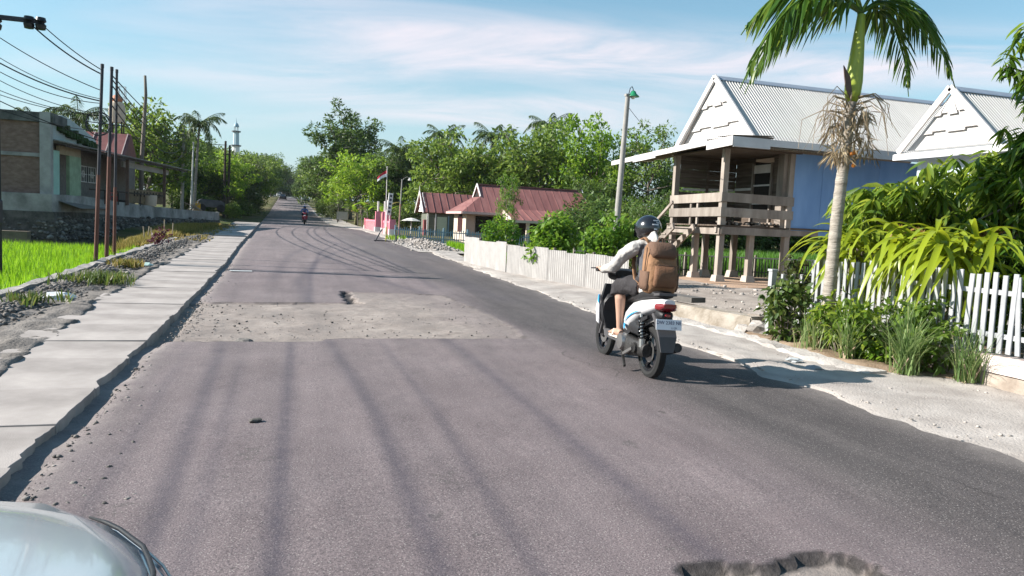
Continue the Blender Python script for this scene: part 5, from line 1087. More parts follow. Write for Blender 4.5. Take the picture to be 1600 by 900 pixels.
# stair down along the front
for xx in (11.25, 11.95): sp(MB().beam((xx, 20.55, 1.78), (xx, 23.3, .2), .06, .2), 'stringer', raw)
for k in range(8):
    t = (k+.6)/8.4; sp(MB().box((11.6, 20.55+2.75*t, 1.82-1.58*t), (.82, .24, .04)), 'tread', raw)
sp(MB().beam((11.2, 20.6, 2.5), (11.2, 23.2, 1.0), .05, .08), 'handrail', raw); sp(MB().beam((11.2, 23.1, .2), (11.2, 23.1, 1.1), .07, .07, (1, 0, 0)), 'newel', raw)
fw = empty('firewood', (13.3, 19.6, 1.87), 0, 'row of split firewood stacked on the porch edge', 'firewood'); rs_ = random.Random(12)
for k in range(15):
    x = -.9+k*.13; MB().tube([(x, -.06, .05+rs_.uniform(0, .05)), (x+rs_.uniform(-.06, .06), .45, .06+rs_.uniform(0, .05))], rs_.uniform(.035, .055), 6).build('log', raw_d if k % 3 else raw, fw)
# second house roof behind the mango trees
s2 = empty('neighbour_house', (17.5, 15.4, .2), 0, 'second white corrugated gable roof house behind the mango trees on the right', 'house')
tin_gable(s2, 16.3, 23.5, 15.6, 1.5, 4.08, 5.60, .28, False)
wpart(MB().box((19.9, 15.45, 3.0), (6.8, 2.6, 2.2)), 'wall', mat('pale_blue_boards', (.50, .58, .64), .75, .06, 2), s2)
wpart(MB().box((16.25, 15.45, 4.0), (.3, 3.5, .05)), 'skirt_roof', tin_r, s2); wpart(MB().box((16.08, 15.45, 3.93), (.04, 3.5, .16)), 'fascia_board', fz, s2)
wpart(MB().box((19.8, 13.62, 3.93), (7.4, .04, .2)), 'fascia_board', fz, s2)
for x, y in ((16.7, 14.3), (16.7, 16.6), (19.8, 14.3), (19.8, 16.6), (23, 14.3), (23, 16.6)): wpart(MB().beam((x, y, .0), (x, y, 1.95), .17, .17, (1, 0, 0)), 'post', raw, s2)
wpart(MB().box((19.9, 15.45, 1.9), (6.9, 2.7, .12)), 'floor', raw_d, s2)
# thin picket fence behind the stilt house
bk = empty('dark_fence', (11, 26.8, -.15), 0, 'thin dark picket fence with a pale top rail behind the stilts', 'fence'); bo = Vector(bk.location)
a, c = Vector((10.6, 27.0, -.14)), Vector((24.5, 26.0, -.14)); pk2 = MB().box((0, 0, .42), (.035, .025, .84)).mesh('picket', mat('dark_picket', (.07, .065, .055), .85, .2)); n = 104
for k in range(n+1): link('picket', pk2, bk, a.lerp(c, k/n)-bo, (0, .02*sin(k*2.7), 0))
for k in range(10): MB().box(a.lerp(c, k/9)+Vector((0, .03, .45))-bo, (.08, .06, .98)).build('post', raw, bk)
MB().beam(a+Vector((0, -.02, .82))-bo, c+Vector((0, -.02, .82))-bo, .03, .05).build('rail', mat('pale_rail', (.48, .46, .43), .8, .1), bk)
MB().beam(a+Vector((0, -.02, .25))-bo, c+Vector((0, -.02, .25))-bo, .03, .04).build('rail', _M['dark_picket'], bk)

# ------------------------------------------------------------------ drain beam, stones by the gate
dbm = empty('drain_beam', (6.8, 11.4, 0), 0, 'weathered concrete beam edging the open drain behind the scooter', 'beam')
mm = MB().beam((6.42, 13.0, .19), (7.16, 10.15, .17), .34, .30).mesh('beam', mat('weathered_concrete', (.20, .165, .125), .92, 0, 3, .6, 30, col2=(.40, .355, .305), detail=8), bevel=.02)
o = link('beam', mm, dbm); o.location = -Vector(dbm.location)
tag(MB().box((0, 0, .06), (.34, 1.0, .09)).build('drain_cover', mat('dark_grate', (.12, .11, .10), .85, .2, 6), loc=(6.85, 12.15, .35), rot=(0, 0, .25)), 'dark ribbed drain cover lying on the concrete beam', 'cover')
def boulder(x, y, z, s, label, seed, m=None):
    rs = random.Random(seed); bm = bmesh.new(); bmesh.ops.create_icosphere(bm, subdivisions=2, radius=1)
    for v in bm.verts:
        q = mnoise.noise(v.co*1.3+Vector((seed*3.1, 0, 0))); v.co *= 1+.45*q; v.co.x *= 1.25; v.co.z *= .7
    me = bpy.data.meshes.new('stone'); bm.to_mesh(me); bm.free(); me.materials.append(m or mat('brown_stone', (.23, .185, .15), .92, 0, 3, .5, 25, col2=(.40, .34, .285)))
    return tag(link('stone', me, None, (x, y, z), (0, 0, rs.uniform(0, 6)), s), label, 'stone')
boulder(7.05, 9.95, .14, .20, 'flat topped pale stone at the near end of the drain beam', 1, stone_w); boulder(7.25, 10.35, .22, .17, 'brown stone behind the near end of the drain beam', 2); boulder(7.32, 9.9, .14, .15, 'dark stone wedged beside the white gate post', 3)
boulder(6.85, 10.1, .12, .13, 'squarish pale stone leaning on the drain beam', 4, stone_w)
boulder(8.15, 6.55, .16, .20, 'brown rubble stone below the picket fence base', 5); boulder(8.0, 6.85, .12, .15, 'smaller pale stone left of the brown one under the fence', 6, stone_w); boulder(7.85, 7.05, .12, .13, 'grey stone among the lemongrass roots', 7, stone_g); boulder(8.05, 6.2, .08, .12, 'pale lump of stone at the right picture edge', 8, stone_w)
crumple('paper_cup', (6.02, 7.75, .09), .07, mat('grey_plastic', (.42, .45, .46)), 'crushed grey cup lying on the dusty shoulder', 9); crumple('plastic_bottle', (5.95, 7.3, .07), .09, mat('dull_grey', (.26, .27, .29), .5, .1), 'flattened grey bottle lying in the scooter shadow', 10)

# ------------------------------------------------------------------ white picket fence with base wall
wf = empty('white_fence', (7.5, 6, 0), 0, 'white picket fence on a low pink wall behind the lemongrass', 'fence'); wo_ = Vector(wf.location)
wpk = mat('picket_white', (.24, .25, .265), .7, 0, 4, .5, 25, col2=(.42, .42, .42), stretch=(1, 1, .3), isl=.06)
pk3 = MB().box((0, 0, .44), (.022, .062, .88)).mesh('picket', wpk, bevel=.004, seg=1); rs_ = random.Random(3); k = 0; y = 2.6
while y < 9.5:
    link('picket', pk3, wf, Vector((7.55-.02*(y-6)*0, y, .43+rs_.uniform(-.012, .012)))-wo_, (rs_.gauss(0, .018)+(-.10 if k in (31, 44) else 0), 0, rs_.uniform(-.10, .10)), (1, 1, rs_.uniform(.965, 1.03))); y += .112; k += 1
for zz in (.62, 1.10): wpart(MB().beam((7.575, 2.5, zz), (7.575, 9.5, zz), .03, .055), 'rail', wpk, wf)
for yy in (2.7, 5.1, 7.3, 9.4): wpart(MB().box((7.63, yy, .75), (.08, .08, 1.2)), 'post', wpk, wf)
wpart(MB().box((7.62, 6.0, .30), (.22, 7.0, .20)), 'base_wall', mat('pink_plaster', (.50, .38, .34), .9, 0, 3, .5, 25, col2=(.66, .58, .53), detail=7), wf)
wpart(MB().box((7.64, 6.0, .08), (.26, 7.0, .26)), 'footing', mat('brown_stone', (.3, .25, .2)), wf)
sf = empty('side_fence', (7.1, 9.75, 0), 0, 'short white fence with a thick gate post beside the leafy shrub', 'fence'); so2 = Vector(sf.location)
wpart(MB().box((7.05, 9.72, .55), (.085, .085, 1.05)), 'gate_post', wpk, sf); wpart(MB().box((7.05, 9.72, 1.09), (.11, .11, .03)), 'post_cap', wpk, sf)
for k in range(9): wpart(MB().box((7.3+k*.2, 9.8+k*.035, .60), (.05, .05, .86)), 'picket', wpk, sf)
for zz in (.38, .85): wpart(MB().beam((7.05, 9.75, zz), (9.0, 10.1, zz), .03, .05), 'rail', wpk, sf)
# ------------------------------------------------------------------ near plants
# areca palm
ap = empty('areca_palm', (7.12, 8.55, .05), 0, 'young areca palm with a green crownshaft and dry hanging stalks', 'palm tree')
tk_ = [(0, 0, -.1), (.02, .02, .8), (.05, .03, 1.8), (.09, .03, 2.7), (.12, .02, 3.42)]
tb = MB(); pts, rad = [], []
for i in range(61):
    t = i/60*4; j = min(3, int(t)); u = t-j; p = Vector(tk_[j]).lerp(Vector(tk_[j+1]), u); r = .090-.022*i/60
    pts.append(p); rad.append(r*(1.07 if i % 3 == 0 else 1.0))
tb.tube(pts, rad, 12); tb.build('trunk', mat('areca_bark', (.20, .172, .142), .88, 0, 3.2, .8, 18, col2=(.42, .375, .32), stretch=(.8, .8, 3.5), detail=9), ap, smooth=True)
MB().tube([(.12, .02, 3.40), (.125, .02, 3.52), (.13, .02, 3.68), (.14, .02, 3.95), (.15, .02, 4.28), (.16, .02, 4.56)], [.072, .105, .112, .095, .072, .05], 14).build('crownshaft', mat('crownshaft_green', (.24, .32, .035), .4, 0, 3, 0, 20, col2=(.40, .44, .06), stretch=(3, 3, .4), spec=.5), ap, smooth='all')
ar_fr = [frond_mesh('frond', 1.55, 36, .60, .046, d, 90+i, lf, G_areca, hg) for i, (d, lf, hg) in enumerate(((1.05, .75, .75), (1.35, .62, .9), (.70, .95, .6), (1.15, .40, .9)))]
rs_ = random.Random(17); ctr = Vector((.155, .02, 4.58))
for i, (az, v, s, tilt) in enumerate([(176, 1, 1.15, -.1), (158, 0, 1.1, -.12), (146, 1, 1.0, -.05), (342, 1, .92, -.08), (358, 0, .90, -.1), (12, 1, .85, .0), (90, 2, .9, -.3), (170, 2, 1.0, -.35), (335, 2, .95, -.4)]):
    link('frond', ar_fr[v], ap, ctr, (0, tilt, radians(az)), s)
dry = MB(); rs2 = np.random.RandomState(8)
for k in range(34):
    a = k*2.4; r0 = .08; z0 = 3.18+.30*rs2.rand(); L = .35+.45*rs2.rand(); d = Vector((cos(a), sin(a), 0)); p0 = Vector((.11, .02, z0))+d*r0
    up_ = .25*rs2.rand(); dry.tube([p0, p0+d*L*.35+Vector((0, 0, up_*.5)), p0+d*L*.62+Vector((rs2.randn()*.04, rs2.randn()*.04, up_*.3-.12)), p0+d*L*.72+Vector((rs2.randn()*.06, rs2.randn()*.06, -.35-L*.4*rs2.rand()))], [.010, .007, .005, .003], 4)
dry.build('dry_stalks', mat('dry_stalk', (.22, .16, .10), .9, 0, 4, .3, 20, col2=(.38, .30, .20)), ap)
V, Fc = clumps(rs2, [(.11+.22*cos(a), .02+.22*sin(a), 2.98+.28*sin(a*3)) for a in np.arange(0, 6.2, .45)], .16, 40, .2, .022, 1.2, shell=.1)
link('dry_leaflets', mesh_np('dry_leaflets', V, Fc, G_dead), ap)
for k, (dx, dz) in enumerate(((.06, 2.72), (.02, 2.70), (.07, 2.55))): MB().lathe([(0, -.035), (.024, -.02), (.028, 0), (.018, .025), (0, .032)], 8, (.05+dx, -.12, dz)).build('fruit', mat('orange_fruit', (.62, .20, .03), .5, .1), ap, smooth='all')
MB().prism([(0, 0), (.05, .1), (.07, .28), (.03, .36), (0, .42), (-.02, .3), (-.04, .12)], .015, ((.0, -.09, 3.42), (1, 0, 0), (-.35, 0, 1))).build('dead_sheath', mat('sheath_brown', (.13, .085, .07), .85, .2), ap)
# strap leaved plants: each leaf its own piece
def strap_mesh(seed, L, wd, droop):
    rs = random.Random(seed); n = 9; vs = []; up_ = rs.uniform(.55, .95)
    for k in range(n):
        t = k/(n-1); x = L*(t-.10*t**3); z = L*(up_*t - droop*t**2); hw_ = wd/2*(sin(pi*min(1, t*.86+.14))**.6); c = .35*hw_
        vs += [(x, -hw_, z+c), (x, 0, z), (x, hw_, z+c)]
    b = MB(); b.add(vs, [f for k in range(n-1) for f in ((3*k, 3*k+3, 3*k+4, 3*k+1), (3*k+1, 3*k+4, 3*k+5, 3*k+2))]); return b.mesh('strap_leaf', G_strap, smooth='all', fix=False)
straps = [strap_mesh(i, l, w_, d) for i, (l, w_, d) in enumerate(((.90, .082, 1.0), (1.0, .076, 1.15), (.75, .082, .85), (1.05, .086, 1.25), (.65, .072, .65)))]
def strap_plant(x, y, z, n, label, seed, spread=.35, sc=1.0, hh_=.9, bias=None):
    rs = random.Random(seed); e = empty('strap_leaf_plant', (x, y, z), 0, label, 'plant', 'strap leaved plants behind the fence')
    sm = MB()
    for k in range(5): sm.tube([(rs.uniform(-.1, .1), rs.uniform(-.1, .1), -z), (rs.uniform(-spread, spread)*.8, rs.uniform(-spread, spread)*.8, hh_*.8)], [.03, .02], 6)
    sm.build('stems', bark, e)['kind'] = 'stuff'
    for k in range(n):
        a = rs.uniform(0, 2*pi) if bias is None or rs.random() < .3 else bias + rs.gauss(0, .75)
        o = link('strap_leaf', straps[k % 5], e, (rs.uniform(-spread, spread), rs.uniform(-spread, spread), hh_*rs.uniform(.55, 1.05)), (rs.uniform(-.35, .35), rs.uniform(-.25, .45), a), sc*rs.uniform(.8, 1.15))
    return e
strap_plant(8.2, 7.72, .85, 170, 'big mound of long arching yellow green strap leaves spilling over the picket fence', 1, .50, 1.0, .80, radians(215))
strap_plant(8.0, 9.15, .85, 60, 'smaller yellowish strap leaved plant left of the areca trunk', 2, .26, .85, .80, radians(190))
# mango type foliage: rosettes of drooping lance leaves
def rosette_tree(name, x, y, z, pts, per, L, W, label, cat, seed, m, trunk_pts, cone=.55, group=None, tr=.05):
    rs = np.random.RandomState(seed); e = empty(name, (x, y, z), 0, label, cat, group); pts = np.array(pts, float); n = len(pts)*per
    P0 = np.repeat(pts, per, 0) + rs.randn(n, 3)*.035; a = rs.uniform(0, 6.283, n); o = unit(np.stack([np.cos(a), np.sin(a), np.zeros(n)], -1))
    D = o*cone*(.6+.8*rs.rand(n, 1)) + np.array([0, 0, -1.])*(.05+.75*rs.rand(n, 1)) + rs.randn(n, 3)*.12; s = rs.uniform(.65, 1.2, n)
    V, Fc = leaf_arrays(rs, P0, D, L*s, W*s, .22, n_up=o+np.array([0, 0, .8])); link('crown', mesh_np('crown', V, Fc, m), e)
    b = MB(); root = Vector(trunk_pts[0]); b.tube(trunk_pts, [tr*(1-.12*i) for i in range(len(trunk_pts))], 7); hub = Vector(trunk_pts[-1])
    for k in range(0, len(pts), max(1, len(pts)//40)): 
        q = Vector(pts[k]); s0 = Vector(trunk_pts[-1]) if q.z > trunk_pts[-1][2] else Vector(trunk_pts[len(trunk_pts)//2]); b.tube([s0, s0.lerp(q, .55)+Vector((0, 0, .12)), q], [tr*.35, tr*.22, tr*.1], 4)
    b.build('trunk', bark, e); return e
def blob(rs, n, c, r): d = unit(rs.randn(n, 3)); return np.array(c) + d*np.array(r)*(rs.rand(n, 1)**.35)
rs = np.random.RandomState(40)
rosette_tree('mango_tree', 9.6, 8.9, .1, np.concatenate([blob(rs, 95, (.2, 0, 2.15), (1.0, .8, .78)), blob(rs, 85, (-.85, .45, 1.95), (.9, .6, .6)), blob(rs, 70, (.3, -.1, 1.2), (1.2, .7, .8))]), 16, .27, .062, 'bushy young mango tree with dark drooping leaves behind the picket fence', 'tree', 1, G_mango, [(0, 0, 0), (.05, 0, .6), (.0, .05, 1.2), (.1, 0, 1.7)])
ym_ = leafmat('leaf_mango_young', [(.20, .17, .03), (.30, .20, .05), (.38, .22, .08), (.24, .26, .04)], .4)
rosette_tree('mango_flush', 9.3, 8.6, .1, np.concatenate([blob(rs, 7, (.35, -.4, 1.62), (.35, .2, .14)), blob(rs, 4, (-.75, .0, 1.75), (.25, .2, .2)), blob(rs, 4, (.9, -.5, 1.15), (.15, .1, .12)), blob(rs, 3, (-.3, -.3, 1.35), (.2, .1, .1))]), 13, .22, .05, 'copper coloured new leaf tufts hanging from the young mango tree', 'foliage', 2, ym_, [(.3, .3, 0), (.2, .2, .7), (.2, .1, 1.3)], .4, None, .02)
rosette_tree('mango_tree', 9.75, 7.75, .1, np.concatenate([blob(rs, 170, (.2, .1, 1.9), (.85, 1.1, 1.2)), blob(rs, 150, (.5, -.1, 3.2), (.8, 1.0, 1.0)), blob(rs, 70, (-.15, .45, 1.0), (.7, .7, .8)), blob(rs, 40, (.25, .25, 4.2), (.45, .6, .55))]), 17, .27, .050, 'tall mango tree with yellow green drooping leaves at the right picture edge', 'tree', 3, leafmat('leaf_mango_tall', [(.03, .08, .010), (.07, .15, .014), (.14, .23, .02), (.25, .31, .03)], .45, .35, .5), [(.4, 0, 0), (.4, .05, 1.0), (.45, 0, 2.2), (.5, 0, 3.4)], .5, None, .09)  # own yellow green leaf tones of the tall mango
rosette_tree('mango_tree', 11.2, 10.0, .1, np.concatenate([blob(rs, 120, (0, 0, 1.8), (1.5, .9, 1.0)), blob(rs, 70, (-1.3, .6, 1.3), (1.0, .8, .9))]), 15, .28, .07, 'dark mango foliage in the shade behind the other mango trees', 'tree', 4, G_mango, [(0, 0, 0), (.05, 0, .8), (0, .05, 1.6)], .5, None, .08)
# leafy shrub at the gate post and undergrowth in the bed
def leafy(name, x, y, z, C, r, per, L, W, m, label, seed, cat='shrub', fold=.15):
    rs = np.random.RandomState(seed); e = empty(name, (x, y, z), 0, label, cat); V, Fc = clumps(rs, C, r, per, L, W, .45, fold); link('foliage', mesh_np('foliage', V, Fc, m), e); b = MB()
    for c in C[::2]: b.tube([(c[0]*.25, c[1]*.25, 0), (c[0]*.6, c[1]*.6, c[2]*.6), tuple(c)], [.014, .010, .004], 4)
    b.build('stems', bark, e); return e
rs = np.random.RandomState(50)
leafy('leafy_shrub', 6.98, 9.2, .06, blob(rs, 34, (0, 0, .52), (.36, .40, .42)), .12, 26, .10, .055, G_shrub, 'leafy shrub with bronze tinged leaves beside the white gate post', 1)
leafy('leafy_shrub', 7.9, 10.0, .1, blob(rs, 20, (0, 0, .85), (.55, .3, .35)), .14, 24, .10, .06, leafmat('leaf_bronze', [(.05, .035, .02), (.06, .08, .02), (.10, .13, .03)], .3), 'dark bronze leaved shrub behind the short white fence', 2)
leafy('leafy_shrub', 7.1, 8.15, .06, blob(rs, 46, (0, 0, .40), (.28, .60, .42)), .12, 26, .12, .05, G_mango, 'dark green undergrowth at the foot of the areca palm', 3)
leafy('leafy_shrub', 7.32, 7.35, .06, blob(rs, 46, (0, 0, .45), (.16, .75, .48)), .12, 26, .11, .05, G_mid, 'green undergrowth between the lemongrass clumps and the fence', 4)
leafy('leafy_shrub', 7.05, 7.75, .06, blob(rs, 12, (0, 0, .15), (.2, .35, .12)), .09, 20, .10, .035, G_bright, 'low fresh green weeds along the kerb in front of the undergrowth', 5)
def lemongrass(x, y, h, n, label, seed, r=.09, lean=.9):
    rs = np.random.RandomState(seed); e = empty('lemongrass', (x, y, .07), 0, label, 'grass clump', 'lemongrass clumps'); N = n; a = rs.uniform(0, 6.283, N); l = lean*rs.rand(N)**.7; Hh = h*rs.uniform(.55, 1.1, N); B = np.stack([rs.randn(N)*r, rs.randn(N)*r, 0*a], -1)
    d = np.stack([np.cos(a), np.sin(a), 0*a], -1); sd = np.stack([-np.sin(a), np.cos(a), 0*a], -1); V = []
    for t in (0, .3, .6, .85, 1.0):
        c = B + d*(l*Hh)[:, None]*(t**1.6)[None, None] if False else B + d*((l*Hh)*(t**1.6))[:, None] + np.array([0, 0, 1.])*(Hh*(t-.42*l*t**3.0))[:, None]; w2 = .0062*(1.05-t)**.5+.0008
        V += [c-sd*w2, c+sd*w2]
    V = np.stack(V, 1); b = 10*np.arange(N)[:, None]; Fc = np.concatenate([b+np.array([[2*k, 2*k+1, 2*k+3, 2*k+2]]) for k in range(4)])
    link('blades', mesh_np('blades', V.reshape(-1, 3), Fc, G_lemon), e); q = MB()
    for k in range(10): q.tube([(rs.randn()*.05, rs.randn()*.05, -.03), (rs.randn()*.06, rs.randn()*.06, .2)], [.012, .008], 5)
    q.build('stalk_bases', mat('stalk_straw', (.38, .29, .2), .85, .2), e); return e
lemongrass(6.98, 6.98, .90, 200, 'tall fountain of lemongrass in the middle of the bed', 1, .055); lemongrass(6.84, 7.76, .74, 110, 'lemongrass clump growing from a mound of soil left of the tall one', 2, .05); lemongrass(7.40, 6.52, .70, 110, 'lemongrass clump nearest the right end of the bed', 3, .06, .8); lemongrass(6.9, 8.5, .62, 110, 'thin lemongrass shoots at the foot of the areca trunk', 4, .12, .7)
lemongrass(7.2, 7.12, .5, 90, 'short arching lemongrass just right of the tall fountain', 5, .1, 1.0)
# bushes over the corrugated fence, shrubs by the maroon house
rs = np.random.RandomState(60)
def bushy(x, y, z, C, r, per, L, W, m, label, seed): return leafy('bush', x, y, z, C, r, per, L, W, m, label, seed, 'bush', 0.0)
G_gam = leafmat('leaf_gamal', [(.035, .09, .010), (.07, .16, .014), (.12, .24, .02), (.20, .32, .03)], .45)
bushy(6.95, 19.3, .1, np.concatenate([blob(rs, 46, (0, 0, 1.25), (.5, .75, .62)), blob(rs, 16, (-.45, -.3, .75), (.35, .4, .3))]), .19, 36, .17, .08, G_gam, 'light green bush drooping over the corrugated fence, left of the lamp pole', 1)
bushy(8.3, 18.4, .1, np.concatenate([blob(rs, 54, (0, 0, 1.25), (.75, .7, .65)), blob(rs, 14, (-.6, -.3, .6), (.4, .4, .3))]), .19, 36, .17, .08, G_gam, 'light green bush at the foot of the grey lamp pole', 2)
bushy(10.6, 22.5, .1, blob(rs, 50, (0, 0, 1.2), (.9, .9, .9)), .22, 34, .18, .08, G_mid, 'darker bush behind the scooter rider beside the stilt house stair', 3)
bushy(9.4, 33.0, .1, blob(rs, 44, (0, 0, .95), (1.0, .8, .8)), .24, 34, .2, .09, G_gam, 'round green bush at the left end of the corrugated fence', 4)
bushy(12.3, 33.5, .0, blob(rs, 40, (0, 0, .7), (1.4, .8, .7)), .24, 32, .2, .09, G_dark, 'low dark bush before the porch of the maroon roofed house', 5)
tree('airy', 1, 12.2, 42, 4.5, 'small thin leaved tree in front of the maroon roof', leaf=G_gam, z=.1, wide=.55, wood=bark_pale)
tree('mango', 1, 20.5, 40, 3.3, 'dense low tree right of the maroon roofed house', leaf=G_dark, z=-.1, rz=1)
# bananas by the right road edge
def banana(x, y, h, n, label, seed):
    rs = random.Random(seed); e = empty('banana_plant', (x, y, zg(x, y)), 0, label, 'banana plant', 'banana plants by the road')
    MB().tube([(0, 0, -.1), (.02, 0, h*.3), (0, .03, h*.6)], [.14, .11, .08], 8).build('stem', mat('banana_stem', (.20, .19, .08), .7, .2, 3), e, smooth='all')
    for k in range(n):
        L = h*rs.uniform(.5, .75); vs = []; m_ = 8; up_ = rs.uniform(.5, 1.3); dr = up_*rs.uniform(.6, 1.1)
        for j in range(m_):
            t = j/(m_-1); xx = L*(t-.12*t**3); zz = L*(up_*t-dr*t*t); hw_ = .22*sin(pi*min(1, .1+t*.88))**.5*(h/3); vs += [(xx, -hw_, zz-.25*hw_), (xx, 0, zz), (xx, hw_, zz-.25*hw_)]
        MB().add(vs, [f for j in range(m_-1) for f in ((3*j, 3*j+3, 3*j+4, 3*j+1), (3*j+1, 3*j+4, 3*j+5, 3*j+2))]).build('banana_leaf', G_bright if k % 3 else G_dry, e, (0, .03, h*.56), (0, 0, 2.4*k+rs.uniform(-.3, .3)), smooth='all', fix=False)
    return e
banana(7.6, 76, 3.3, 9, 'tallest banana plant below the bright spreading tree', 1); banana(8.6, 73, 2.8, 8, 'banana plant nearest the pink wall', 2); banana(6.6, 78.5, 2.6, 8, 'banana plant beside the grey sign board', 3); banana(9.6, 75, 3.2, 8, 'banana plant behind the pink wall pier', 4)
for i, (x, y, h) in enumerate([(6.6, 71.5, 1.3), (7.1, 70.5, 1.5), (7.5, 69.6, 1.2), (6.4, 73, 1.4)]): tag(MB().tube([(0, 0, -.1), (-.12*(i % 2), 0, h)], .05, 6).build('stake', wood_p, loc=(x, y, .55)), 'pale wooden stake in front of the banana plants', 'stake', 'stakes by the bananas')
# ------------------------------------------------------------------ scooter (local: y forward, z up, rear wheel contact at the origin)
black_p = mat('black_plastic', (.018, .018, .02), .5, .2, 8, .1, 60); gloss_k = mat('gloss_black', (.012, .012, .014), .2, .1, spec=.6, coat=.5); rubber = mat('rubber', (.02, .02, .02), .85, .2)
alloy = mat('alloy', (.35, .34, .33), .35, .1, metal=.9); grey_p = mat('grey_plastic_panel', (.075, .072, .075), .45, .12, 5); engine_m = mat('engine_metal', (.04, .038, .037), .5, .5, 8, .5, 40, metal=.4)
red_lens = mat('red_lens', (.20, .012, .018), .15, .05, spec=.7, coat=.6); seat_m = mat('seat_vinyl', (.016, .015, .016), .6, .2, 10, .2, 80)
def ell(cy, cz, hw, hz, n=14, sq=2.4, x0=0):
    """superellipse ring in the xz plane at station cy"""
    r = []
    for k in range(n):
        t = 2*pi*k/n; c, s = cos(t), sin(t); r.append(Vector((x0+math.copysign(abs(c)**(2/sq), c)*hw, cy, cz+math.copysign(abs(s)**(2/sq), s)*hz)))
    return r
def wheel(e, y, R, wd, nm='wheel'):
    wv = empty(nm, (0, y, R)); wv.parent = e
    MB().lathe([(R-.075, -wd*.42), (R-.045, -wd*.5), (R-.012, -wd*.34), (R, 0), (R-.012, wd*.34), (R-.045, wd*.5), (R-.075, wd*.42)], 28, axis='x', closed=True).build('tyre', rubber, wv, smooth=True)
    rim = MB(); rim.lathe([(R-.075, -wd*.40), (R-.105, -wd*.34), (R-.105, wd*.34), (R-.075, wd*.40)], 24, axis='x', closed=True); rim.lathe([(0, -.05), (.045, -.05), (.055, 0), (.045, .05), (0, .05)], 12, axis='x')
    for k in range(5):
        a = 2*pi*k/5; rim.beam((0, cos(a)*.03, sin(a)*.03), (0, cos(a+.12)*(R-.1), sin(a+.12)*(R-.1)), .045, .03, (1, 0, 0))
    rim.build('rim', gloss_k, wv, smooth=True); 
    MB().lathe([(.055, -wd*.30), (.115, -wd*.30), (.115, -wd*.25), (.055, -wd*.25)], 20, axis='x', closed=True).build('brake_disc', alloy, wv); return wv
def scooter(loc, rz, lean, label, paint, stripe, front_m, plate=True, group='scooters'):
    e = empty('scooter', loc, rz, label, 'scooter', group); e.rotation_mode = 'XYZ'; e.rotation_euler = (0, lean, rz)
    B = lambda mb, nm, m, **k: mb.build(nm, m, e, **k)
    wheel(e, 0, .29, .105); wheel(e, 1.36, .285, .085, 'front_wheel')
    # engine, case and swing arm on the left
    B(MB().loft([ell(-.06, .30, .05, .07, x0=-.09), ell(.08, .31, .06, .085, x0=-.10), ell(.30, .30, .075, .11, x0=-.11), ell(.46, .32, .075, .13, x0=-.10), ell(.58, .34, .05, .10, x0=-.08)]), 'engine_case', engine_m, smooth=True)
    B(MB().lathe([(0, -.06), (.085, -.055), (.095, -.03), (.10, .02)], 18, (-.155, .42, .33), 'x'), 'case_cover', alloy, smooth=True)
    B(MB().lathe([(0, -.03), (.055, -.03), (.06, .02)], 14, (-.15, .10, .31), 'x'), 'gear_cover', engine_m, smooth=True)
    B(MB().box((.0, .46, .36), (.22, .26, .2)), 'engine_block', engine_m, bevel=.03)
    B(MB().loft([ell(.35, .50, .045, .06, x0=-.10), ell(.22, .52, .05, .08, x0=-.105), ell(.10, .50, .04, .07, x0=-.10)]), 'air_box', black_p, smooth=True)
    B(MB().tube([(-.12, .0, .36), (-.115, .10, .68)], .02, 8), 'shock_rod', alloy); 
    sp_ = MB(); n = 90; sp_.tube([Vector((-.12+.005*t/n, .02+.075*t/n, .41+.24*t/n)) + Vector((cos(t*2*pi/13)*.036, sin(t*2*pi/13)*.036, 0)) for t in range(n+1)], .0095, 5); B(sp_, 'shock_spring', gloss_k, smooth=True)
    B(MB().tube([(-.12, .01, .33), (-.12, .02, .42)], [.035, .035], 10), 'shock_collar', alloy)
    ex = MB().tube([(.10, .55, .22), (.14, .4, .2), (.16, .2, .27), (.165, -.02, .33), (.17, -.25, .38)], [.02, .022, .055, .065, .05], 12); B(ex, 'exhaust', engine_m, smooth=True)
    B(MB().beam((-.13, .52, .24), (-.17, .30, .07), .025, .03), 'kick_stand', engine_m); B(MB().beam((-.18, .12, .30), (-.20, .30, .21), .025, .03), 'kick_lever', alloy)
    # tail body
    body = [ell(.62, .50, .10, .10), ell(.52, .56, .135, .16), ell(.36, .66, .155, .14), ell(.16, .735, .16, .105), ell(-.06, .785, .145, .085), ell(-.22, .825, .105, .06), ell(-.31, .85, .06, .03)]
    B(MB().loft(body), 'side_body', paint, smooth=True)
    for s in (-1, 1):                                         # blue graphics, 4 mm proud of the panel
        st_ = MB(); pts = [(.48, .55, .012), (.40, .60, .020), (.28, .655, .018), (.16, .695, .012), (.08, .715, .004)]
        def xs_at(y): return s*(float(np.interp(y, [-.06, .16, .36, .52], [.145, .16, .155, .135]))+.004)
        st_.add([v for (y, z, h) in pts for v in ((xs_at(y), y, z-h*.5), (xs_at(y), y, z+h*.5))], [(2*k, 2*k+2, 2*k+3, 2*k+1) for k in range(len(pts)-1)]); B(st_, 'stripe', stripe)
        B(MB().add([(xs_at(.50), .50, .47), (xs_at(.44), .44, .47), (xs_at(.44), .44, .53), (xs_at(.50), .50, .53)], [(0, 1, 2, 3)]), 'badge', stripe)
        B(MB().prism([(.62, .40), (.40, .46), (.12, .62), (-.1, .69), (-.1, .655), (.1, .575), (.36, .42), (.6, .34)], .03, ((s*.125, 0, 0), (0, 1, 0), (0, 0, 1))), 'lower_cover', black_p)
        B(MB().beam((s*.11, .0, .895), (s*.09, -.24, .93), .022, .025), 'grab_rail', grey_p)
    B(MB().beam((-.1, -.24, .93), (.1, -.24, .93), .03, .025), 'grab_rail', grey_p)
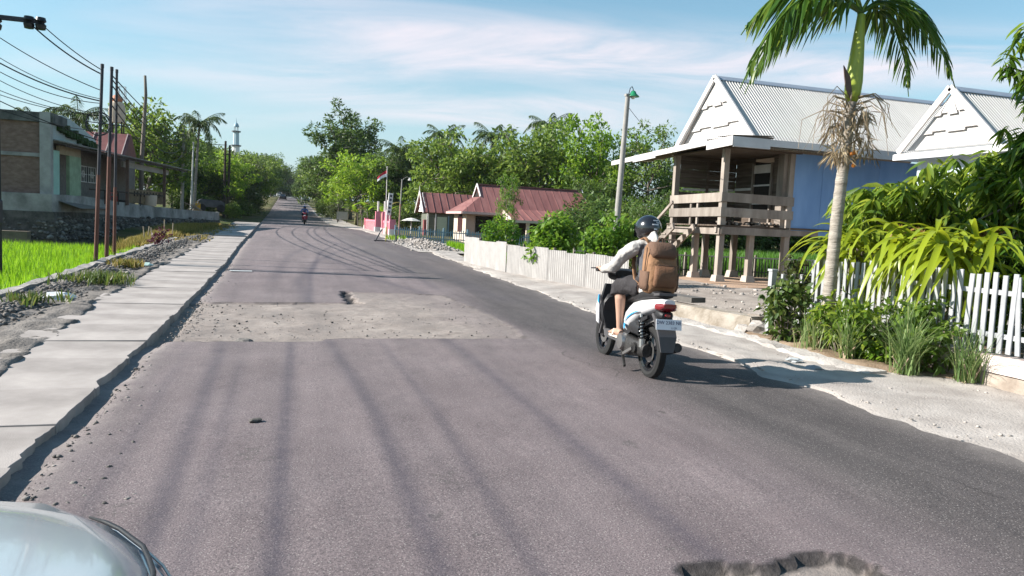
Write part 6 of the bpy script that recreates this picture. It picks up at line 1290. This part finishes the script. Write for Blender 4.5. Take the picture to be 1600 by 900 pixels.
    B(MB().loft([ell(.66, .76, .09, .035, sq=3), ell(.56, .80, .115, .05, sq=3), ell(.36, .845, .13, .055, sq=3), ell(.18, .87, .14, .06, sq=3), ell(.05, .90, .14, .055, sq=3), ell(-.12, .915, .12, .045, sq=3), ell(-.2, .91, .09, .02, sq=3)]), 'seat', seat_m, smooth=True)
    # tail light and rear mudguard with number plate
    B(MB().loft([ell(-.20, .80, .115, .05, sq=3), ell(-.28, .80, .105, .045, sq=3), ell(-.325, .815, .07, .022, sq=3)]), 'tail_light', red_lens, smooth=True)
    B(MB().loft([ell(-.16, .715, .085, .05, sq=4), ell(-.26, .71, .075, .04, sq=4), ell(-.285, .71, .06, .03, sq=4)]), 'lamp_housing', black_p, smooth=True)
    B(MB().loft([ell(-.28, .715, .035, .018), ell(-.30, .715, .03, .014)]), 'reflector', red_lens, smooth=True)
    B(MB().add([(-.075, -.10, .72), (.075, -.10, .72), (.105, -.24, .66), (-.105, -.24, .66), (.10, -.34, .50), (-.10, -.34, .50), (.07, -.36, .34), (-.07, -.36, .34), (-.075, -.06, .70), (.075, -.06, .70), (.10, -.20, .63), (-.10, -.20, .63), (.095, -.31, .48), (-.095, -.31, .48), (.065, -.335, .34), (-.065, -.335, .34)],
        [(0, 1, 2, 3), (3, 2, 4, 5), (5, 4, 6, 7), (9, 8, 11, 10), (10, 11, 13, 12), (12, 13, 15, 14), (0, 3, 11, 8), (3, 5, 13, 11), (5, 7, 15, 13), (1, 9, 10, 2), (2, 10, 12, 4), (4, 12, 14, 6), (7, 6, 14, 15), (0, 8, 9, 1)]), 'rear_mudguard', grey_p)
    B(MB().loft([ell(.12, .53, .06, .03), ell(-.06, .605, .07, .02), ell(-.2, .57, .07, .02)]), 'inner_fender', black_p, smooth=True)
    if plate:
        rot = Matrix.Rotation(radians(-14), 3, 'X')
        pl = B(MB().box((0, 0, 0), (.285, .006, .108)), 'number_plate', mat('plate_white', (.74, .74, .76), .5, .03)); pl.location = (0, -.335, .628); pl.rotation_euler = (radians(-10), 0, 0)
        ink = mat('plate_ink', (.03, .025, .09), .6, .1)
        for tx, sz, px_, pz_ in (('DW 2383 NE', .050, 0, .018), ('11·29', .028, .055, -.035)):
            me = text_mesh(tx, sz, .0006); me.materials.clear(); me.materials.append(ink); o = link('plate_text', me, pl, (px_, -.0045, pz_), (pi/2, 0, 0))
    # floor, leg shield, front
    B(MB().box((0, .76, .35), (.30, .42, .07)), 'floorboard', black_p, bevel=.02)
    for s in (-1, 1): B(MB().prism([(.50, .30), (.98, .30), (1.02, .40), (.56, .40)], .03, ((s*.16, 0, 0), (0, 1, 0), (0, 0, 1))), 'side_skirt', grey_p, bevel=.008)
    inner = [[Vector((x*w_, y, z)) for x in (-1, -.5, .5, 1)] for (w_, y, z) in ((.16, .93, .36), (.21, .97, .55), (.225, 1.02, .75), (.17, 1.06, .92))]
    sh = MB(); n4 = 4
    for (dy, flip) in ((0, 0),): sh.add([p for r in inner for p in r] + [p+Vector((0, .05, 0)) for r in inner for p in r], [(i*4+j, i*4+j+1, (i+1)*4+j+1, (i+1)*4+j) for i in range(3) for j in range(3)] + [(16+i*4+j, 16+(i+1)*4+j, 16+(i+1)*4+j+1, 16+i*4+j+1) for i in range(3) for j in range(3)] + [(i*4, (i+1)*4, 16+(i+1)*4, 16+i*4) for i in range(3)] + [(i*4+3, 16+i*4+3, 16+(i+1)*4+3, (i+1)*4+3) for i in range(3)] + [(12, 13, 14, 15)[::1] and (12, 13, 29, 28), (13, 14, 30, 29), (14, 15, 31, 30), (0, 16, 17, 1), (1, 17, 18, 2), (2, 18, 19, 3)])
    B(sh, 'leg_shield', black_p, smooth=True)
    B(MB().loft([ell(.985, .58, .215, .22, sq=2.6), ell(1.06, .62, .23, .24, sq=2.6), ell(1.16, .66, .17, .22, sq=2.4), ell(1.24, .70, .07, .12)]), 'front_cowl', front_m, smooth=True)
    for s in (-1, 1):
        B(MB().prism([(1.02, .44), (1.10, .46), (1.15, .62), (1.10, .78), (1.06, .80), (1.05, .62)], .02, ((s*.235, 0, 0), (0, 1, 0), (0, 0, 1))), 'wing_panel', paint, bevel=.006); B(MB().prism([(1.04, .68), (1.09, .70), (1.08, .78), (1.055, .79)], .006, ((s*.25, 0, 0), (0, 1, 0), (0, 0, 1))), 'wing_stripe', stripe)
    B(MB().loft([ell(1.12, .52, .055, .02), ell(1.22, .60, .06, .02), ell(1.36, .615, .065, .025), ell(1.52, .56, .06, .02), ell(1.62, .46, .04, .02)]), 'front_mudguard', paint, smooth=True)
    for s in (-1, 1): B(MB().tube([(s*.075, 1.36, .285), (s*.075, 1.18, .72)], [.022, .026], 8), 'fork_leg', grey_p)
    B(MB().loft([ell(.93, 1.06, .12, .04), ell(1.0, 1.06, .19, .06), ell(1.10, 1.03, .15, .07), ell(1.17, 1.0, .07, .04)]), 'handlebar_cover', front_m, smooth=True)
    B(MB().loft([ell(1.15, .82, .10, .06), ell(1.22, .80, .085, .05), ell(1.245, .80, .05, .03)]), 'headlight', mat('lamp_lens', (.62, .64, .66), .1, .03, spec=.8, coat=.6), smooth=True)
    B(MB().tube([(0, 1.07, .88), (0, 1.04, 1.02)], .035, 8), 'steering_stem', black_p)
    for s in (-1, 1):
        B(MB().tube([(s*.16, 1.0, 1.06), (s*.27, .93, 1.085), (s*.36, .88, 1.09)], .014, 8), 'handlebar', steel_d); B(MB().tube([(s*.26, .935, 1.083), (s*.38, .87, 1.09)], .02, 10), 'grip', rubber)
        B(MB().tube([(s*.20, 1.02, 1.10), (s*.30, 1.0, 1.105), (s*.42, .96, 1.10)], [.010, .009, .007], 6), 'brake_lever', steel_d)
    return e
# ------------------------------------------------------------------ rider (same local frame as the scooter)
skin = mat('skin', (.42, .25, .18), .6, .06, 4, spec=.35)
fold_tex = bpy.data.textures.new('folds', 'CLOUDS'); fold_tex.noise_scale = .075; fold_tex.noise_depth = 2
def fleshed(name, tubes, m, e, vox=.012, sm=6, folds=0.0):
    """tapered limbs fused into one continuous surface"""
    b = MB()
    for pts, rad in tubes: b.tube(pts, rad, 12)
    return modded(name, b.mesh('raw', None), [('REMESH', dict(mode='VOXEL', voxel_size=vox)), ('SMOOTH', dict(factor=.5, iterations=sm))] + ([('DISPLACE', dict(texture=fold_tex, strength=folds, mid_level=.5, texture_coords='LOCAL'))] if folds else []), m, e)
def rider(e, coat_m, sleeve_m, shorts_m, helmet_m, bag=True, coarse=1.0):
    """builds the person's parts under e: body with hands and feet, jacket, shorts, sandals, helmet"""
    hip, chest, neck = Vector((0, .20, .98)), Vector((0, .27, 1.32)), Vector((0, .33, 1.47))
    flesh = []
    for s in (-1, 1):
        knee, ank = Vector((s*.19, .62, .93)), Vector((s*.16, .56, .46))
        flesh.append(([hip+Vector((s*.08, 0, -.02)), hip.lerp(knee, .5)+Vector((s*.05, 0, .02)), knee], [.085, .08, .06])); flesh.append(([knee+Vector((0, 0, .01)), knee.lerp(ank, .3)+Vector((0, -.035, 0)), knee.lerp(ank, .65)+Vector((0, -.015, 0)), ank, ank+Vector((0, 0, -.05))], [.058, .062, .046, .036, .04]))
        flesh.append(([ank+Vector((0, -.06, -.055)), ank+Vector((0, .02, -.05)), ank+Vector((s*.01, .11, -.062)), ank+Vector((s*.015, .18, -.07))], [.034, .042, .04, .025]))
        for j in range(5): flesh.append(([ank+Vector((s*.015+(j-2)*.017, .15, -.07)), ank+Vector((s*.015+(j-2)*.019, .20-.008*abs(j-1), -.074))], [.012, .010]))
        wrist = Vector((s*.345, .80, 1.095)); grip = Vector((s*.33, .895, 1.09))
        elb = Vector((s*.31, .52, 1.13)); flesh.append(([elb.lerp(wrist, .6), wrist], [.035, .027])); flesh.append(([wrist, wrist.lerp(grip, .5)+Vector((0, 0, .018)), grip+Vector((0, -.01, .028))], [.027, (.036, .022), (.038, .018)]))
        for j in range(4):                                   # fingers curl over the grip
            k = grip+Vector((s*(-.03+.022*j), .0, .030)); ln = (.9, 1.0, .96, .8)[j]
            flesh.append(([k+Vector((0, -.02, .0)), k+Vector((0, .020*ln, -.004)), k+Vector((0, .034*ln, -.032)), k+Vector((0, .012*ln, -.055))], [.0105, .010, .0095, .008]))
        flesh.append(([wrist+Vector((-s*.025, .03, 0)), wrist+Vector((-s*.045, .06, -.012)), grip+Vector((-s*.045, -.02, -.028)), grip+Vector((-s*.02, .005, -.034))], [.014, .012, .011, .009]))
    flesh.append(([chest, neck, Vector((0, .37, 1.56))], [.10, .055, .055])); flesh.append(([hip, chest], [.12, .12]))
    hd = Vector((0, .40, 1.615)); flesh.append(([hd+Vector((0, -.02, -.10)), hd+Vector((0, .0, -.05)), hd, hd+Vector((0, 0, .07)), hd+Vector((0, -.01, .105))], [.055, .08, .09, .08, .03])); flesh.append(([hd+Vector((0, .07, -.01)), hd+Vector((0, .105, -.03)), hd+Vector((0, .09, -.045))], [.012, .016, .012]))
    flesh.append(([hd+Vector((0, .04, -.09)), hd+Vector((0, .075, -.10))], [.03, .022]))
    fleshed('body', flesh, skin, e, .0085*coarse, 3)
    # jacket: trunk, arms, hood
    jk = [([hip+Vector((0, -.02, -.08)), hip+Vector((0, -.01, .08)), Vector((0, .23, 1.18)), chest+Vector((0, .01, 0)), Vector((0, .31, 1.42)), neck+Vector((0, .02, .03))], [(.165, .14), (.165, .135), (.17, .13), (.19, .13), (.15, .095), (.07, .07)])]
    for s in (-1, 1):
        sh_, elb, wr = Vector((s*.17, .31, 1.385)), Vector((s*.315, .53, 1.14)), Vector((s*.34, .775, 1.10))
        jk.append(([Vector((s*.06, .30, 1.41)), sh_, sh_.lerp(elb, .5)+Vector((s*.02, 0, .02)), elb, elb.lerp(wr, .5), wr], [.085, .082, .074, .062, .056, .046]))
    jk.append(([Vector((0, .24, 1.42)), Vector((0, .225, 1.46)), Vector((0, .26, 1.49)), Vector((0, .34, 1.50))], [(.10, .035), (.11, .042), (.105, .042), (.09, .04)]))
    o = fleshed('hoodie', jk, [coat_m, sleeve_m, mat('hem_cloth', (.55, .53, .50), .9, .08)], e, .011*coarse, 3, .026)
    idx = []
    for p in o.data.polygons:
        c = p.center; arm = abs(c.x) > .155+max(0, (1.30-c.z))*.35 or (c.z > 1.43) or (c.y > .42 and abs(c.x) > .13)
        if c.z < .955: idx.append(2)
        else: idx.append(1 if arm else 0)
    o.data.polygons.foreach_set('material_index', idx)
    shp = [([hip+Vector((0, .02, .03)), hip+Vector((0, .0, -.06))], [(.165, .14), (.16, .13)])]
    for s in (-1, 1):
        knee = Vector((s*.20, .63, .93)); shp.append(([hip+Vector((s*.07, .02, -.02)), hip.lerp(knee, .5)+Vector((s*.05, 0, .01)), hip.lerp(knee, .92)+Vector((0, 0, -.005))], [.115, .108, .10])); shp.append(([hip.lerp(knee, .8), knee+Vector((0, .0, -.03)), knee+Vector((0, -.02, -.10))], [.098, .088, .09]))
    fleshed('shorts', shp, shorts_m, e, .012*coarse, 3, .024)
    for s in (-1, 1):
        ank = Vector((s*.16, .56, .46)); sd_ = MB().loft([[ank+Vector((s*.012+w_*sx, y, -.112+dz)) for sx, dz in ((-1, 0), (1, 0), (1, .022), (-1, .022))] for y, w_ in ((-.10, .025), (-.06, .038), (.02, .036), (.12, .048), (.18, .04), (.22, .02))])
        q = sd_.build('sandal', mat('pale_sandal', (.62, .52, .44), .7, .06), e); MB().tube([ank+Vector((s*.06, .05, -.09)), ank+Vector((s*.03, .09, -.03)), ank+Vector((-s*.03, .09, -.03)), ank+Vector((-s*.04, .05, -.09))], .012, 6).build('strap', _M['pale_sandal'], q)
    # helmet
    hc = Vector((0, .395, 1.605)); bm = bmesh.new(); bmesh.ops.create_uvsphere(bm, u_segments=28, v_segments=18, radius=1)
    for v in bm.verts:
        v.co = Vector((v.co.x*.142, v.co.y*.165, v.co.z*.148))
        if v.co.z < -.02: v.co.x *= 1-.10*(-v.co.z/.148)**2; v.co.z = max(v.co.z, -.145)
    bmesh.ops.delete(bm, geom=[f for f in bm.faces if (f.calc_center_median().y > .075 and -.085 < f.calc_center_median().z < .055 and abs(f.calc_center_median().x) < .115) or f.calc_center_median().z < -.138], context='FACES')
    me = bpy.data.meshes.new('helmet'); bm.to_mesh(me); bm.free(); me.polygons.foreach_set('use_smooth', np.ones(len(me.polygons), bool)); me.materials.append(helmet_m)
    hl = link('helmet', me, e, hc, (radians(-6), 0, radians(8)))
    vz = MB(); 
    for k in range(11):
        a = radians(30+12*k); vz.add([], [])
    V = [(cos(radians(28+12.4*k))*.148, sin(radians(28+12.4*k))*.172, z) for z in (-.085, -.02, .055) for k in range(11)]
    MB().add(V, [(i*11+k, i*11+k+1, (i+1)*11+k+1, (i+1)*11+k) for i in range(2) for k in range(10)]).build('visor', mat('smoked_visor', (.02, .022, .026), .08, .05, spec=.8), hl, smooth='all')
    for z_, w_, h_2, a in ((.075, .075, .016, 205), (.03, .085, .014, 200), (.052, .05, .010, 215), (-.02, .04, .016, 200)):
        pts = []
        for k in range(5):
            aa = radians(a)+(k-2)/4*(w_/.15); rr_ = sqrt(max(.0, 1-(z_/.148)**2)); pts += [(cos(aa+1.15)*.1425*rr_*1.012, sin(aa+1.15)*.166*rr_*1.012, z_-h_2/2), (cos(aa+1.15)*.1415*rr_*1.004, sin(aa+1.15)*.165*rr_*1.004, z_+h_2/2)]
        MB().add(pts, [(2*k, 2*k+2, 2*k+3, 2*k+1) for k in range(4)]).build('lettering', mat('helmet_print', (.6, .6, .62), .5, .05), hl)
bike_loc, bike_rz, bike_lean = (3.76, 7.18, .015), radians(-2.5), radians(2.0)
white_paint = mat('scooter_white', (.66, .65, .66), .3, .04, spec=.5, coat=.5); blue_paint = mat('scooter_blue', (.03, .30, .62), .3, .05, spec=.5, coat=.4)
sc1 = scooter(bike_loc, bike_rz, bike_lean, 'white scooter with blue stripes and a white number plate ridden away on the right', white_paint, blue_paint, black_p)
p1 = empty('person', bike_loc, bike_rz, 'rider in a pale sleeved grey hoodie, dark shorts and black helmet on the white scooter', 'person'); p1.rotation_euler = (0, bike_lean, bike_rz)
rider(p1, mat('hoodie_grey', (.085, .085, .095), .9, .18, 10, 1.0, 13), mat('hoodie_pale', (.40, .38, .36), .9, .12, 6, 1.0, 13), mat('shorts_black', (.034, .031, .033), .9, .25, 8, 1.0, 14), gloss_k)
# backpack
bp_ = empty('backpack', bike_loc, bike_rz, 'brown canvas backpack on the scooter rider\'s back', 'backpack'); bp_.rotation_euler = (0, bike_lean, bike_rz)
canvas = mat('brown_canvas', (.245, .132, .070), .85, .22, 6, .9, 16); canvas_d = mat('dark_canvas', (.13, .075, .05), .85, .15, 7, .4, 60)
def sq(y, z, hw, hz, n=16): return [Vector((math.copysign(abs(cos(2*pi*k/n))**.62, cos(2*pi*k/n))*hw, 0, 0)) for k in range(n)]
def slab_ring(z, yc, hw, hy, n=18, p=.6): return [Vector((math.copysign(abs(cos(2*pi*k/n))**p, cos(2*pi*k/n))*hw, yc+math.copysign(abs(sin(2*pi*k/n))**p, sin(2*pi*k/n))*hy, z)) for k in range(n)]
MB().loft([slab_ring(.915, .00, .13, .07), slab_ring(.935, -.01, .165, .11), slab_ring(1.02, -.015, .178, .135), slab_ring(1.16, .0, .178, .14), slab_ring(1.30, .03, .168, .125), slab_ring(1.40, .06, .150, .105), slab_ring(1.445, .075, .12, .07)]).build('main_bag', canvas, bp_, smooth='all')
MB().loft([slab_ring(1.30, -.055, .13, .06), slab_ring(1.34, -.05, .15, .085), slab_ring(1.42, .0, .145, .10), slab_ring(1.465, .04, .11, .08)]).build('top_flap', canvas_d, bp_, smooth='all')
MB().loft([slab_ring(.99, -.13, .11, .03), slab_ring(1.02, -.145, .13, .045), slab_ring(1.14, -.145, .125, .045), slab_ring(1.215, -.125, .115, .03)]).build('front_pocket', mat('mid_canvas', (.165, .085, .048), .85, .14, 7, .4, 60), bp_, smooth='all')
MB().tube([(-.115, -.185, 1.225), (0, -.195, 1.23), (.115, -.185, 1.225)], .008, 6).build('zip', canvas_d, bp_)
for s in (-1, 1):
    MB().tube([(s*.09, .12, 1.44), (s*.10, .22, 1.50), (s*.11, .33, 1.47), (s*.12, .42, 1.36), (s*.13, .41, 1.2), (s*.15, .28, 1.04), (s*.14, .1, .98)], [(.026, .009)]*7, 8).build('shoulder_strap', canvas, bp_, smooth='all')
    MB().tube([(s*.176, -.02, 1.40), (s*.19, -.035, 1.2), (s*.18, -.03, .98)], .007, 5).build('side_strap', canvas_d, bp_)
    MB().loft([slab_ring(.95, .0, .02, .08, 12), slab_ring(1.0, .0, .032, .10, 12), slab_ring(1.15, .005, .03, .10, 12)]).build('side_pocket', canvas_d, bp_, loc=(s*.165, 0, 0), smooth='all')
MB().tube([(-.03, .05, 1.46), (-.02, .04, 1.51), (.02, .04, 1.51), (.03, .05, 1.46)], .009, 6).build('carry_loop', canvas_d, bp_)
# far scooter and rider coming the other way
far_loc = (1.45, 74.0, float(zr(74.))+.01)
sc2 = scooter(far_loc, pi+.02, 0, 'red scooter with its headlight on the oncoming far lane', mat('scooter_red', (.42, .03, .05), .3, .05, spec=.5, coat=.4), mat('scooter_pink', (.6, .3, .32), .4, .05), mat('scooter_red', (.42, .03, .05)), False)
p2 = empty('person', far_loc, pi+.02, 'distant rider in a blue jacket and blue helmet on the red scooter', 'person')
rider(p2, mat('jacket_blue', (.05, .10, .26), .8, .1), _M['jacket_blue'], mat('trousers_dark', (.03, .03, .045), .9, .1), mat('helmet_blue', (.03, .09, .25), .3, .05, spec=.5), coarse=1.6)

# ------------------------------------------------------------------ cars
def car(loc, rz, label, paint, sc=1.0, group=None):
    """compact hatchback: y forward, nose at y=0, right side at x=0 .. left side at x=-1.68"""
    e = empty('car', loc, rz, label, 'car', group); e.scale = (sc, sc, sc); B = lambda mb, nm, m, **k: mb.build(nm, m, e, **k); cx_ = -.84
    def ring(y, w_, zb, zs, ztop, wt, crown=.03):
        """cross-section: sill, flank, shoulder, top"""
        pts = [(-w_*.93, zb), (-w_, zb+.15), (-w_*1.0, zs-.18), (-w_*.985, zs-.05), (-w_*.94, zs), (-wt, ztop), (-wt*.5, ztop+crown*.8), (0, ztop+crown), (wt*.5, ztop+crown*.8), (wt, ztop), (w_*.94, zs), (w_*.985, zs-.05), (w_*1.0, zs-.18), (w_, zb+.15), (w_*.93, zb)]
        return [Vector((cx_+x, y, z)) for x, z in pts]
    NS = [(.0, .10, .66, .70), (.05, .30, .70, .76), (.16, .48, .735, .80), (.34, .61, .765, .83), (.56, .715, .795, .86), (.74, .765, .82, .885), (1.0, .80, .86, .92), (1.3, .82, .90, .96), (1.6, .82, .92, .975), (2.6, .82, .93, .985), (3.6, .81, .93, .985), (3.9, .77, .89, .93), (3.98, .66, .75, .78)]
    def ring(d, w_, zs, zt):
        lo = .2 if d > .1 else .30
        pts = [(-w_*.95-.03, lo), (-w_-.07, lo+.12), (-w_-.075, zs-.22), (-w_-.05, zs-.10), (-w_, zs), (-w_*.86, zs+(zt-zs)*.55), (-w_*.5, zt-.008), (0, zt), (w_*.5, zt-.008), (w_*.86, zs+(zt-zs)*.55), (w_, zs), (w_+.05, zs-.10), (w_+.075, zs-.22), (w_+.07, lo+.12), (w_*.95+.03, lo)]
        return [Vector((cx_+x, -d, z)) for x, z in pts]
    def at_d(d): return [float(np.interp(d, [q[0] for q in NS], [q[k] for q in NS])) for k in (1, 2)]
    hood = [ring(*q) for q in NS]
    B(MB().loft(hood), 'body', paint, smooth='all')
    cab = [[Vector((cx_+x*w_, y, z)) for x in (-1, -.5, 0, .5, 1)] + [Vector((cx_+x*wb, y2, zb)) for x, y2, zb, wb in ((1, yb, .96, .73), (-1, yb, .96, .73))] for (y, z, w_, yb, wb) in ()]
    B(MB().loft([[Vector((cx_-.74, y, .95)), Vector((cx_-.6, yt, zt_)), Vector((cx_, yt, zt_+.04)), Vector((cx_+.6, yt, zt_)), Vector((cx_+.74, y, .95))] for y, yt, zt_ in ((-1.25, -1.28, .97), (-1.75, -2.0, 1.46), (-2.6, -2.6, 1.50), (-3.4, -3.2, 1.46), (-3.85, -3.75, 1.0))]), 'cabin_glass', mat('car_glass', (.02, .025, .03), .05, .05, spec=.8), smooth=True)
    B(MB().loft([[Vector((cx_-.60, y, z-.03)), Vector((cx_-.59, y, z)), Vector((cx_, y, z+.045)), Vector((cx_+.59, y, z)), Vector((cx_+.60, y, z-.03))] for y, z in ((-1.95, 1.47), (-2.6, 1.51), (-3.25, 1.47))]), 'roof', paint, smooth=True)
    for s in (-1, 1):
        for a, c in (((.74, -1.2, .95), (.61, -1.98, 1.47)), ((.75, -2.55, .95), (.61, -2.55, 1.5)), ((.74, -3.85, .97), (.6, -3.2, 1.47))): B(MB().tube([(cx_+s*a[0], a[1], a[2]), (cx_+s*c[0], c[1], c[2])], .035, 6), 'pillar', paint)
        # headlight wrapping round the corner, with a dark seal along the bonnet edge
        rows = []
        for d in (.30, .36, .44, .54, .64, .74, .84, .92):
            w_, zs = at_d(d); k = sin(pi*min(1, max(.0, (d-.26)/.72)))**.5
            rows.append([Vector((cx_+s*(w_+.012), -d+.01, zs-.012)), Vector((cx_+s*(w_+.055), -d+.03*k, zs-.06*k-.012)), Vector((cx_+s*(w_+.085), -d+.03*k, zs-.15*k-.012)), Vector((cx_+s*(w_-.02), -d-.02, zs-.15*k-.014)), Vector((cx_+s*(w_-.03), -d-.02, zs-.02))])
        hl = B(MB().loft(rows), 'headlight', mat('headlight_lens', (.50, .58, .66), .05, .05, spec=.8, coat=.8), smooth=True)
        MB().tube([(cx_+s*(at_d(d)[0]+.012), -d+.01, at_d(d)[1]-.002) for d in (.22, .30, .38, .46, .56, .66, .76, .86, .96)], [.003]+[.006]*7+[.003], 8).build('seal', black_p, hl, smooth='all')
        MB().tube([r[1] + Vector((s*.004, .004, .0)) for r in rows], .004, 6).build('chrome_line', alloy, hl, smooth='all')
        B(MB().loft([ell(-1.35, 1.02, .05, .03, x0=cx_+s*.92), ell(-1.42, 1.03, .10, .075, x0=cx_+s*.94), ell(-1.50, 1.03, .095, .07, x0=cx_+s*.94)]), 'wing_mirror', paint, smooth=True)
        for y in (-.85, -3.2):
            wv = empty('wheel', (cx_+s*.80, y, .29)); wv.parent = e; MB().lathe([(.18, -.09), (.27, -.09), (.29, -.05), (.29, .05), (.27, .09), (.18, .09)], 22, axis='x', closed=True).build('tyre', rubber, wv, smooth=True); MB().lathe([(0, -.07), (.17, -.06), (.19, -.085), (.19, .085), (.17, .06), (0, .07)], 18, axis='x').build('rim', alloy, wv, smooth=True)
    B(MB().box((cx_, -.02, .52), (.42, .06, .10)), 'grille', black_p, bevel=.02); B(MB().box((cx_, -.05, .36), (.7, .1, .1)), 'lower_intake', black_p, bevel=.02)
    for s in (-1, 1): B(MB().box((cx_+s*.6, -3.95, .72), (.22, .06, .2)), 'tail_lamp', red_lens, bevel=.02)
    return e
silver = mat('silver_blue_paint', (.52, .57, .60), .20, .03, 3, 0, 20, metal=.25, spec=.5, coat=.8)
car((-.20, 2.44, 0), 0, 'pale silver blue car whose bonnet corner and headlight show at the lower left', silver)
car((-.6, 205, float(zr(205))), 0, 'small dark car driving away on the far road', mat('car_dark', (.02, .02, .024), .3, .1, coat=.6), 1.0, 'far cars')
car((3.3, 196, float(zr(196))), pi, 'dark grey car coming down the far road by the right verge', mat('car_grey', (.05, .052, .055), .3, .1, coat=.6), 1.0, 'far cars')
car((-1.9, 245, float(zr(245))), 0, 'pale car at the far end of the road', mat('car_white', (.6, .6, .6), .3, .05, coat=.6), 1.0, 'far cars')

# ------------------------------------------------------------------ air
hm = bpy.data.materials.new('haze'); hm.use_nodes = True; ht = hm.node_tree; ht.nodes.clear(); ho = ht.nodes.new('ShaderNodeOutputMaterial'); hv = ht.nodes.new('ShaderNodeVolumePrincipled')
hv.inputs['Color'].default_value = (.80, .88, .96, 1); hv.inputs['Density'].default_value = .00011; hv.inputs['Anisotropy'].default_value = .2; ht.links.new(hv.outputs[0], ho.inputs['Volume'])
hz_o = MB().box((0, 850, 14), (5200, 2340, 62)).build('haze', hm); hz_o['kind'] = 'stuff'

# ------------------------------------------------------------------ tell the members of each row apart
ORD = 'first second third fourth fifth sixth seventh eighth ninth tenth eleventh twelfth thirteenth fourteenth'.split()
def ordinal(shared, text, key):
    obs = sorted([o for o in bpy.data.objects if o.parent is None and o.get('label') == shared], key=key)
    for k, o in enumerate(obs): o['label'] = text.format(ORD[k])
az_ = lambda o: o.location.x/o.location.y
ordinal('dark tree in the shady grove between the veranda house and the road', '{} dark tree from the left in the shady grove behind the veranda house', az_)
ordinal('tree in the unbroken green row along the left of the far road', '{} tree, from the near end, of the plain green row left of the far road', lambda o: o.location.y)
ordinal('tree in the green row along the right of the far road', '{} tree, from the near end, of the green row right of the far road', lambda o: o.location.y)
ordinal('hazy distant tree closing the end of the road', '{} from the left of the hazy distant trees closing the end of the road', az_)
ordinal('dark tree filling in behind the houses on the right', '{} from the left of the dark trees filling in behind the right houses', az_)
ordinal('low roadside shrub at the foot of the left tree row', '{} low shrub, from the near end, at the foot of the left tree row', lambda o: o.location.y)
ordinal('low roadside shrub at the foot of the right tree row', '{} low shrub, from the near end, at the foot of the right tree row', lambda o: o.location.y)
ordinal('dark hedge shrub beyond the green crop behind the stilt house', '{} shrub from the left in the dark hedge beyond the green crop', az_)
ordinal('dark distant thicket where the road bends out of sight', '{} thicket from the left where the far road bends out of sight', az_)
ordinal('thin pale wooden stake in the dry grass bank', '{} thin pale stake from the left in the dry grass bank', az_)
ordinal('pale wooden stake in front of the banana plants', '{} pale stake from the left in front of the banana plants', az_)
zmean = lambda o: -sum(v.co.z for v in o.data.vertices)/len(o.data.vertices)
ordinal(lab1, '{} highest thin cable between the cut off pole and the steel poles', zmean)
ordinal(lab2, '{} highest thin cable from the steel poles to the far concrete pole', zmean)
ordinal('dark overhead cable between the two poles at the start of the left tree row', '{} highest cable between the far concrete pole and the twin pole', zmean)
